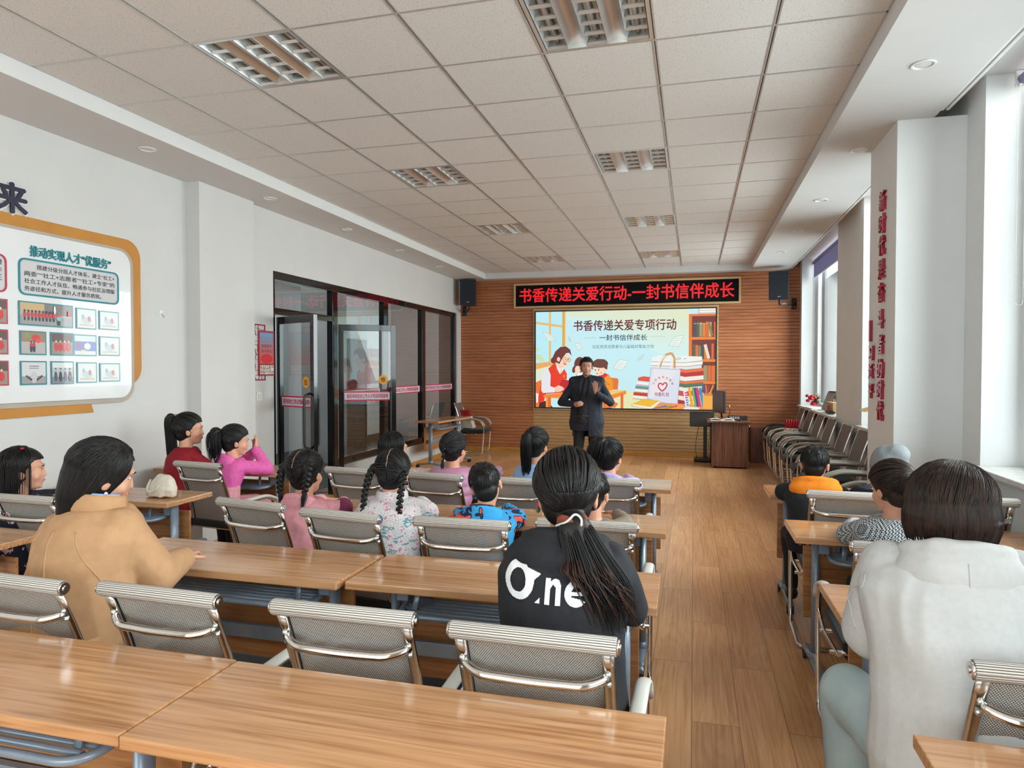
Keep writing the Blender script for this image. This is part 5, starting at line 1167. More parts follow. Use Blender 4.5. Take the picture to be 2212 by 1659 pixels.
def hair_surface(c, r):
    def f(d):
        d = Vector(d).normalized(); return Vector((c[0] + r[0] * d.x, c[1] + r[1] * d.y, c[2] + r[2] * d.z))
    return f
def sl(a, b_, t):
    a, b_ = Vector(a).normalized(), Vector(b_).normalized(); v = a.lerp(b_, t)
    return v.normalized() if v.length > 1e-4 else a
def braid(b, pts, r, n):
    """plaited lumps alternating left and right along a polyline"""
    pts = [Vector(p) for p in pts]; L = [0]
    for i in range(1, len(pts)): L.append(L[-1] + (pts[i] - pts[i - 1]).length)
    for k in range(n):
        q = L[-1] * k / (n - 1); i = max(1, next((j for j in range(1, len(pts)) if L[j] >= q - 1e-6), len(pts) - 1)); t = (q - L[i - 1]) / max(1e-6, L[i] - L[i - 1]); p = pts[i - 1].lerp(pts[i], t)
        d = (pts[i] - pts[i - 1]).normalized(); sx = 1 if k % 2 else -1; rr = r * (1 - 0.35 * k / n)
        side_ = Vector((1, 0, 0)) - d * d.x; side_.normalize()
        rot = Matrix.Rotation(sx * 0.65, 3, d.cross(side_)) @ Matrix((side_, d.cross(side_), -d)).transposed()
        b.ell(p + side_ * sx * rr * 0.34, (rr * 0.70, rr * 0.80, rr * 1.25), 10, 7, rot)
def make_hair(style, P, hs, parent, mat, seed, extra):
    """P: head matrix (local person space)."""
    rn = random.Random(seed); T = lambda v: P @ Vector(v)
    b = MB(); c, r = (0, -0.012, 0.030), (0.087, 0.107, 0.097)
    if style == 'bob': c, r = (0, -0.012, 0.026), (0.098, 0.110, 0.098)
    if style == 'short': r = (0.083, 0.103, 0.094)
    if style == 'swept': c, r = (0, -0.014, 0.026), (0.086, 0.104, 0.094)
    hv = extra.get('hv', 1.07 if style not in ('short', 'bob') else 1.0); r = tuple(x * hv for x in r)
    sc = lambda v: (v[0] * hs, v[1] * hs, v[2] * hs)
    R3 = P.to_3x3()
    b.ell(T(sc(c)), sc(r), 28, 18, R3)
    b.ell(T(sc((0, -0.045, -0.025))), sc((0.074 if style != 'short' else 0.066, 0.055, 0.070)), 18, 12, R3)
    surf = hair_surface(sc(c), sc((r[0] * 1.012, r[1] * 1.012, r[2] * 1.012)))
    S = MB(); strands = []
    def arc(a, e, k=9, lift=1.0):
        j = rn.uniform(1.0, 1.06); return [T(surf(sl(a, e, t / k)) * (1 + (j - 1) * math.sin(PI * t / k))) for t in range(k + 1)]
    def arc2(h, tie, k=12):
        h = Vector(h).normalized(); tie = Vector(tie).normalized(); f = max(0.0, min(1.0, (h.y + 0.35) / 0.9)); j = rn.uniform(1.0, 1.05)
        mid = Vector((h.x * 1.15, (h.y + tie.y) * 0.5, 0.25 + 0.95 * f * max(0.25, 1 - abs(h.x) * 0.75))).normalized(); out = []
        for q in range(k + 1):
            t = q / k; out.append(T(surf(sl(sl(h, mid, t), sl(mid, tie, t), t)) * (1 + (j - 1) * math.sin(PI * t))))
        return out
    def put(S_, pts, r0, r1=None):
        k = len(pts); S_.tube(pts, 1.0, 4, rs=[(r0 + ((r1 if r1 is not None else r0 * 0.4) - r0) * i / (k - 1)) for i in range(k)], caps=False)
    def hairline():
        a = rn.uniform(-PI, PI)           # 0 = front
        el_ = 0.18 + 0.42 * max(0, math.cos(a)) ** 2 - 0.75 * max(0, -math.cos(a)) - 0.15 * abs(math.sin(a))
        return Vector((math.sin(a), math.cos(a), el_ + rn.uniform(-.05, .05)))
    down = P.to_3x3().inverted() @ Vector((0, 0, -1))
    wd = lambda v: Vector(v)              # person-space vector
    if style in ('pony', 'lowpony'):
        tie = Vector(extra.get('tie', (0, -0.85, 0.35)))
        for k in range(extra.get('m', 340)): put(S, arc2(hairline(), tie + Vector((rn.uniform(-.09, .09), 0, rn.uniform(-.09, .09)))), extra.get('sr', 0.0030) * hs, 0.0022 * hs)
        t0 = T(surf(tie)); back = (t0 - T(sc(c))).normalized(); L = extra.get('len', 0.3); wdt = extra.get('w', 0.035)
        off = Vector(extra.get('off', (0, 0, 0)))
        mid = t0 + back * 0.035 * hs; mid2 = t0 + back * 0.045 * hs + Vector((0, 0, -0.06)) + off * 0.3; end = t0 + back * 0.02 + Vector((0, 0, -L)) + off
        core = fillet([t0, mid, mid2, mid2.lerp(end, 0.5), end], 0.03, 4); kk = len(core)
        b.tube(core, (wdt * 0.80, wdt * 0.55), 12, rs=[0.45 + 0.75 * math.sin(min(1, (i / (kk - 1)) * 1.35 + 0.12) * PI) ** 0.8 * 0.9 if i / (kk - 1) < 0.55 else max(0.25, 1.1 - (i / (kk - 1) - 0.4) * 1.1) for i in range(kk)])
        for k in range(int(extra.get('n', 110) * 1.7)):
            a, q = rn.uniform(0, 2 * PI), rn.uniform(0.65, 1.05) if rn.random() < 0.75 else rn.random(); u = Vector((math.cos(a) * q, math.sin(a) * q * 0.7, 0)); fl = extra.get('flare', 1.0)
            pts = [t0 + u * wdt * 0.3, mid + u * wdt * 0.9, mid2 + u * wdt * 1.15, mid2.lerp(end, 0.5) + u * wdt * (1.15 * fl), end + u * wdt * (0.9 * fl) + Vector((0, 0, rn.uniform(-.05, .06)))]
            put(S, fillet(pts, 0.04, 3), 0.0032 * hs, 0.0008)
        b.ell(t0, (0.016 * hs,) * 3, 10, 8)
    elif style in ('braids', 'braid'):
        ties = extra['ties']
        for tv, path in ties:
            tv = Vector(tv); sgn = 0 if len(ties) == 1 else (1 if tv.x > 0 else -1)
            for k in range(420 // len(ties)):
                h = hairline()
                if sgn: h.x = abs(h.x) * sgn + sgn * 0.02
                if rn.random() < 0.68 and sgn: a = rn.uniform(0.5, 4.0); h = Vector((sgn * 0.03, math.cos(a), math.sin(a)))
                put(S, arc(h, tv + Vector((0, rn.uniform(-.09, .09), rn.uniform(-.09, .09)))), 0.0030 * hs, 0.0022 * hs)
            t0 = T(surf(tv)); pts = [t0] + [t0 + Vector(p) for p in path]
            braid(S, fillet(pts, 0.03, 4), extra.get('r', 0.017), extra.get('n', 15))
            e = pts[-1]; d = (pts[-1] - pts[-2]).normalized()
            for k in range(34):
                u = Vector((rn.uniform(-1, 1), rn.uniform(-1, 1), 0)) * 0.010; put(S, [e - d * 0.01 + u * 0.3, e + d * 0.03 + u * 1.2, e + d * (extra.get('tuft', 0.08) * rn.uniform(.7, 1)) + u * 0.8], 0.0028, 0.0006)
            cap(S, e, e + d * extra.get('tuft', 0.08) * 0.7, 0.009, 0.003)
    elif style in ('long', 'bob', 'swept'):
        L = extra.get('len', 0.25); top = Vector(extra.get('part', (0.15, 0.25, 1))); lim = extra.get('front', 0.75)
        wv = extra.get('w', 0.085); bk = extra.get('back', 0.055)
        if style == 'long':
            secs = []
            for k in range(7):
                q = k / 6; p = T(sc((0, -0.035 - bk * min(1, q * 2) * 0.6, 0.01))); secs.append((p + Vector((0, 0, -L * q)), wv * hs * (1.0 - 0.28 * q ** 2), 0.050 * hs * (1 - 0.45 * q)))
            secs.reverse(); loft(b, secs)
        if style == 'bob':
            secs = []
            for q, ww, dd in ((0, 0.094, 0.100), (0.25, 0.101, 0.105), (0.5, 0.104, 0.106), (0.75, 0.100, 0.100), (1.0, 0.084, 0.084)): secs.append((T(sc((0, -0.025, 0.03))) + Vector((0, 0, -L * q)), ww * hs, dd * hs))
            secs.reverse(); loft(b, secs, 28)
        if style == 'swept':
            b.ell(T(sc((0, -0.040, -0.045))), sc((0.080, 0.070, 0.080)), 18, 12, R3)
        for k in range(extra.get('n', 260)):
            a = rn.uniform(-PI * lim, PI * lim) + PI; e = Vector((math.sin(a), math.cos(a), -0.12 + 0.1 * rn.random())); p = arc(top + Vector((rn.uniform(-.06, .06), rn.uniform(-.3, .25), 0)), e, 8)
            q = p[-1]; o_ = (q - T(sc(c))); o_.z = 0; o_.normalize()
            if style == 'long': tail = [q + o_ * 0.004 + Vector((0, 0, -L * t)) + (T(sc((0, -0.085, 0))) - q).project(Vector((1, 0, 0))) * t * 0.25 for t in (0.2, 0.45, 0.7, 1.0 * rn.uniform(0.85, 1.0))]
            elif style == 'bob': tail = [q + o_ * 0.005 + Vector((0, 0, -L * 0.2)), q + o_ * 0.009 + Vector((0, 0, -L * 0.5)), q + o_ * 0.004 + Vector((0, 0, -L * 0.8)), q - o_ * 0.006 + Vector((0, 0, -L * rn.uniform(.95, 1.12)))]
            else:
                g = T(sc((0, -0.080, -0.20))); tail = [q.lerp(g, 0.3) + o_ * 0.020, q.lerp(g, 0.62) + o_ * 0.024, q.lerp(g, 0.95) + o_ * 0.012]
            put(S, fillet(p + tail, 0.05, 1), (0.0021 if style == 'bob' else 0.0028) * hs, 0.0008)
    else:
        for k in range(420):
            d = Vector((rn.gauss(0, 1), rn.gauss(-0.25, 1), abs(rn.gauss(0.5, 0.7)) - 0.25)); d.normalize()
            if d.y > 0.55 and d.z < 0.35: continue
            w = Vector((0.1, -0.35, 0.95)); t = sl(w, d, 1.16); p0 = T(surf(d)); p1 = T(surf(t)); dirv = (p1 - p0); dirv = dirv.normalized() * 0.022 * hs if dirv.length > 1e-5 else Vector((0, 0, 0.02))
            o_ = (p0 - T(sc(c))).normalized(); put(S, [p0 - o_ * 0.002, p0 + dirv * 0.5 + o_ * 0.003, p0 + dirv + o_ * 0.003], 0.0020 * hs, 0.0006)
    me = fuse(b, 0.007 if hs > 0.95 else 0.006, 2)
    Pi = P.inverted()
    for v in me.vertices:            # keep the hairline clear of the face
        q = Pi @ v.co / hs
        if q.y > 0.018 and q.z < min(0.060, (q.y - 0.018) * 1.5) and q.z > -0.14: v.co = T(Vector((q.x * 0.72, min(q.y, 0.10) * 0.72, q.z)) * hs)
    add_mesh(me, S)
    for p in me.polygons: p.use_smooth = True
    return link('hair', me, mat, parent), surf, T

def person(lab, head, yaw=0, hyaw=0, pitch=0, roll=0, hs=0.92, bs=0.72, lean=0.10, topmat='black_cotton', topname='jacket', style='pony', hx=None, haircol='hair', skin='skinkid', seed=1, infl=0.022,
           arms=None, legs='jeans_dark', fit=1.0, wr=(0.006, 9), stand=False, vox=0.008, group=None, wide=1.0, hip=None, knees=None, shoes='castor', sleeve=1.0, smooth=3, hands=True, cat='person', hood=None, addtop=None, neck=0.135, nofs=0.02):
    yw = R(yaw); F = Vector((-math.sin(yw), math.cos(yw), 0)); hp = Vector(head)
    base = Vector((hp.x, hp.y, 0)) - F * lean
    t = thing('person', lab, cat, base, yw, group)
    hipz = hip if hip is not None else (0.92 * bs if stand else 0.545)
    Nz = hp.z - neck * hs; N_ = Vector((0, lean - nofs, Nz)); H = Vector((0, lean, hp.z))
    P = Matrix.Translation(H) @ Matrix.Rotation(R(hyaw), 4, 'Z') @ Matrix.Rotation(R(roll), 4, 'Y') @ Matrix.Rotation(R(-pitch), 4, 'X')
    T = lambda v: P @ (Vector(v) * hs); R3 = P.to_3x3()
    Lt = Nz - hipz
    def spine(q): return Vector((0, N_.y * (q ** 1.4), hipz + Lt * q))
    def torso(b, e, f=1.0, top=True):
        S_ = [(-0.10, .155, .105), (0.0, .170, .118), (0.22, .155, .108), (0.42, .150, .108), (0.62, .165, .116), (0.80, .176, .112), (0.92, .150, .092), (1.0, .075, .062)]
        loft(b, [(spine(max(q, 0)) if q >= 0 else spine(0) + Vector((0, 0, -0.10 * bs)), (w * bs * f * wide + e), (d * bs * f + e)) for q, w, d in S_], 24)
    shy = 0.150 * bs * wide
    SH = {s: Vector((s * shy, N_.y - 0.004, Nz - 0.055 * bs)) for s in (-1, 1)}
    A = {}
    for s in (-1, 1):
        if arms and arms.get(s): el_, wr_ = Vector(arms[s][0]), Vector(arms[s][1]); fd = Vector(arms[s][2]) if len(arms[s]) > 2 else None; pn = Vector(arms[s][3]) if len(arms[s]) > 3 else None; fi = arms[s][4] if len(arms[s]) > 4 else False
        else:
            el_ = Vector((s * (shy + 0.05 * bs), N_.y + 0.13 * bs, max(Nz - 0.28 * bs, 0.775))); wr_ = Vector((s * 0.07, N_.y + 0.36 * bs, 0.785)); fd = None; pn = None; fi = False
        fd = fd or (Vector((-s * 0.5, 0.6, 0))); pn = pn or Vector((0, 0, -1)); A[s] = (el_, wr_, fd, pn, fi)
    # ---- body
    b = MB(); torso(b, 0, 0.92)
    cap(b, N_ + Vector((0, -0.006, -0.03)), T((0, -0.018, -0.055)), 0.050 * hs, 0.050 * hs)
    for c, r_ in (((0, -0.008, 0.026), (.076, .094, .088)), ((0, 0.026, -0.028), (.060, .070, .080)), ((0, 0.046, -0.078), (.040, .040, .036)), ((0, 0.072, -0.094), (.020, .016, .016)), ((.034, .052, -.036), (.026, .030, .028)), ((-.034, .052, -.036), (.026, .030, .028)),
                  ((0, 0.082, 0.020), (.044, .018, .018)), ((0, 0.086, -0.064), (.020, .014, .012)), ((.078, -0.002, -.018), (.009, .019, .029)), ((-.078, -0.002, -.018), (.009, .019, .029)), ((.080, -0.008, -.004), (.010, .016, .014)), ((-.080, -0.008, -.004), (.010, .016, .014))):
        b.ell(T(c), tuple(x * hs for x in r_), 18, 12, R3)
    cap(b, T((0, .090, .002)), T((0, .100, -.034)), 0.007 * hs, 0.0100 * hs, 10)
    for s in (-1, 1):
        el_, w_, fd, pn, fi = A[s]; cap(b, SH[s] + Vector((-s * 0.020, 0, -0.020)), el_, 0.040 * bs, 0.034 * bs); cap(b, el_, w_, 0.035 * bs, 0.026 * bs)
        if hands: hand(b, w_, fd, pn, 0.95 * (bs if bs > .9 else bs * 1.05), -s, fi if isinstance(fi, float) else 0.30, fist=fi is True)
    K = {}
    for s in (-1, 1):
        hj = Vector((s * 0.088 * bs, 0.0, hipz - 0.02))
        if stand: kn = Vector((s * 0.105 * bs, 0.015, 0.50 * bs)); an = Vector((s * 0.115 * bs, -0.01, 0.09))
        elif knees and knees.get(s): kn, an = Vector(knees[s][0]), Vector(knees[s][1])
        else: kn = Vector((s * 0.10 * bs, 0.42 * bs, 0.515)); an = Vector((s * 0.10 * bs, 0.44 * bs, max(0.085, 0.50 - 0.40 * bs)))
        K[s] = (hj, kn, an); cap(b, hj, kn, 0.070 * bs, 0.048 * bs); cap(b, kn, an, 0.048 * bs, 0.032 * bs); cap(b, an, an + Vector((0, 0.09 * bs, -0.035)), 0.03 * bs, 0.026 * bs)
    link('body', fuse(b, min(vox, 0.0055) if (hands and bs > 0.9) else 0.006, 2), skin, t)
    # ---- eyes, brows, mouth
    for s in (-1, 1):
        b = MB(); b.ell(T((s * 0.030, 0.0790, 0.001)), (0.0125 * hs, 0.006 * hs, 0.0062 * hs), 10, 8, R3); e = b.build('eye', 'eyew', t)
        b = MB(); b.ell(T((s * 0.030, 0.0842, 0.001)), (0.0052 * hs, 0.0025 * hs, 0.0052 * hs), 8, 6, R3); b.build('iris', 'iris', e)
        b = MB(); b.tube([T((s * 0.015, 0.097, 0.020)), T((s * 0.030, 0.095, 0.025)), T((s * 0.045, 0.084, 0.019))], 1.0, 6, rs=[0.0022 * hs, 0.0030 * hs, 0.0012 * hs]); b.build('eyebrow', 'hair', t)
    b = MB(); b.tube([T((-0.020, 0.086, -0.063)), T((-0.006, 0.095, -0.0605)), T((0.006, 0.095, -0.0605)), T((0.020, 0.086, -0.063))], 1.0, 8, rs=[0.0015 * hs, 0.0055 * hs, 0.0055 * hs, 0.0015 * hs]); b.build('mouth', 'lip', t)
    # ---- hair
    hair = None
    if style: hair, surf, TT = make_hair(style, P, hs, t, haircol, seed, hx or {})
    # ---- trousers, shoes
    b = MB(); e = 0.016
    loft(b, [((0, 0, hipz - 0.09 * bs), 0.155 * bs * wide + e, 0.11 * bs + e), ((0, 0, hipz), 0.172 * bs * wide + e * 0.6, 0.12 * bs + e * 0.6), ((0, 0, hipz + 0.10 * bs), 0.155 * bs * wide, 0.105 * bs)], 20)
    for s in (-1, 1):
        hj, kn, an = K[s]; cap(b, hj, kn, 0.082 * bs * fit, 0.062 * bs * fit); d_ = (an - kn); cap(b, kn, kn + d_ * 0.97, 0.062 * bs * fit, 0.048 * bs * fit)
    link('trousers', fuse(b, 0.011, 3, wrinkle(0.005, 8, seed)), legs, t)
    for s in (-1, 1):
        hj, kn, an = K[s]; b = MB(); z = an.z - 0.085 if stand or an.z < 0.1 else an.z - 0.08
        P_ = an + Vector((0, 0.05 * bs, -0.048)); b.ell(P_, (0.042 * bs + 0.008, 0.125 * bs, 0.034), 16, 10); b.ell(an + Vector((0, -0.02 * bs, -0.03)), (0.038 * bs + 0.006, 0.05 * bs, 0.045), 14, 10)
        me = fuse(b, 0.009, 2)
        for v in me.vertices: v.co.z = max(v.co.z, an.z - 0.082)
        link('shoe', me, shoes, t)
    # ---- upper garment
    b = MB(); torso(b, infl, 1.02)
    for s in (-1, 1):
        el_, w_, fd, pn, fi = A[s]; r0 = (0.048 * bs + infl * 0.62) * sleeve; cap(b, SH[s] + Vector((-s * 0.020, 0, -0.014)), el_, r0, r0 * 0.90); wv = el_.lerp(w_, 0.93); cap(b, el_, wv, r0 * 0.88, 0.032 * bs + infl * 0.4)
    if addtop: addtop(b, N_, bs, SH, A, T)
    top = link(topname, fuse(b, vox, smooth, wrinkle(wr[0], wr[1], seed + 5)), topmat, t)
    if hood:
        b = MB(); hc, dz, w_ = hood[1], hood[2] if len(hood) > 2 else 0.0, hood[3] if len(hood) > 3 else 1.0
        Rb = Matrix.Rotation(R(-18), 3, 'X')
        b.ell(N_ + Vector((0, -0.078 * bs, -0.040 * bs + dz)), (0.134 * bs * w_, 0.078 * bs, 0.088 * bs), 28, 18, Rb)
        b.ell(N_ + Vector((0, -0.100 * bs, -0.075 * bs + dz)), (0.096 * bs * w_, 0.058 * bs, 0.082 * bs), 24, 14, Rb)
        P_ = [N_ + Vector((math.cos(R(a)) * 0.112 * bs * w_, math.sin(R(a)) * 0.098 * bs - 0.012, 0.004 + dz - 0.030 * math.sin(R(a)))) for a in range(-170, -8, 10)]
        b.tube(P_, 0.024 * bs, 12, rs=[0.55 + 0.45 * math.sin(PI * i / (len(P_) - 1)) for i in range(len(P_))])
        ho = link('hood', fuse(b, 0.009, 10, wrinkle(0.006, 10, seed + 2)), hood[0], t)
    return t, top, T, N_, hair, A, K
def decal_project(mesh_o, verts, d=(0, 1, 0), off=0.002):
    bvh = BVHTree.FromPolygons([v.co.copy() for v in mesh_o.data.vertices], [tuple(p.vertices) for p in mesh_o.data.polygons]); d = Vector(d)
    for v in verts:
        h = bvh.ray_cast(v.co - d * 0.6, d)
        if h[0] is not None: v.co = h[0] - d * off
def surf_tube(name, mesh_o, pts, r, mat, parent, d=(0, 1, 0), sub=10):
    """raised seam lying on a garment"""
    pts = [Vector(p) for p in pts]; Q = []
    for a, c in zip(pts[:-1], pts[1:]):
        for k in range(sub): Q.append(a.lerp(c, k / sub))
    Q.append(pts[-1]); bvh = BVHTree.FromPolygons([v.co.copy() for v in mesh_o.data.vertices], [tuple(p.vertices) for p in mesh_o.data.polygons]); d = Vector(d); W = []
    for q in Q:
        h = bvh.ray_cast(q - d * 0.6, d)
        if h[0] is not None: W.append(h[0])
    if len(W) > 2:
        b = MB(); b.tube(W, r, 8); return b.build(name, mat, parent)
def surf_shape(name, mesh_o, poly, z0, mat, parent, holes=(), cell=0.006, d=(0, 1, 0), off=0.0025):
    """flat print lying on a garment: filled outline sampled on a fine grid"""
    def inside(x, z, pl):
        c = False; j = len(pl) - 1
        for i in range(len(pl)):
            if (pl[i][1] > z) != (pl[j][1] > z) and x < (pl[j][0] - pl[i][0]) * (z - pl[i][1]) / (pl[j][1] - pl[i][1]) + pl[i][0]: c = not c
            j = i
        return c
    xs = [p[0] for p in poly]; zs = [p[1] for p in poly]; nx = int((max(xs) - min(xs)) / cell) + 1; nz = int((max(zs) - min(zs)) / cell) + 1; b = MB(); V = {}
    def vt(i, j):
        if (i, j) not in V: V[i, j] = b.bm.verts.new((min(xs) + i * cell, 0, min(zs) + j * cell))
        return V[i, j]
    for i in range(nx):
        for j in range(nz):
            x, z = min(xs) + (i + .5) * cell, min(zs) + (j + .5) * cell
            if inside(x, z, poly) and not any(inside(x, z, h) for h in holes): b._face([vt(i, j), vt(i + 1, j), vt(i + 1, j + 1), vt(i, j + 1)], True)
    decal_project(mesh_o, b.bm.verts, d, off); return b.build(name, mat, parent)
def torus(name, c, R_, r, mat, parent, nrm=(0, 0, 1), n=24, lump=0.0):
    nrm = Vector(nrm).normalized(); u = nrm.orthogonal().normalized(); w = nrm.cross(u); c = Vector(c)
    b = MB(); b.tube([c + (u * math.cos(2 * PI * k / n) + w * math.sin(2 * PI * k / n)) * R_ * (1 + lump * math.sin(k * 2.4)) for k in range(n)], r, 8, closed=True, rs=[1 + lump * math.sin(k * 3.1) for k in range(n)]); return b.build(name, mat, parent)
def w2l(head, yaw, lean, p):
    yw = R(yaw); F = Vector((-math.sin(yw), math.cos(yw), 0)); o = Vector((head[0], head[1], 0)) - F * lean
    return Matrix.Rotation(-yw, 3, 'Z') @ (Vector(p) - o)
def mansh(b, N_, bs, SH, A, T):
    for s in (-1, 1): cap(b, SH[s] + Vector((-s * 0.01, 0, 0.012)), N_ + Vector((s * 0.05, -0.005, -0.01)), 0.062, 0.05)
# ---- 1 the man speaking in front of the screen
hd = (-1.300, 8.46, 1.575)
man, jk, T, N_, hair, A, K = \
  person('man in an open navy suit jacket standing before the screen with one palm raised', hd, yaw=180, hyaw=12, pitch=4, hs=0.98, bs=0.98, lean=0.02, stand=True, hip=0.87, style='short', topmat='navy_suit', topname='suit_jacket', legs='black_suit', skin='skinman', seed=3, infl=0.016, wr=(0.005, 9),
    arms={1: ((0.315, 0.03, 1.12), (0.115, 0.20, 1.105), (-0.6, 0.75, 0.1), (-0.6, -0.6, 0.2), True), -1: ((-0.305, 0.06, 1.13), (-0.150, 0.24, 1.255), (0.12, 0.06, 1.0), (0.15, 1.0, 0.0), 0.10)}, shoes='black', vox=0.007, wide=1.22, neck=0.150, addtop=mansh)
# jacket skirt, open front with the dark shirt showing, belt and buckle
b = MB(); loft(b, [((-0.012, -0.005, 0.70), 0.195, 0.135), ((-0.01, 0, 0.86), 0.195, 0.14), ((-0.008, 0.005, 1.02), 0.175, 0.130)], 28)
me = fuse(b, 0.010, 3, wrinkle(0.005, 9, 4))
bm = bmesh.new(); bm.from_mesh(me); bmesh.ops.delete(bm, geom=[f for f in bm.faces if f.calc_center_median().y > 0.04 and -0.045 < f.calc_center_median().x < 0.13], context='FACES'); bm.to_mesh(me); bm.free()
link('jacket_skirt', me, 'navy_suit', man)
b = MB(); loft(b, [((0.035, 0.012, 0.86), 0.125, 0.135), ((0.035, 0.012, 1.05), 0.10, 0.137), ((0.02, 0.020, 1.25), 0.075, 0.134), ((0.0, 0.02, 1.38), 0.055, 0.105), ((0, 0.01, 1.435), 0.058, 0.07)], 24); link('shirt', fuse(b, 0.009, 3), 'black_suit', man)
for s in (-1, 1):
    b = MB(); b.tube([(s * 0.045, 0.075, 1.445), (s * 0.06, 0.125, 1.36), (s * 0.05 + 0.02, 0.146, 1.22)], (0.022, 0.006), 8, up=(0, 1, 0)); b.build('lapel', 'navy_suit', man)
    b = MB(); b.tube([(s * 0.055, -0.01, 1.455), (s * 0.048, 0.05, 1.445), (s * 0.018, 0.085, 1.415)], (0.007, 0.022), 8, up=(0, 0, 1)); b.build('shirt_collar', 'black_suit', man)
b = MB(); b.tube([(0.035 + 0.130 * math.cos(R(a)), 0.012 + 0.140 * math.sin(R(a)), 0.955) for a in range(20, 165, 8)], (0.004, 0.016), 8, up=(0, 0, 1)); b.build('belt', 'black', man)
b = MB(); b.tube([(0.02 + x, 0.158, 0.955 + z) for x, z in ((-.02, -.018), (.02, -.018), (.02, .018), (-.02, .018))], 0.003, 6, closed=True); b.build('belt_buckle', 'brushed', man)
# ---- 2 black hoodie
hd = (-0.372, 2.05, 1.165)
def hoodtop(b, N_, bs, SH, A, T): b.ell(N_ + Vector((0, -0.02, -0.10)), (0.19 * bs, 0.12 * bs, 0.11))
p, tp, T, N_, hair, A, K = person('person in a black hoodie with white lettering and a low ponytail in a brown scrunchie', hd, yaw=3, hyaw=2, pitch=6, roll=-3, hs=1.06, bs=0.98, lean=0.16, style='lowpony', topmat='black_cotton', topname='hooded_sweatshirt', seed=11, infl=0.026, wide=1.0, wr=(0.010, 7), hip=0.56, vox=0.008, skin='skin', haircol='hair', addtop=hoodtop,
    hood=('black_cotton', 0, -0.005, 1.15), hx={'tie': (0.22, -0.78, -0.95), 'len': 0.25, 'w': 0.058, 'm': 620, 'sr': 0.0026, 'n': 330, 'flare': 1.5, 'off': (0.105, -0.045, 0)},
    arms={1: ((0.185, 0.24, 0.80), (0.06, 0.44, 0.79)), -1: ((-0.165, 0.24, 0.80), (-0.06, 0.45, 0.79))}, neck=0.120)
tie = T((0.020, -0.106, -0.066)); b = MB()
for k in range(3): b.tube([tie + Vector((0.034 * math.cos(a), 0.026 * math.sin(a) + 0.004 * math.sin(3 * a + k), 0.010 * math.sin(2 * a + k) - 0.007 * k)) for a in [2 * PI * q / 18 for q in range(18)]], 0.012, 8, closed=True)
M['rust'] = noisy('rust_scrunchie', srgb(140, 66, 44), srgb(110, 50, 34), 40, 0.8, bump=0.3); b.build('scrunchie', 'rust', p)
b = MB(); b.tube(fillet([tie + Vector((-0.045, -0.02, -0.012)), tie + Vector((-0.01, -0.035, 0.004)), tie + Vector((0.012, -0.03, 0.03)), tie + Vector((0.032, -0.025, 0.012)), tie + Vector((0.026, -0.03, -0.018))], 0.015, 4), 0.0035, 8); b.build('hair_clip', 'whitepl', p)
q = T((-0.090, 0.02, -0.035)); b = MB(); b.ell(q, (0.006, 0.012, 0.013)); cl = b.build('watermelon_clip', 'crimson', p); b = MB(); b.ell(q + Vector((-0.001, -0.002, -0.014)), (0.0065, 0.011, 0.008)); b.build('clip_rind', 'leaf', cl)
S = MB(); rn = random.Random(5); t0 = T((0.03, -0.115, -0.12))       # reddish ends of the tail
for k in range(80):
    a, r_ = rn.uniform(0, 2 * PI), rn.random() ** 0.5; u = Vector((math.cos(a) * r_, math.sin(a) * r_ * 0.5, 0)) * 0.074; e = t0 + Vector((0.098, -0.055, -0.19)) + u * 1.15 + Vector((0, 0, rn.uniform(-.03, .08)))
    m_ = t0 + Vector((0.03, -0.050, -0.07)); S.tube([t0 + u * 0.5, m_ + u * 1.05, e.lerp(m_, 0.4) + u * 0.3, e], 1.0, 4, rs=[0.0014, 0.0020, 0.0018, 0.0006])
S.build('tail_highlights', 'hairtip', p)
WH = M['whiteprint'] = noisy('white_print', (0.80, 0.80, 0.82), (0.76, 0.76, 0.78), 20, 0.5)
cx, cz, q = -0.118, 0.945, 0.84
def LS(pts): return [(cx + x * q, cz + z * q) for x, z in pts]
O_ = [(0.055 * math.cos(R(a)), 0.060 * math.sin(R(a))) for a in range(95, 372, 9)] + [(0.078, 0.026), (0.030, 0.040), (-0.010, 0.078)]
surf_shape('lettering', tp, LS(O_), 0, WH, p, holes=[LS([(-0.004 + 0.030 * math.cos(a), -0.002 + 0.036 * math.sin(a)) for a in [R(k * 15) for k in range(24)]])], cell=0.0016)
surf_shape('lettering', tp, LS([(0.060, -0.060), (0.080, -0.060), (0.080, -0.042)]), 0, WH, p, cell=0.0016)
surf_shape('lettering', tp, LS([(0.096 + x, z) for x, z in [(0, -0.060), (0.018, -0.060), (0.018, -0.012), (0.026, 0.0), (0.036, -0.008), (0.036, -0.060), (0.054, -0.060), (0.054, -0.002), (0.046, 0.014), (0.030, 0.017), (0.018, 0.008), (0.018, 0.016), (0, 0.016)]]), 0, WH, p, cell=0.0016)
ex, ez = 0.200, -0.024
surf_shape('lettering', tp, LS([(ex + 0.038 * math.cos(R(a)), ez + 0.040 * math.sin(R(a))) for a in range(0, 325, 12)] + [(ex + 0.014, ez - 0.016), (ex - 0.016, ez - 0.010), (ex - 0.016, ez - 0.006), (ex + 0.036, ez - 0.006)]), 0, WH, p, holes=[LS([(ex - 0.016, ez + 0.006), (ex + 0.018, ez + 0.006), (ex + 0.010, ez + 0.020), (ex - 0.008, ez + 0.020)])], cell=0.0016)
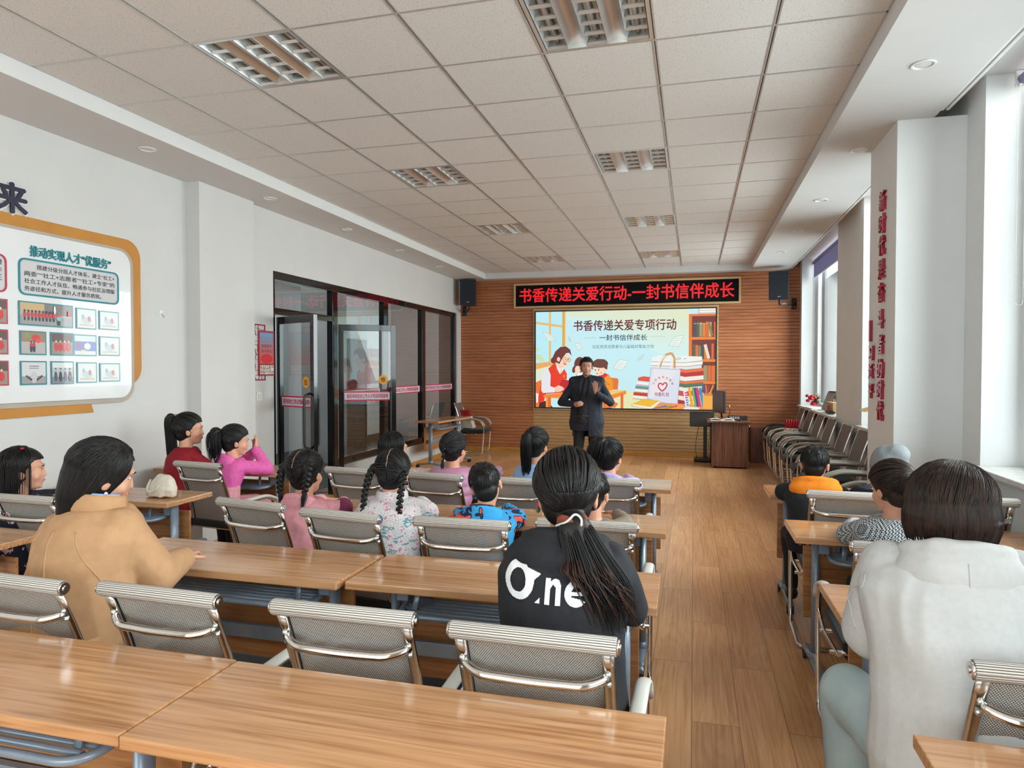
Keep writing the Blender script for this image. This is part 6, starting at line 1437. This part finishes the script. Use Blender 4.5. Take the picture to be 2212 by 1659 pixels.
# ---- 3 camel coat
hd = (-2.085, 2.00, 1.165)
def coat(b, N_, bs, SH, A, T):
    loft(b, [((0, -0.02, 0.44), 0.205, 0.175), ((0, -0.02, 0.56), 0.220, 0.185), ((0, 0.02, 0.75), 0.225, 0.17), ((0, 0.06, 0.90), 0.200, 0.140), ((0, N_.y - 0.01, 1.0), 0.13, 0.10)], 28)
p, tp, T, N_, hair, A, K = person('woman in a camel wool coat with swept black hair and a pearl earring', hd, yaw=-12, hyaw=-22, pitch=14, roll=5, hs=1.02, bs=1.0, lean=0.12, style='swept', topmat='camel_wool', topname='coat', seed=21, infl=0.035, wide=1.04, wr=(0.009, 5), hip=0.56, skin='skin', hx={'part': (0.35, 0.5, 1), 'n': 760}, addtop=coat,
    neck=0.115, arms={1: ((0.195, 0.20, 0.80), (0.09, 0.38, 0.80)), -1: ((-0.225, 0.14, 0.78), (-0.08, 0.36, 0.80))}, smooth=5, legs='black_cotton', sleeve=1.05)
b = MB(); ang = [R(a) for a in range(-200, 40, 12)]
b.tube([N_ + Vector((0.098 * math.cos(a), 0.088 * math.sin(a) + 0.005, 0.012 - 0.016 * math.sin(a))) for a in ang], (0.010, 0.036), 10, up=(0, 0, 1)); b.build('coat_collar', 'camel_wool', p)
b = MB(); b.tube([N_ + Vector((0.080 * math.cos(a), 0.072 * math.sin(a), 0.030 - 0.014 * math.sin(a))) for a in ang], (0.005, 0.022), 10, up=(0, 0, 1)); b.build('shirt_collar', 'light_blue', p)
surf_tube('back_seam', tp, [(0.005, 0, N_.z - 0.055), (0.030, 0, 0.85), (0.070, 0, 0.66)], 0.0045, 'camel_wool', p)
surf_tube('raglan_seam', tp, [(-0.085, 0, N_.z - 0.055), (-0.165, 0, 0.86), (-0.200, 0, 0.70)], 0.0030, 'camel_wool', p); surf_tube('raglan_seam', tp, [(0.095, 0, N_.z - 0.055), (0.175, 0, 0.88), (0.235, 0, 0.74)], 0.0030, 'camel_wool', p)
b = MB(); b.tube([(0.245 * math.cos(R(a)), -0.02 + 0.200 * math.sin(R(a)), 0.630 + 0.012 * math.cos(R(a))) for a in range(-170, -5, 9)], (0.006, 0.026), 10, up=(0, 0, 1)); b.tube([(0.12, -0.20, 0.635), (0.14, -0.215, 0.56), (0.13, -0.215, 0.47)], (0.024, 0.005), 8, up=(0, 1, 0)); b.build('coat_belt', 'camel_wool', p)
b = MB(); b.ell(T((0.088, 0.006, -0.052)), (0.0065,) * 3, 12, 8); M['pearl'] = noisy('pearl', (0.75, 0.74, 0.72), None, 20, 0.15, metal=0.4); b.build('earring', 'pearl', p)
# ---- 4 white hoodie
hd = (0.678, 2.09, 1.158)
def wh(b, N_, bs, SH, A, T):
    loft(b, [((0.02, -0.01, 0.52), 0.195, 0.140), ((0.02, 0.0, 0.64), 0.200, 0.142), ((0.01, 0.05, 0.82), 0.200, 0.140), ((0, N_.y - 0.02, 0.97), 0.165, 0.110)], 28)
p, tp, T, N_, hair, A, K = person('person in an oversized white hoodie and pale jeans with a brown-black bob', hd, yaw=-4, hyaw=-2, pitch=8, hs=1.10, bs=1.06, lean=0.17, style='bob', haircol='hairbrown', topmat='white_fleece_cotton', topname='hooded_sweatshirt', seed=31, infl=0.036, wide=1.02, wr=(0.010, 5), hip=0.56, skin='skin', smooth=5, legs='jeans_pale', fit=1.18,
    hood=('white_fleece_cotton', 0, -0.006, 1.08), hx={'len': 0.090, 'n': 1500, 'part': (0.25, 0.2, 1), 'front': 0.8}, addtop=wh, sleeve=1.15,
    neck=0.088, arms={1: ((0.215, 0.22, 0.80), (0.08, 0.46, 0.80)), -1: ((-0.185, 0.20, 0.80), (-0.06, 0.46, 0.80))},
    knees={-1: ((-0.235, 0.26, 0.585), (-0.215, 0.30, 0.09)), 1: ((0.16, 0.42, 0.52), (0.16, 0.44, 0.09))})
surf_tube('sleeve_seam', tp, [(-0.215, 0, 0.99), (-0.250, 0, 0.90), (-0.235, 0, 0.82)], 0.0025, 'white_fleece_cotton', p)
hs_ = [o for o in p.children if o.name.startswith('hood')]; hs_ = [o for o in hs_ if not o.name.startswith('hooded')]
surf_tube('hood_seam', hs_[0], [(0.0, 0, N_.z + 0.00), (0.0, 0, N_.z - 0.16)], 0.0022, 'white_fleece_cotton', p)
M['denimblue'] = noisy('torn_denim_blue', srgb(30, 120, 180), srgb(20, 90, 150), 60, 0.9)
tr = [o for o in p.children if o.name.startswith('trousers')][0]
surf_shape('denim_tear', tr, [(-0.215, 0.47), (-0.206, 0.505), (-0.190, 0.535), (-0.200, 0.49), (-0.206, 0.44)], 0, 'denimblue', p, cell=0.003)
# ---- 5 the children
def kid(lab, hd, **k): return person(lab, hd, **k)
# long-haired child in navy floral at the left edge
hd = (-3.565, 2.90, 0.990)
lw = w2l(hd, -25, 0.08, (-3.42, 3.26, 0.825)); le = w2l(hd, -25, 0.08, (-3.40, 3.02, 0.80)); lw2 = w2l(hd, -25, 0.08, (-3.62, 3.30, 0.80)); le2 = w2l(hd, -25, 0.08, (-3.72, 3.06, 0.79))
p, tp, T, N_, hair, A, K = kid('long-haired child in a navy floral jacket at the left edge, reaching onto the desk', hd, yaw=-25, hyaw=-20, hs=0.98, bs=0.78, lean=0.08, style='long', hx={'len': 0.26, 'w': 0.088, 'part': (0, -0.1, 1), 'n': 240, 'front': 0.66}, topmat='navy_floral', seed=41, infl=0.032, arms={1: (le, lw), -1: (le2, lw2)})
for a_ in ((-0.03, -0.03, 0.128), (0.045, 0.0, 0.126)):
    b = MB(); b.ell(T(a_), (0.010, 0.010, 0.006), 10, 8); b.build('hair_bobble', 'crimson', p)
el_, w_ = A[1][0], A[1][1]; M['blackwhite'] = noisy('black_white_knit', (0.7, 0.7, 0.68), (0.01, 0.01, 0.012), 55, 0.9, ramp=(0.49, 0.51), detail=1); b = MB(); cap(b, el_.lerp(w_, 0.62), el_.lerp(w_, 0.98), 0.046, 0.044); link('patterned_cuff', fuse(b, 0.007, 2), 'blackwhite', p)
# child in red
hd = (-3.677, 4.30, 1.088)
p, tp, T, N_, hair, A, K = kid('child in a crimson jumper with a long high ponytail in a pink scrunchie', hd, yaw=-30, hyaw=-22, hs=0.97, bs=0.82, lean=0.08, style='pony', hx={'tie': (-0.10, -0.80, 0.62), 'len': 0.52, 'w': 0.044, 'n': 150, 'off': (0, 0.02, 0)}, topmat='crimson_knit', topname='jumper', seed=43, infl=0.024, arms={-1: ((-0.27, 0.05, 0.80), (-0.16, 0.22, 0.79)), 1: ((0.24, 0.15, 0.80), (0.12, 0.34, 0.79))})
torus('scrunchie', T((-0.012, -0.105, 0.088)), 0.026, 0.014, 'pale_pink', p, (0.1, -0.8, 0.6), lump=0.18)
# child in bright pink with hands at her face
hd = (-3.348, 4.40, 1.000)
hw = w2l(hd, -28, 0.12, (-3.275, 4.545, 0.925)); he = w2l(hd, -28, 0.12, (-3.14, 4.50, 0.785)); hw2 = w2l(hd, -28, 0.12, (-3.32, 4.60, 0.905)); he2 = w2l(hd, -28, 0.12, (-3.46, 4.62, 0.79))
p, tp, T, N_, hair, A, K = kid('child in a bright pink hoodie with hands at the mouth and a white flower clip', hd, yaw=-28, hyaw=-15, pitch=6, hs=0.94, bs=0.76, lean=0.12, style='pony', hx={'tie': (-0.05, -0.88, 0.30), 'len': 0.20, 'w': 0.062, 'n': 150, 'off': (0, -0.02, 0)}, topmat='bright_pink', topname='hooded_sweatshirt', seed=45, infl=0.028, hood=('bright_pink', 0, -0.005, 1.05), legs='pale_pink',
    arms={1: (he, hw, (-0.25, 0.25, 0.9), (-0.6, -0.6, 0)), -1: (he2, hw2, (0.3, -0.1, 0.9), (0.5, -0.7, 0))})
b = MB(); c_ = T((-0.02, -0.04, 0.128))
for k in range(5): b.ell(c_ + Vector((0.011 * math.cos(k * 1.256), 0.011 * math.sin(k * 1.256), 0)), (0.007, 0.007, 0.004), 8, 6)
b.ell(c_, (0.007, 0.007, 0.005), 8, 6); link('flower_clip', fuse(b, 0.0025, 1), 'pearl', p)
b = MB(); loft(b, [((0, 0, 0.47), 0.155, 0.125), ((0, 0, 0.56), 0.160, 0.13), ((0, 0.02, 0.68), 0.150, 0.120)], 24); link('hoodie_pale_band', fuse(b, 0.009, 2, wrinkle(0.005, 9, 1)), 'pale_pink', p)
# pigtailed child in pale pink
hd = (-2.025, 3.25, 0.982)
p, tp, T, N_, hair, A, K = kid('child with two braided pigtails and a pale pink hoodie with maroon panels', hd, yaw=-4, hyaw=0, roll=-4, pitch=4, hs=0.96, bs=0.76, lean=0.14, style='braids', hx={'ties': [((-0.95, -0.30, 0.25), [(-0.022, -0.015, -0.012), (-0.036, -0.025, -0.07), (-0.030, -0.03, -0.14)]), ((0.75, -0.62, 0.30), [(0.020, -0.025, -0.015), (0.024, -0.04, -0.07), (0.018, -0.05, -0.14)])], 'r': 0.023, 'n': 13, 'tuft': 0.10}, topmat='pale_pink', topname='hooded_sweatshirt', seed=47, infl=0.030, wide=1.05, hood=('pale_pink', 0, -0.012, 1.1))
M['mint'] = noisy('mint_elastic', srgb(130, 214, 190), None, 20, 0.5)
for a_, mm in (((-0.083, -0.045, 0.055), 'ochre'), ((0.070, -0.080, 0.062), 'mint')): torus('hair_elastic', T(a_), 0.012, 0.0045, mm, p, (1, 0, 0.3))
for sg in (-1,):
    surf_shape('maroon_panel', tp, [(-0.150, 0.80), (-0.045, 0.80), (-0.045, 0.60), (-0.150, 0.60)], 0, 'maroon', p, cell=0.006)
el_, w_ = A[1][0], A[1][1]; b = MB(); cap(b, el_.lerp(w_, -0.02) + Vector((0.012, 0, -0.004)), el_.lerp(w_, 0.45) + Vector((0.010, 0, -0.004)), 0.058, 0.054); link('maroon_elbow', fuse(b, 0.008, 2), 'maroon', p)
def parting(p, T, pts):
    b = MB(); b.tube([T((0.0015 * math.sin(k * 1.7), -0.012 + 0.113 * 1.03 * math.cos(a), 0.030 + 0.103 * 1.03 * math.sin(a))) for k, a in enumerate(pts)], (0.0022, 0.0012), 6); b.build('parting', 'skinkid', p)
parting(p, T, [0.9 + 0.12 * k for k in range(19)])
# child in speckled fleece with two long braids
hd = (-1.530, 3.28, 0.998)
p, tp, T, N_, hair, A, K = kid('child with two long black braids in a speckled white fleece', hd, yaw=6, hyaw=2, pitch=8, hs=0.95, bs=0.80, lean=0.13, style='braids', hx={'ties': [((-0.90, -0.35, 0.05), [(-0.012, -0.04, -0.03), (-0.025, -0.075, -0.12), (-0.035, -0.085, -0.23)]), ((0.88, -0.45, -0.15), [(0.008, -0.055, -0.04), (0.006, -0.09, -0.13), (0.0, -0.10, -0.25)])], 'r': 0.019, 'n': 20, 'tuft': 0.07}, topmat='speckled_fleece', topname='fleece_jacket', seed=49, infl=0.042, wide=1.02, wr=(0.010, 8))
parting(p, T, [0.9 + 0.12 * k for k in range(19)])
b = MB(); b.tube([N_ + Vector((0.070 * math.cos(2 * PI * k / 20), 0.062 * math.sin(2 * PI * k / 20), 0.010)) for k in range(20)], (0.016, 0.036), 10, closed=True, up=(0, 0, 1)); me = fuse(b, 0.007, 3, wrinkle(0.005, 14, 2)); link('fleece_collar', me, 'speckled_fleece', p)
# long-haired child in fluffy pale pink
hd = (-2.063, 4.45, 0.972)
kid('long-haired child in a fluffy pale pink jacket in the front row', hd, yaw=-12, hyaw=-24, hs=0.95, bs=0.74, lean=0.10, style='long', hx={'len': 0.20, 'w': 0.070, 'part': (0, 0, 1), 'n': 200, 'front': 0.62}, topmat='fluffy_pink', seed=51, infl=0.036, wr=(0.012, 22), arms={1: ((0.20, 0.16, 0.79), (0.36, 0.26, 0.80)), -1: None})
# child in the pink puffer
hd = (-1.619, 4.48, 0.985)
def puff(p_): return 0.010 * abs(math.sin(p_.z * PI / 0.062)) - 0.004 + wrinkle(0.003, 16, 3)(p_)
p, tp, T, N_, hair, A, K = kid('child in a pink quilted puffer jacket with one short braid down the nape', hd, yaw=-6, hyaw=-12, hs=0.93, bs=0.74, lean=0.10, style='braid', hx={'ties': [((0, -0.96, 0.05), [(0.0, -0.012, -0.03), (0.004, -0.020, -0.07), (0.006, -0.028, -0.10)])], 'r': 0.014, 'n': 7, 'tuft': 0.06}, topmat='pink_puffer', topname='puffer_jacket', seed=53, infl=0.045, wr=(0.0, 8), arms={1: ((0.26, 0.16, 0.80), (0.22, 0.36, 0.80)), -1: None})
for v in tp.data.vertices: v.co += v.normal * puff(v.co)
b = MB(); b.ell(T((0.004, -0.128, -0.075)), (0.009,) * 3, 10, 8); b.build('hair_bobble', 'pearl', p)
# boy in blue camouflage
hd = (-1.017, 3.28, 0.960)
p, tp, T, N_, hair, A, K = kid('boy with short black hair in a blue and orange patterned jacket with a navy hood', hd, yaw=6, hyaw=4, roll=-14, pitch=6, hs=0.93, bs=0.74, lean=0.14, style='short', topmat='blue_camouflage', seed=55, infl=0.032, hood=('blue_camouflage', 0, -0.010, 1.15))
b = MB(); b.ell(N_ + Vector((0, -0.045, 0.010)), (0.078, 0.050, 0.030)); b.ell(N_ + Vector((0, -0.085, -0.02)), (0.070, 0.026, 0.034)); link('hood_lining', fuse(b, 0.007, 3), 'dark_navy', p)
# child in light blue
hd = (-1.053, 4.58, 1.018)
p, tp, T, N_, hair, A, K = kid('child in a light blue top with a long ponytail held by a pearly clip', hd, yaw=-4, hyaw=-14, hs=0.93, bs=0.74, lean=0.10, style='pony', hx={'tie': (0.05, -0.85, 0.45), 'len': 0.26, 'w': 0.034, 'n': 120, 'off': (-0.01, 0, 0)}, topmat='light_blue', topname='top', seed=57, infl=0.020)
torus('hair_clip', T((0.004, -0.108, 0.070)), 0.024, 0.010, 'pearl', p, (0, -0.8, 0.5))
# boy hidden behind the black hoodie
hd = (-0.475, 3.33, 0.935)
kid('boy in a beige shirt half hidden behind the black hoodie', hd, yaw=-4, hyaw=-14, hs=0.92, bs=0.74, lean=0.14, style='short', topmat='beige_shirt', topname='shirt', seed=59, infl=0.022)
# pony-tailed child in lilac
hd = (-0.532, 4.48, 0.965)
p, tp, T, N_, hair, A, K = kid('child in a white and lilac jacket with a bushy ponytail and a pale blue tie', hd, yaw=-5, hyaw=-18, hs=0.94, bs=0.76, lean=0.10, style='pony', hx={'tie': (-0.10, -0.70, 0.75), 'len': 0.17, 'w': 0.055, 'n': 140, 'off': (-0.05, -0.01, 0)}, topmat='lilac_white', seed=61, infl=0.030, hood=('lilac_white', 0, -0.01, 1.0))
torus('hair_tie', T((-0.012, -0.098, 0.098)), 0.020, 0.008, 'light_blue', p, (-0.1, -0.7, 0.75))
surf_tube('pink_strap', [o for o in p.children if o.name.startswith('hood') and not o.name.startswith('hooded')][0], [(-0.06, 0, N_.z + 0.0), (-0.045, 0, N_.z - 0.09)], 0.008, 'bright_pink', p)
# boy with the orange hood
hd = (0.715, 4.45, 0.968)
kid('boy with short black hair in a black jacket with a bright orange hood', hd, yaw=-6, hyaw=-10, pitch=8, hs=0.94, bs=0.78, lean=0.12, style='short', topmat='black_cotton', seed=63, infl=0.032, hood=('orange_hood', 0, 0.020, 1.45), legs='black_cotton', knees={-1: ((-0.14, 0.30, 0.50), (-0.12, 0.26, 0.16)), 1: ((0.10, 0.32, 0.51), (0.10, 0.33, 0.16))}, arms={-1: ((-0.175, 0.14, 0.785), (-0.12, 0.33, 0.785)), 1: None})
# child with a grey hood up
hd = (1.116, 4.45, 0.955)
p, tp, T, N_, hair, A, K = kid('child with a grey marl hood pulled up, in front of the column', hd, yaw=-4, hyaw=4, pitch=4, hs=0.93, bs=0.76, lean=0.10, style='short', topmat='dark_navy', seed=65, infl=0.028)
b = MB()
for c_, r_ in (((0, -0.02, 0.03), (0.108, 0.122, 0.118)), ((0, -0.05, -0.06), (0.098, 0.080, 0.095)), ((0.034, -0.055, 0.095), (0.075, 0.085, 0.065))): b.ell(T(c_), tuple(x * 0.95 for x in r_), 22, 14)
me = fuse(b, 0.009, 9, wrinkle(0.006, 11, 2)); bm = bmesh.new(); bm.from_mesh(me); bmesh.ops.delete(bm, geom=[f for f in bm.faces if f.calc_center_median().y > T((0, 0.062, 0)).y], context='FACES'); bm.to_mesh(me); bm.free(); link('raised_hood', me, 'grey_marl', p)
surf_tube('hood_seam', p.children[-1], [T((0.02, 0, 0.14)), T((0.02, 0, 0.0)), T((0.01, 0, -0.12))], 0.0022, 'grey_marl', p)
# child in houndstooth
hd = (0.865, 3.38, 1.010)
kid('child in a black and white houndstooth jacket with a loose ponytail', hd, yaw=6, hyaw=26, pitch=10, hs=0.95, bs=0.78, lean=0.13, style='pony', haircol='hairbrown', hx={'tie': (0.25, -0.85, 0.25), 'len': 0.24, 'w': 0.036, 'n': 130, 'off': (0.02, -0.01, 0)}, topmat='houndstooth', seed=67, infl=0.034)
# ================================================================== FRONT OF THE ROOM AND SMALL THINGS
t = thing('teaching_podium', 'walnut laminate podium desk below the right end of the screen', 'podium', (0.53, 11.28, 0))
b = MB(); b.b2(0.27, 0.82, 10.99, 11.60, 0.02, 0.705, 0.004); b.b2(0.27, 0.30, 10.985, 11.605, 0.0, 0.706, 0.002); b.b2(0.79, 0.82, 10.985, 11.605, 0, 0.706, 0.002); b.build('body', 'podium', t)
b = MB(); b.b2(0.205, 0.855, 10.93, 11.66, 0.706, 0.733, 0.006); b.build('top', 'podium', t)
b = MB(); b.cyl((0.826, 11.02, 0.66), (0.826, 11.02, 0.645), 0.008, 10); b.ell((0.83, 11.02, 0.655), (0.012, 0.012, 0.014), 10, 8); b.build('lock', 'brushed', t); relocate(t, t.location)
t = thing('low_cabinet', 'low dark wooden cabinet standing behind the podium by the slatted wall', 'cabinet', (1.01, 11.85, 0))
b = MB(); b.b2(0.90, 1.10, 11.70, 12.06, 0.0, 0.60, 0.004); b.build('body', 'podium', t); b = MB(); b.b2(0.912, 1.088, 11.688, 11.70, 0.03, 0.58, 0.003); d_ = b.build('door', 'podium', t); b = MB(); b.ell((1.06, 11.68, 0.34), (0.014, 0.010, 0.014), 10, 8); b.build('knob', 'black', d_); relocate(t, t.location)
t = thing('monitor', 'black computer monitor seen edge-on on the podium', 'monitor', (0.40, 11.35, 0.733), R(-72))
b = MB(); b.b2(-0.26, 0.26, -0.022, 0.012, 0.11, 0.46, 0.006); b.build('housing', 'black', t); b = MB(); b.b2(-0.245, 0.245, -0.0245, -0.022, 0.125, 0.445); b.build('display', 'darkgrey', t)
b = MB(); b.tube([(0, 0.02, 0.25), (0, 0.04, 0.03)], (0.028, 0.01), 10, up=(0, 1, 0)); b.box((0, 0.03, 0.008), (0.24, 0.17, 0.014), None, 0.006); b.build('stand', 'black', t)
t = thing('control_panel', 'black audio control unit with white keys on the podium', 'control unit', (0.66, 11.30, 0.734))
b = MB(); b.b2(-0.13, 0.16, -0.09, 0.09, 0, 0.065, 0.006); b.build('case', 'black', t)
b = MB()
for i in range(6):
    for j in range(2): b.b2(-0.11 + i * 0.026, -0.094 + i * 0.026, -0.0935, -0.0895, 0.022 + j * 0.02, 0.034 + j * 0.02)
o = b.build('keys', 'whitepl', t); o['kind'] = 'stuff'
b = MB(); b.cyl((0.08, -0.09, 0.035), (0.08, -0.104, 0.035), 0.012, 14); b.build('knob', 'darkgrey', t)
t = thing('microphone', 'gooseneck microphone with a yellow foam tip behind the control unit', 'microphone', (0.54, 11.42, 0.734))
b = MB(); b.cyl((0, 0, 0), (0, 0, 0.02), 0.045, 18); b.build('base', 'black', t); b = MB(); b.tube(fillet([(0, 0, 0.02), (0.03, 0, 0.11), (0.02, 0, 0.19)], 0.05), 0.005, 8); b.build('gooseneck', 'black', t); b = MB(); b.ell((0.012, 0, 0.205), (0.017, 0.017, 0.028), 12, 10); b.build('foam_tip', 'kraft', t)
t = thing('open_book', 'thick open book lying on the front edge of the podium', 'book', (0.43, 11.06, 0.734), R(4))
b = MB(); b.grid(lambda u, v: ((u - 0.5) * 0.36, (v - 0.5) * 0.20, 0.012 + 0.022 * abs(math.sin((u - 0.5) * 2 * PI * 0.9)) ** 0.7), 18, 4); b.b2(-0.18, 0.18, -0.10, 0.10, 0.0, 0.014, 0.003); b.build('pages', 'paper', t); b = MB(); b.b2(-0.185, 0.185, -0.105, 0.105, -0.0, 0.003); b.build('cover', 'kraft', t)
t = thing('computer_mouse', 'small black computer mouse right of the open book', 'mouse', (0.70, 11.08, 0.734))
b = MB(); b.ell((0, 0, 0.012), (0.028, 0.048, 0.016), 14, 10); b.build('shell', 'black', t); b = MB(); b.ell((0, 0.022, 0.028), (0.003, 0.009, 0.005), 8, 6); b.build('wheel', 'darkgrey', t)
t = thing('display_stand', 'dark monitor on a tall black floor stand left of the podium', 'monitor stand', (0.14, 11.72, 0))
b = MB(); b.b2(-0.20, 0.19, -0.03, 0.0, 0.58, 0.83, 0.005); b.build('monitor_housing', 'black', t); b = MB(); b.b2(-0.188, 0.178, -0.0325, -0.03, 0.595, 0.818); b.build('display', 'darkgrey', t)
b = MB(); b.b2(0.02, 0.08, 0.0, 0.035, 0.05, 0.70, 0.004); b.build('post', 'black', t); b = MB(); b.box((0.05, 0.0, 0.035), (0.36, 0.30, 0.05), None, 0.02); b.build('base', 'black', t)
for k, P_ in enumerate(([(0.10, -0.01, 0.70), (0.13, 0.0, 0.45), (0.10, 0.0, 0.28), (0.15, 0, 0.14), (0.08, 0, 0.07)], [(-0.05, 0.0, 0.60), (-0.09, 0.01, 0.40), (-0.11, 0.01, 0.18), (-0.08, 0.01, 0.06)])):
    b = MB(); b.tube(fillet(P_, 0.08, 5), 0.004, 6); b.build('cable', 'black', t)
# gift bags standing on two chairs
def bag(lab, loc, rz, grp, tilt=0.0):
    t = thing('gift_bag', lab, 'bag', loc, rz, grp); t.rotation_euler = (0, tilt, rz)
    b = MB(); b.box((0, 0, 0.11), (0.030, 0.20, 0.22), None, 0.008); b.build('body', 'cream', t)
    b = MB(); b.b2(-0.0165, -0.0155, -0.05, 0.05, 0.06, 0.12); b.build('print', 'crimson', t)
    for s in (-1, 1):
        b = MB(); b.tube(fillet([(s * 0.010, -0.045, 0.20), (s * 0.012, -0.040, 0.30), (s * 0.02, 0, 0.345), (s * 0.012, 0.040, 0.30), (s * 0.010, 0.045, 0.20)], 0.05, 5), 0.0075, 8); b.build('rope_handle', 'cord', t)
    return t
bags = []
for k in range(6):
    x = -3.99 + k * 0.034; bags.append(((x, 11.60, 0.477), R(4), 'white gift bag on the corner chair, %s in its leaning row' % ('leftmost', 'second', 'third', 'fourth', 'fifth', 'rightmost')[k], 'gift bags on the corner chair', R(-18)))
for k in range(5):
    bags.append(((1.26 + k * 0.033, 10.42, 0.477), R(3), 'white gift bag with red handles on the window-row chair, %s' % ('nearest the aisle', 'second from the aisle', 'third from the aisle', 'fourth from the aisle', 'nearest the window')[k], 'gift bags on the window-row chair', R(8)))
bp0 = bag(bags[0][2], bags[0][0], bags[0][1], bags[0][3], bags[0][4])
for loc, rz, lab, g, tl in bags[1:]:
    o = copy_tree(bp0); o.location = loc; o.rotation_euler = (0, tl, rz); o['label'] = lab; o['group'] = g
# window sill of the far window
t = thing('flower_bouquet', 'bunch of red artificial roses lying on the far window sill', 'flowers', (1.78, 11.25, 0.959)); rn = random.Random(2)
b = MB(); q = 0
for k in range(13):
    c_ = Vector((rn.uniform(-.09, .05), rn.uniform(-.14, .10), rn.uniform(0.04, 0.21)))
    for j in range(7): a = j * 0.9; b.ell(c_ + Vector((math.cos(a), math.sin(a), 0.2 * (j % 2))) * 0.014, (0.018, 0.018, 0.020), 8, 6)
    b.ell(c_ + Vector((0, 0, 0.008)), (0.018, 0.018, 0.022), 8, 6)
b.build('roses', 'rose', t)['kind'] = 'stuff'
b = MB()
for k in range(60):
    a, e_ = rn.uniform(-0.6, 1.9), rn.uniform(-.2, .9); d_ = Vector((math.cos(a) * .6 + .2, math.sin(a) - 0.9, e_)).normalized(); p0 = Vector((0.0, -0.02, 0.09)); p1 = p0 + d_ * rn.uniform(.08, .17)
    if p1.z < 0.012: p1.z = 0.012
    b.tube([p0, p0.lerp(p1, 0.6), p1], (0.010, 0.002), 5, rs=[0.15, 1.0, 0.1])
b.build('leaves', 'leaf', t)['kind'] = 'stuff'
t = thing('table_sign', 'clear tilted sign stand with a grey print on the far window sill', 'sign stand', (1.78, 10.35, 0.959), R(-70))
rt = Matrix.Rotation(R(-22), 3, 'X'); b = MB(); b.box((0, 0.06, 0.135), (0.20, 0.006, 0.29), rt); b.build('stand', 'winglass', t); b = MB(); b.box((0, 0.055, 0.135), (0.185, 0.003, 0.26), rt); b.build('print', 'grey', t); b = MB(); b.b2(-0.1, 0.1, -0.05, 0.08, 0, 0.006); b.build('foot', 'whitepl', t)
t = thing('cardboard_box', 'kraft cardboard box with a red mark behind the tilted sign on the far sill', 'box', (1.82, 9.82, 0.959), R(4)); b = MB(); b.b2(-0.07, 0.07, -0.16, 0.16, 0, 0.14, 0.003); b.build('carton', 'kraft', t); b = MB(); b.b2(-0.0712, -0.0702, -0.02, 0.10, 0.03, 0.10); b.build('label', 'crimson', t)
t = thing('black_folder', 'black rolled folder with a grey end lying on the far window sill', 'folder', (1.72, 9.62, 0.962)); b = MB(); b.cyl((0, -0.22, 0.022), (0, 0.16, 0.022), 0.022, 14); b.build('roll', 'black', t); b = MB(); b.cyl((0, 0.16, 0.022), (0, 0.24, 0.022), 0.0225, 14); b.build('end', 'grey', t)
t = thing('paper_stack', 'thin stack of white papers beside the roses on the far sill', 'papers', (1.74, 10.85, 0.959), R(3)); b = MB(); b.b2(-0.10, 0.10, -0.24, 0.18, 0, 0.012, 0.001); b.build('sheets', 'paper', t); b = MB(); b.b2(-0.10, 0.10, -0.24, 0.18, 0.012, 0.0128); b.build('top_sheet', 'whitepl', t)
t = thing('open_carton', 'open kraft carton with raised flaps on the sill between pier and column', 'box', (1.80, 7.25, 0.959)); b = MB()
b.b2(-0.09, 0.09, -0.14, -0.134, 0, 0.22); b.b2(-0.09, 0.09, 0.134, 0.14, 0, 0.22); b.b2(-0.09, -0.084, -0.14, 0.14, 0, 0.22); b.b2(0.084, 0.09, -0.14, 0.14, 0, 0.22); b.b2(-0.09, 0.09, -0.14, 0.14, 0, 0.006); b.build('carton', 'kraft', t)
b = MB(); b.box((-0.155, 0, 0.200), (0.14, 0.28, 0.004), Matrix.Rotation(R(-20), 3, 'Y')); b.build('flap', 'kraft', t)
# cream cloth bag on the desk beside the camel coat
t = thing('cloth_bag', 'slouched cream cloth bag on the desk beyond the camel coat', 'bag', (-3.22, 3.52, 0.745), R(-12))
b = MB(); loft(b, [((0, 0, 0.010), 0.125, 0.060), ((0.01, 0, 0.06), 0.120, 0.058), ((0.015, 0.01, 0.11), 0.080, 0.038), ((0.01, 0.012, 0.135), 0.045, 0.018)], 20); me = fuse(b, 0.008, 3, wrinkle(0.009, 12, 4))
for v in me.vertices: v.co.z = max(v.co.z, 0.001)
link('bag_body', me, 'cream', t); b = MB(); b.tube(fillet([(-0.06, -0.03, 0.11), (-0.05, -0.07, 0.05), (0.02, -0.075, 0.04), (0.06, -0.04, 0.10)], 0.04), (0.008, 0.003), 8); b.build('strap', 'cream', t)
t = thing('floor_scrap', 'tiny dark scrap lying on the aisle floor', 'scrap', (0.06, 2.47, 0.0)); b = MB(); b.prism([(-0.022, -0.004), (0.0, 0.008), (0.024, 0.0), (0.006, -0.010)], (0, 0, 0.003), (1, 0, 0), (0, 1, 0), 0.002); b.build('fragment', 'black', t)
